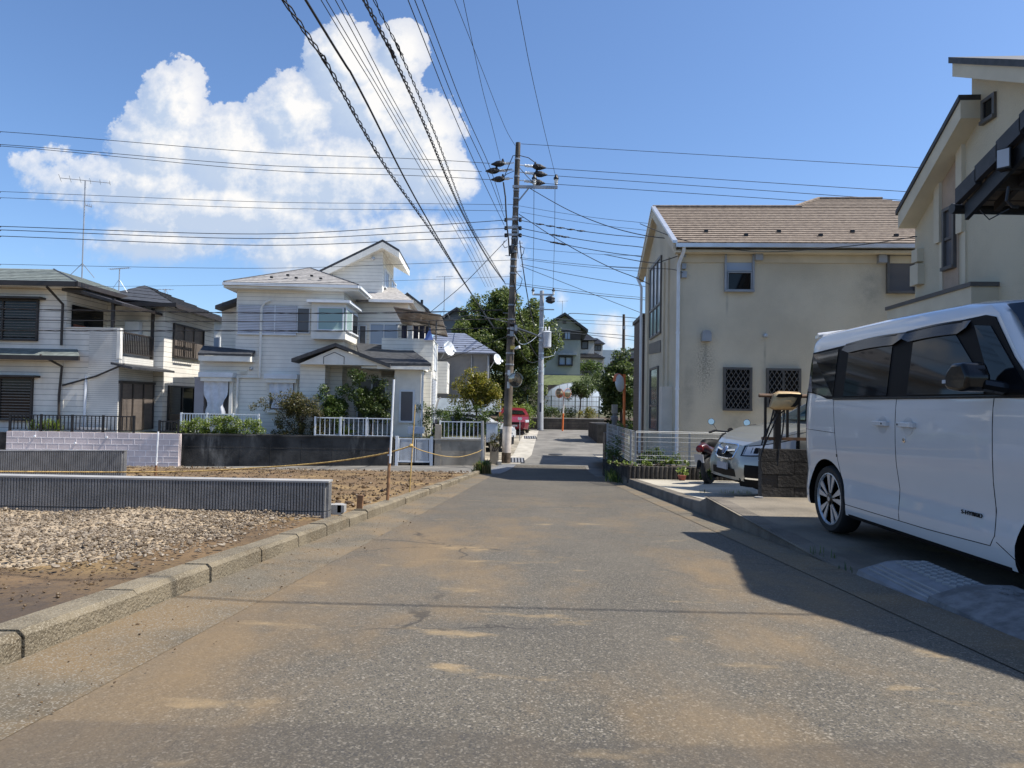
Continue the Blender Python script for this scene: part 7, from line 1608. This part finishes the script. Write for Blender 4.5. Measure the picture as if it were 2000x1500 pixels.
for sg in (-1, 1):
    X.patch(xv, 'headlight_surround', 3.80, 4.44, lambda l: .605+.05*(4.44-l)/.6, lambda l: .74+.125*(4.44-l)/.6, M['gloss_black'], .004, sg)
    X.patch(xv, 'headlight', 3.86, 4.43, lambda l: .62+.055*(4.43-l)/.55, lambda l: .73+.115*(4.43-l)/.55, M['lampglass'], .006, sg)
    X.patch(xv, 'headlight_shade', 4.10, 4.38, lambda l: .65, lambda l: .725, M['matt_black'], .009, sg, n=6)
    X.patch(xv, 'headlight_eye', 4.18, 4.29, .655, .72, M['chrome'], .012, sg, n=5)
    X.patch(xv, 'fog_lamp_recess', 4.14, 4.40, .33, .50, M['matt_black'], .006, sg)
    X.patch(xv, 'fog_lamp_trim', 4.10, 4.40, .315, .335, M['chrome'], .014, sg); X.patch(xv, 'fog_lamp_trim', 4.09, 4.125, .315, .56, M['chrome'], .014, sg, n=3)
    X.patch(xv, 'lower_cladding', 3.9, 4.44, lambda l: .21, lambda l: .30+.03*(l-3.9), M['matt_black'], .008, sg, n=14)
q = B(); fx = 4.452
def nose(y, z): # front face depth follows the plan rounding
    return fx-.02*abs(y)/.4
pts = [(-.34, .72), (-.30, .575), (-.18, .545), (.18, .545), (.30, .575), (.34, .72), (.26, .745), (-.26, .745)]
B().prism([(nose(y, z)-.02, y, z) for y, z in pts], [(nose(y, z)+.012, y, z) for y, z in pts]).build('grille', M['matt_black'], xv)
for sg in (-1, 1):
    hp = [(sg*.355, .62), (sg*.445, .60), (sg*.445, .735), (sg*.37, .735)]; B().prism([(nose(y, z)-.03, y, z) for y, z in hp], [(nose(y, z)+.010, y, z) for y, z in hp]).build('headlight_inner', M['lampglass'], xv)
gr = [o for o in bpy.data.objects if o.name.startswith('grille') and o.parent == xv][0]
q = B(); pl = pts+[pts[0]]; q.tube([(nose(y, z)+.014, y, z) for y, z in pl], .014, 6); q.tube([(nose(y, z)+.02, y, z) for y, z in ((-.31, .675), (-.12, .655), (.12, .655), (.31, .675))], .018, 6); q.build('grille_frame', M['chrome'], gr)
B().lathe([(0, .062), (.012, .062), (.018, .045), (.022, .0)], (fx+.02, 0, .655), (1, 0, 0), 20).build('grille_badge', M['chrome'], gr, smooth=40); B().lathe([(.0, .048), (.026, .044)], (fx+.02, 0, .655), (1, 0, 0), 20).build('badge_centre', mat('badge_blue', (.05, .07, .16), .3, .05), gr)
B().box(fx-.01, fx+.012, -.165, .165, .40, .49).build('number_plate', M['plate'], xv)
pts = [(-.42, .30), (.42, .30), (.36, .42), (-.36, .42)]; B().prism([(nose(y, z)-.02, y, z) for y, z in pts], [(nose(y, z)+.006, y, z) for y, z in pts]).build('lower_intake', M['matt_black'], xv)
q = B(); q.grid([-.9, -.45, 0, .45, .9], [0, .25, .5, .75, 1], lambda s, t: (2.72+.6*t+.02, s*(.60+.16*t), itp(2.72+.6*t, X.zt)+.03*(1-abs(s)**3)+.012)); q.build('windscreen', glassmat('tinted_screen', (.05, .09, .08), .03, 1.0), xv, smooth=60, fix=False)
for sg in (-1, 1):
    X.side(xv, 'side_glass', [(.7, 1.06), (2.95, 1.06), (2.55, 1.36), (1.9, 1.44), (.95, 1.40)], M['glass'], .002, .007, sg)
    X.seam(xv, 'bonnet_seam', [(3.35, .985), (3.8, .93), (4.1, .875), (4.3, .80)], M['matt_black'], .006, .001, sg)
    X.patch(xv, 'door_mirror', 2.95, 3.12, 1.03, 1.17, M['silver_paint'], .16, sg, n=4)
    for l in (.85, 3.5): wheel(xv, l, sg*.85, .33, .33, .2, .225, sg)
q = B().box(.3, 4.2, -.75, .75, .19, .23); q.build('underbody', M['matt_black'], xv)
# lean the nose back above the bumper and tuck it in below
def _fam(o): 
    for ch in bpy.data.objects:
        if ch.parent == o: yield ch; yield from _fam(ch)
for o in list(_fam(xv)):
    for v in o.data.vertices:
        x, y, z = v.co
        if x > 3.8:
            k = min(1, (x-3.8)/.6); v.co.x = x-k*(.75*max(0, z-.46)**1.5+.35*max(0, .37-z)); v.co.y = y*(1-.10*k*max(0, z-.5)/.3)
    o.data.update()
# --- the small parked cars seen past the pole
def small_car(label, paint, loc, rz, L=4.0, hw=.85, h=1.42, group=None):
    e = empty('car', label, 'car', loc, rz)
    k = Car(L, hw, [(0, .9), (.08, .98), (.5, h-.12), (1.2, h), (2.1, h-.02), (2.6, h-.18), (3.15, .98), (3.6, .9), (3.85, .78), (L, .62)], [(0, .78), (.2, .94), (.6, 1), (3.3, 1), (3.7, .93), (L, .66)], [(.15, .93), (.4, .98), (.7, 1), (.95, .96), (1.4, .74)], [.22, .3, .4, .5, .6, .7, .8, .9, 1.0, 1.15, 1.3], [(.95, -.01), (.6, .02), (0, .03)])
    k.body(e, paint, [(0, .28), (.4, .2), (L-.3, .2), (L, .3)], ((.75, .3, .34), (L-.8, .3, .34)))
    q = B(); q.grid([-.9, 0, .9], [0, .5, 1], lambda s, t: (2.58+.55*t+.015, s*(.55+.15*t), itp(2.58+.55*t, k.zt)+.035*(1-abs(s)**3)+.012)); q.build('windscreen', M['glass'], e, smooth=60, fix=False)
    q = B(); q.grid([-.9, 0, .9], [0, .5, 1], lambda s, t: (.10+.4*t-.012, s*(.65-.1*t), itp(.10+.4*t, k.zt)+.03*(1-abs(s)**3)+.01)); q.build('rear_window', M['glass'], e, smooth=60, fix=False)
    for sg in (-1, 1):
        k.side(e, 'side_glass', [(.55, .99), (2.85, .99), (2.45, h-.22), (1.9, h-.12), (.85, h-.14)], M['glass'], .002, .008, sg); k.patch(e, 'headlight', L-.42, L-.05, .60, .73, M['lampglass'], .006, sg); k.patch(e, 'tail_lamp', .01, .2, .66, .9, M['redlens'], .008, sg, n=4)
        for l in (.75, L-.8): wheel(e, l, sg*(hw-.03), .3, .3, .18, .2, sg)
        k.patch(e, 'door_mirror', 2.62, 2.78, .98, 1.1, paint, .14, sg, n=3)
    pts = [(-.4, .5), (.4, .5), (.34, .60), (-.34, .60)]; B().prism([(L-.03, y, z) for y, z in pts], [(L+.006, y, z) for y, z in pts]).build('grille', M['matt_black'], e); B().box(L-.02, L+.012, -.165, .165, .38, .46).build('number_plate', M['plate'], e)
    return e
small_car('dark red car parked beyond the utility pole, furthest of three', M['red_paint'], (.02, 40.3, rz(38.3)+.01), R(-88), h=1.36)
small_car('white car nose-out beyond the utility pole, between the black and red cars', M['white_paint'], (.22-4.0, 32.6, rz(32.6)+.01), R(0), h=1.45)
small_car('black car nose-out just behind the utility pole, nearest of three', M['black_paint'], (.12-4.0, 29.6, rz(29.6)+.01), R(0), h=1.40)
# --- motorbike
mb = empty('motorbike', 'black and dark red motorbike with round mirrors standing by the planter', 'motorbike', (3.88, 13.35, pad2z(13.4)), math.atan2(.75, .66))
def bw(x, lab): 
    o = B().lathe([(-.05, .20), (-.05, .26), (-.02, .285), (.02, .285), (.05, .26), (.05, .20)], (x, 0, .285), (0, 1, 0), 32).build('wheel', M['rubber'], mb, smooth=40)
    q = B()
    for i in range(6): a = i*math.pi/3; q.tube([(x, 0, .285), (x+.2*math.cos(a), 0, .285+.2*math.sin(a))], .012, 5)
    q.lathe([(-.06, .06), (.06, .06)], (x, 0, .285), (0, 1, 0), 14); q.build('spokes', M['alu'], o); return o
bw(0, 'r'); bw(1.28, 'f')
q = B().tube([(0, .09, .28), (.42, .10, .38)], .028, 7).tube([(0, -.09, .28), (.42, -.10, .38)], .028, 7).tube([(.38, 0, .40), (.70, 0, .45), (1.0, 0, .80)], .05, 8).tube([(.1, 0, .62), (.6, 0, .55), (1.0, 0, .8)], .035, 8); q.build('frame', M['black'], mb)
B().lathe([(-.16, .08), (-.12, .14), (.12, .14), (.16, .08)], (.58, 0, .40), (0, 1, 0), 14).build('engine', M['greymetal'], mb)
q = B().tube([(-.30, 0, .74), (-.2, 0, .78), (.1, 0, .76), (.5, 0, .73)], [.05, .10, .12, .11], 12); q.build('seat', M['matt_black'], mb, smooth=60)
q = B().tube([(-.42, 0, .72), (-.3, 0, .73), (.1, 0, .64), (.4, 0, .62)], [.04, .10, .12, .08], 12); q.build('tail_cowl', mat('dark_red_plastic', (.05, .008, .010), .25, .05, coat=1), mb, smooth=60)
B().lathe([(0, .075), (.03, .07), (.05, .03)], (-.40, 0, .70), (-1, 0, .1), 12).build('tail_lamp', M['redlens'], mb)
B().hexa([(-.42, -.09, .44), (-.40, -.09, .44), (-.40, .09, .44), (-.42, .09, .44), (-.47, -.09, .60), (-.45, -.09, .60), (-.45, .09, .60), (-.47, .09, .60)]).build('number_plate', M['plate'], mb)
q = B().tube([(-.1, 0, .62), (-.38, 0, .52), (-.46, 0, .33)], [.06, .055, .04], 8); q.build('mudguard', M['matt_black'], mb)
q = B().tube([(.55, 0, .80), (.75, 0, .86), (.95, 0, .82)], [.08, .13, .07], 12); q.build('tank', M['gloss_black'], mb, smooth=60)
for s in (-1, 1): q = B().tube([(1.28, s*.09, .285), (1.0, s*.09, .95)], .025, 7); q.build('fork', M['alu'], mb)
q = B().tube([(.82, .36, .98), (.92, .30, 1.02), (.98, .12, 1.0), (.98, -.12, 1.0), (.92, -.30, 1.02), (.82, -.36, .98)], .016, 7); q.tube([(.80, .38, .975), (.90, .31, 1.015)], .024, 7); q.tube([(.80, -.38, .975), (.90, -.31, 1.015)], .024, 7); q.build('handlebar', M['black'], mb)
B().lathe([(0, .10), (.06, .11), (.12, .06)], (1.05, 0, .90), (1, 0, 0), 14).build('headlight', M['gloss_black'], mb); B().lathe([(0, .06), (.03, .05)], (.98, 0, 1.03), (-.6, 0, .8), 12).build('speedometer', M['matt_black'], mb)
for s in (-1, 1):
    B().tube([(.92, s*.26, 1.02), (.93, s*.33, 1.12), (.90, s*.37, 1.17)], .008, 6).build('mirror_stalk', M['black'], mb)
    o = B().lathe([(-.02, .05), (0, .07), (.012, .068)], (.90, s*.38, 1.20), (-.95, -.25, .05), 18).build('mirror', M['black'], mb, smooth=40); B().lathe([(.0125, .063), (.014, .061)], (.90, s*.38, 1.20), (-.95, -.25, .05), 18).build('mirror_glass', mat('dim_mirror', (.42, .46, .52), .1, 0, metal=1) if s < 0 else bpy.data.materials['dim_mirror'], o)
q = B().tube([(.35, -.14, .30), (.0, -.17, .36), (-.25, -.18, .42)], [.03, .05, .045], 10); q.build('exhaust', M['chrome'], mb, smooth=50)
# ------------------------------------------------------------------ low dark wall with railing between the driveways
YW = 8.12; e = empty('block_wall', 'low blackened block wall with brown railing beside the white van', 'wall', (0, YW, 0)); p0 = P(1487, 960, YW); zt = P(1530, 877, YW).z; x1 = 5.6
q = B(); rows = 4; z0 = -1.10; hh = (zt-z0)/rows
for r in range(rows):
    x = p0.x; off = (r % 2)*.2
    while x < x1:
        w_ = .39 if x > p0.x else .39-off; q.box(x+.004, min(x+w_-.004, x1), random.uniform(-.006, .006), .12, z0+hh*r+.004, z0+hh*(r+1)-.004); x += w_
q.box(p0.x+.01, x1-.01, .012, .11, z0-.1, zt-.01); q.build('wall_face', M['darkblock'], e)
q = B()
for i in range(26): x = random.uniform(p0.x, 4.4); s = random.uniform(.015, .04); q.hexa([(x-s, -.05, z0-.02), (x+s, -.05, z0-.02), (x+s, 0, z0-.02), (x-s, 0, z0-.02), (x-s*.6, -.03, z0+s), (x+s*.7, -.02, z0+s*.8), (x+s*.6, 0, z0+s), (x-s*.5, 0, z0+s)])
q.build('broken_footing', M['concrete'], e)
q = B().lathe([(-1.2, .05), (P(1480, 968, YW).z, .05)], (P(1482, 980, YW-.1).x, -.1, 0), n=10); q.build('footing_pipe', M['greywall'], e)
zr0, zr1 = P(1530, 857, YW).z, P(1530, 773, YW).z; xr0 = P(1489, 773, YW).x
q = B(); q.tube([(xr0-.02, .06, zr1), (x1, .06, zr1)], .022, 8); q.box(xr0+.02, x1, .04, .08, zr0-.02, zr0+.015); q.build('railing_rail', M['brownwood'], e)
q = B()
for px in (1498.5, 1542, 1564, 1590, 1616): x = P(px, 800, YW).x; q.box(x-.013, x+.013, .047, .073, zr0, zr1)
q.build('railing_bar', M['black'], e)
x = P(1522, 800, YW).x; B().box(x-.035, x+.035, .03, .09, zt-.1, P(1522, 790, YW).z).build('railing_post', M['black'], e)
# saddle-shaped cover on the post
sc_pts = [(1503, 795), (1511, 770), (1520, 765.5), (1538, 766), (1561, 767.5), (1562, 773), (1556, 791), (1548, 799), (1530, 799), (1512, 799)]
c0 = P(1532, 783, YW-.1); e2 = empty('post_cover', 'worn tan and black saddle-shaped cover on the railing post', 'cover', c0)
pts = [P(x, y, YW-.1)-c0 for x, y in sc_pts]
q = B(); n = len(pts); rings = [(.10, .55), (.05, .85), (0, 1.0), (-.05, .97), (-.085, .8), (-.10, .5), (-.105, .2)]
for d, f in rings:
    for p in pts: q.v.append((p.x*f, d, p.z*f))
for i in range(len(rings)-1):
    for j in range(n): q.f.append((i*n+j, i*n+(j+1) % n, (i+1)*n+(j+1) % n, (i+1)*n+j))
q.f.append(tuple(range(n-1, -1, -1))); q.f.append(tuple((len(rings)-1)*n+j for j in range(n))); sh = q.build('shell', M['tan'], e2, smooth=70)
dk = [(1509, 775), (1514, 769), (1538, 768.5), (1560, 770), (1560, 774), (1555, 788), (1546, 795), (1538, 795), (1546, 786), (1552, 777), (1540, 774.5), (1522, 776)]
pd = [P(x, y, YW-.1)-c0 for x, y in dk]; B().prism([(p.x*.97, -.086, p.z*.97) for p in pd], [(p.x*.97, -.108, p.z*.97) for p in pd]).build('dark_stain_panel', M['matt_black'], sh)
q = B().tube([(p.x, 0, p.z) for p in pts+[pts[0]]], .010, 6); q.build('rim', mat('tan_rim', (.40, .27, .15), .6, .1), sh)
for (pts_, lab) in (([(1511, 800), (1505, 825), (1497, 850), (1489, 880), (1485, 905), (1490, 925)], 'thick black cable dangling from the cover to the wall end'), ([(1519, 800), (1508, 822), (1494, 848), (1487, 870)], 'black cable slanting from the post to the wall end'), ([(1521, 806), (1511, 830), (1499, 856), (1488, 884), (1486, 900)], 'second black cable slanting from the post to the wall end'), ([(1532, 800), (1529, 840), (1522, 875), (1519, 910)], 'thin black cable hanging in front of the low wall'), ([(1512, 799), (1518, 806), (1526, 806), (1533, 799)], 'short loop of cable under the cover')):
    cable('dangling_cable', lab, [P(x, y, YW-.07) for x, y in pts_], .009, M['wire'], 'cable', 'cables on the low wall', n=20)
# ------------------------------------------------------------------ trees, shrubs and weeds
def shrub_clumps(shape, Y, step, cr, n, depth=.8):
    """fill a photo outline (list of (px, top, bottom)) with clumps at real depth"""
    out = []; x = shape[0][0]
    while x <= shape[-1][0]:
        t, b_ = itp(x, [(a, b) for a, b, c in shape]), itp(x, [(a, c) for a, b, c in shape]); y = t
        while y <= b_:
            k = 1-abs(2*(y-t)/(max(1, b_-t))-1); q = P(x+random.uniform(-step*.5, step*.5), y+random.uniform(-step*.4, step*.4), Y+random.uniform(-depth, depth)*(.35+.65*k))
            if random.random() > .12: out.append((q, cr*random.uniform(.6, 1.25), int(n*random.uniform(.5, 1.3))))
            y += step
        x += step
    return out
big = []
cc = P(985, 672, 46)
tree('tree', 'large dense evergreen tree behind the utility pole', 'tree', (cc.x+.4, 46, -.9), 3.2, (cc.x-.1, 46, cc.z), (3.7, 2.6, 3.35), 300, .60, 330, .17, M['l_tree'], .26, limbs=9, shell=.35, extra=[(P(x, y, Y), r, 260) for x, y, Y, r in ((905, 640, 45.5, .7), (925, 610, 45.5, .7), (960, 582, 45.6, .6), (1000, 590, 45.7, .7), (1045, 612, 45.5, .7), (1072, 640, 45.5, .7), (1085, 672, 45.5, .6), (1062, 690, 45, .6), (1035, 735, 45, .8), (985, 745, 44.8, .8), (1005, 770, 44.8, .7), (965, 720, 45, .8), (1050, 760, 45, .7), (1020, 640, 44, .8), (950, 660, 44, .8), (895, 650, 46, .5), (985, 568, 46, .35), (925, 590, 46, .4))])
tree('shrub', 'yellow-green leafy shrub left of the utility pole', 'shrub', P(930, 850, 28.2), 1.2, tuple(P(930, 765, 28.2)), (.95, .8, .85), 70, .26, 170, .085, M['l_yel'], .05, limbs=6, shell=.3, extra=[(P(x, y, 28), .26, 170) for x, y in ((958, 775), (972, 790), (900, 745), (915, 730), (885, 780), (940, 738))])
bush('shrub', 'dark green shrubbery under the yellow-green shrub', 'shrub', shrub_clumps([(870, 805, 850), (900, 790, 850), (940, 800, 850), (985, 800, 850)], 27.6, 13, .24, 120, .5), .085, M['l_mid'])
bush('shrub', 'leafy climber at the right corner of the cream house', 'shrub', shrub_clumps([(808, 815, 850), (822, 780, 850), (845, 800, 852), (875, 815, 850)], 26.0, 11, .2, 90, .4), .075, M['l_mid'])
bush('shrub', 'dark undergrowth on the slope beneath the big tree', 'shrub', shrub_clumps([(960, 745, 815), (1000, 750, 800), (1035, 745, 800), (1060, 752, 790)], 46.5, 12, .5, 150, .8), .16, M['l_dark'])
bush('shrub', 'dark shrubs on the slope right of the greenhouse', 'shrub', shrub_clumps([(1135, 742, 775), (1160, 735, 800), (1185, 745, 815), (1200, 750, 815)], 48.5, 11, .45, 140, .7), .15, M['l_dark'])
# garden in front of the cream house
bush('shrub', 'clipped hedge with pale leaf tips at the left end of the blackened wall', 'hedge', shrub_clumps([(354, 832, 850), (380, 823, 850), (450, 821, 850), (510, 825, 850)], 24.5, 9, .17, 153, .18), .06, M['l_lime'])
tree('tree', 'small pruned garden tree with spreading olive foliage', 'tree', P(588, 850, 24.9), 1.0, tuple(P(575, 800, 24.9)), (.5, .4, .35), 14, .2, 204, .06, M['l_olive'], .045, limbs=5, shell=.2, extra=[(P(x, y, 24.9), .19, 120) for x, y in ((495, 795), (512, 786), (530, 776), (548, 772), (566, 768), (520, 795), (545, 788), (560, 780), (585, 775), (600, 785), (612, 795))])
bush('shrub', 'broad olive garden shrub flecked with pale flowers', 'shrub', shrub_clumps([(540, 822, 852), (565, 782, 852), (590, 772, 852), (615, 790, 852), (635, 805, 852)], 24.7, 11, .21, 204, .35), .065, M['l_olive'], flowers=.05)
tree('tree', 'upright dark green camellia before the porch', 'tree', P(650, 850, 25.1), 1.0, tuple(P(650, 798, 25.1)), (.5, .4, .6), 34, .22, 238, .075, M['l_mid'], .05, limbs=5, shell=.2, extra=[(P(x, y, 25.1), .23, 221) for x, y in ((625, 775), (632, 760), (690, 730), (697, 745), (705, 735), (688, 775), (680, 760), (700, 765), (665, 765))])
tree('tree', 'taller dark garden tree between the porch and the sunroom', 'tree', P(725, 850, 25.3), 1.1, tuple(P(728, 792, 25.3)), (.62, .45, .72), 42, .24, 238, .08, M['l_dark'], .06, limbs=6, shell=.25, extra=[(P(x, y, 25.3), .22, 130) for x, y in ((708, 735), (730, 740), (748, 750), (755, 775), (740, 800), (715, 810), (755, 815))])
q = B(); e = empty('yucca', 'spiky low plant behind the white railing', 'plant', P(672, 850, 24.9))
for i in range(34):
    a = random.random()*6.28; l = random.uniform(.3, .6); d = Vector((math.cos(a)*l, math.sin(a)*l*.6, random.uniform(.1, .6))); s = Vector((-math.sin(a), math.cos(a), 0))*.018; q.poly([tuple(-s), tuple(s), tuple(d*.6+s*.8+Vector((0, 0, .1))), tuple(d), tuple(d*.6-s*.8+Vector((0, 0, .1)))])
q.build('leaves', M['l_mid'], e, fix=False)
bush('shrub', 'small round bush against the pale wall end by the pole', 'shrub', shrub_clumps([(960, 853, 872), (968, 850, 874), (974, 853, 872)], 24.6, 6, .11, 90, .15), .05, M['l_olive'])
bush('shrub', 'rounded lime-green bush behind the red car', 'shrub', shrub_clumps([(998, 800, 830), (1012, 784, 834), (1028, 788, 834), (1040, 808, 832)], 39.2, 9, .34, 110, .6), .11, M['l_lime'])
bush('shrub', 'mixed low bushes left of the greenhouse', 'shrub', shrub_clumps([(1040, 800, 815), (1055, 790, 817), (1075, 798, 817)], 42.2, 8, .28, 90, .4), .10, M['l_mid'])
bush('shrub', 'dark low bushes in front of the greenhouse', 'shrub', shrub_clumps([(1070, 806, 818), (1090, 802, 818), (1125, 800, 818)], 42.0, 8, .25, 100, .4), .10, M['l_dark'])
bush('shrub', 'yellow flowering bush at the right end of the garden wall', 'shrub', shrub_clumps([(1136, 808, 818), (1150, 797, 818), (1166, 806, 818)], 41.6, 8, .26, 110, .3), .09, M['l_yel'])
tree('tree', 'young dark tree with bare stems in front of the greenhouse', 'tree', P(1130, 818, 42.4), 1.5, tuple(P(1137, 763, 42.4)), (.72, .6, .55), 36, .32, 120, .11, M['l_dark'], .05, limbs=6, shell=.3, extra=[(P(1110, 775, 42.4), .28, 90), (P(1160, 760, 42.4), .3, 100), (P(1148, 742, 42.4), .3, 90)])
bush('hedge', 'bright green hedge behind the far railing right of the grey-green house', 'hedge', shrub_clumps([(1132, 714, 730), (1150, 709, 730), (1178, 716, 730)], 60, 8, .5, 120, .8), .18, M['l_mid'])
e = empty('garden_fence', 'dark railing under the bright green far hedge', 'fence', (0, 58.8, 0)); x0, x1 = P(1133, 730, 58.8).x, P(1178, 730, 58.8).x; z0, z1 = P(1150, 735, 58.8).z, P(1150, 726, 58.8).z; q = B()
for x in frange(x0, x1, .2): q.box(x-.025, x+.025, -.02, .02, z0-.6, z1)
q.box(x0, x1, -.03, .03, z1-.05, z1+.03); q.build('bars', M['darkbrown'], e)
tree('tree', 'tall dark broad-leaved shrub left of the dark brown house', 'tree', P(1212, 850, 34), 1.5, tuple(P(1212, 765, 34)), (.85, .9, 1.55), 80, .38, 150, .15, M['l_dark'], .09, limbs=8, shell=.35, extra=[(P(x, y, 34), .35, 130) for x, y in ((1205, 695), (1222, 690), (1190, 730), (1232, 720), (1186, 770), (1235, 790), (1180, 800), (1195, 820), (1225, 830))])
bush('shrub', 'leafy weeds growing inside the white mesh fence', 'weeds', shrub_clumps([(1245, 900, 910), (1265, 888, 910), (1285, 880, 908), (1300, 892, 908), (1330, 895, 908)], 15.3, 8, .10, 60, .25), .065, M['l_mid'])
bush('shrub', 'yellowish weeds trailing along the planter edge', 'weeds', shrub_clumps([(1190, 905, 912), (1240, 904, 912), (1345, 905, 910)], 15.0, 9, .06, 40, .08), .05, M['l_lime'])
bush('shrub', 'pale grassy shrub behind the side of the mesh fence', 'weeds', shrub_clumps([(1192, 870, 905), (1210, 862, 905), (1232, 875, 905)], 17.5, 9, .13, 60, .35), .06, M['l_mid'])
bush('shrub', 'green leaves beside the motorbike wheel', 'weeds', shrub_clumps([(1373, 912, 930), (1385, 908, 932)], 13.3, 6, .07, 50, .1), .05, M['l_mid'])
bush('climber', 'yellow-green tendrils at the foot of the orange mirror pole', 'climber', [(P(x, y, 20.3), .10, 40) for x, y in ((1208, 828), (1216, 833), (1225, 838), (1232, 842), (1218, 842))], .06, M['l_lime'])
ft = P(1332, 928, 14.6); e = empty('flowerpot', 'small terracotta pot with a green plant beside the planter', 'flowerpot', (ft.x, 14.6, pad2z(14.6))); B().lathe([(0, .05), (.02, .07), (.10, .09), (.115, .1), (.12, .085)], (0, 0, 0), n=16).build('pot', M['terracotta'], e, smooth=40); leaf_mesh('plant', [((0, 0, .2), .12, 60), ((.08, 0, .18), .08, 40)], .06, M['l_lime'], e)
blades('weeds', [(P(1203, 925, 17.2).x+random.gauss(0, .12), 17+random.gauss(0, .8), rz(17)+.03) for _ in range(16)], .32, M['l_mid'], 'tuft of weeds at the corner of the right kerb', 'weeds', 18, .15)
blades('weeds', [(cstake.x+random.gauss(0, .09), 20.55+random.gauss(0, .12), cstake.z-.05) for _ in range(12)], .45, M['straw'], 'dry grass growing round the grey corner post', 'weeds', 22, .12)
blades('weeds', [(cstake.x+random.gauss(0, .09), 20.5+random.gauss(0, .12), cstake.z-.05) for _ in range(9)], .55, M['l_mid'], 'green grass mixed into the dry tuft at the corner post', 'weeds', 16, .12)
blades('weeds', [(XR(4.6)+.1+random.gauss(0, .06), 4.75+random.gauss(0, .25), -1.06) for _ in range(4)], .09, M['l_mid'], 'small weeds in the crack beside the van', 'weeds', 9, .06)
blades('weeds', [(P(1470, 962, 10.2).x+random.gauss(0, .35), 10.36, pad2z(10.3)) for _ in range(18)], .07, M['l_lime'], 'low weeds in the joint of the pale driveway', 'weeds', 7, .05)
blades('weeds', [(P(60+random.random()*60, 838, 24.0).x, 24.0, -1.25) for _ in range(14)], .5, M['l_lime'], 'sunlit weeds behind the black railing', 'weeds', 12, .1)
# curved-roof carport behind the shrubs
CP = Fr(842, 32.0, 1.5); e = house_empty('carport', 'carport with curved translucent roof behind the shrubs', 'carport', CP); a1 = CP.f(978, 790)[0]; zt = CP.f(900, 779)[1]
def cpz(t): return zt-.45*(t)**2.2*1.2
q = B()
for t0, t1 in zip(frange(0, .95, .1), frange(.1, 1.0, .1)): q.hexa([(0, 2.4*(1-t0)-2.2, cpz(t0)), (a1, 2.4*(1-t0)-2.2, cpz(t0)), (a1, 2.4*(1-t1)-2.2, cpz(t1)), (0, 2.4*(1-t1)-2.2, cpz(t1)), (0, 2.4*(1-t0)-2.2, cpz(t0)+.02), (a1, 2.4*(1-t0)-2.2, cpz(t0)+.02), (a1, 2.4*(1-t1)-2.2, cpz(t1)+.02), (0, 2.4*(1-t1)-2.2, cpz(t1)+.02)])
q.build('roof_sheet', M['plastic_film'], e); q = B()
for x in (0.05, a1*.13, a1*.5, a1-.05): q.tube([(x, 2.4*(1-t)-2.2, cpz(t)+.04) for t in frange(0, 1, .1)], .03, 5); q.tube([(x, .2, cpz(0)), (x, .3, -1.8)], .04, 6)
for t in (.1, .45, .75, 1): q.tube([(0, 2.4*(1-t)-2.2, cpz(t)-.01), (a1, 2.4*(1-t)-2.2, cpz(t)-.01)], .02, 4)
q.build('frame', M['bronze'], e); tag(B().box(P(975, 800, 31).x, P(978.5, 800, 31).x, 31, 31.05, P(976, 815, 31).z, P(976, 793, 31).z).build('orange_sign', M['orange']), 'narrow orange sign just left of the utility pole', 'sign')
p = P(1015, 850, 33.5); e = empty('sign_post', 'small pale blank sign on a thin post beside the white car', 'sign', (p.x, 33.5, rz(33.5))); h = P(1015, 816, 33.5).z-rz(33.5); B().tube([(0, 0, 0), (0, 0, h)], .02, 6).build('post', M['greymetal'], e); B().box(-.1, .1, -.03, -.02, h-.1, h+.02).build('board', M['alu'], e)
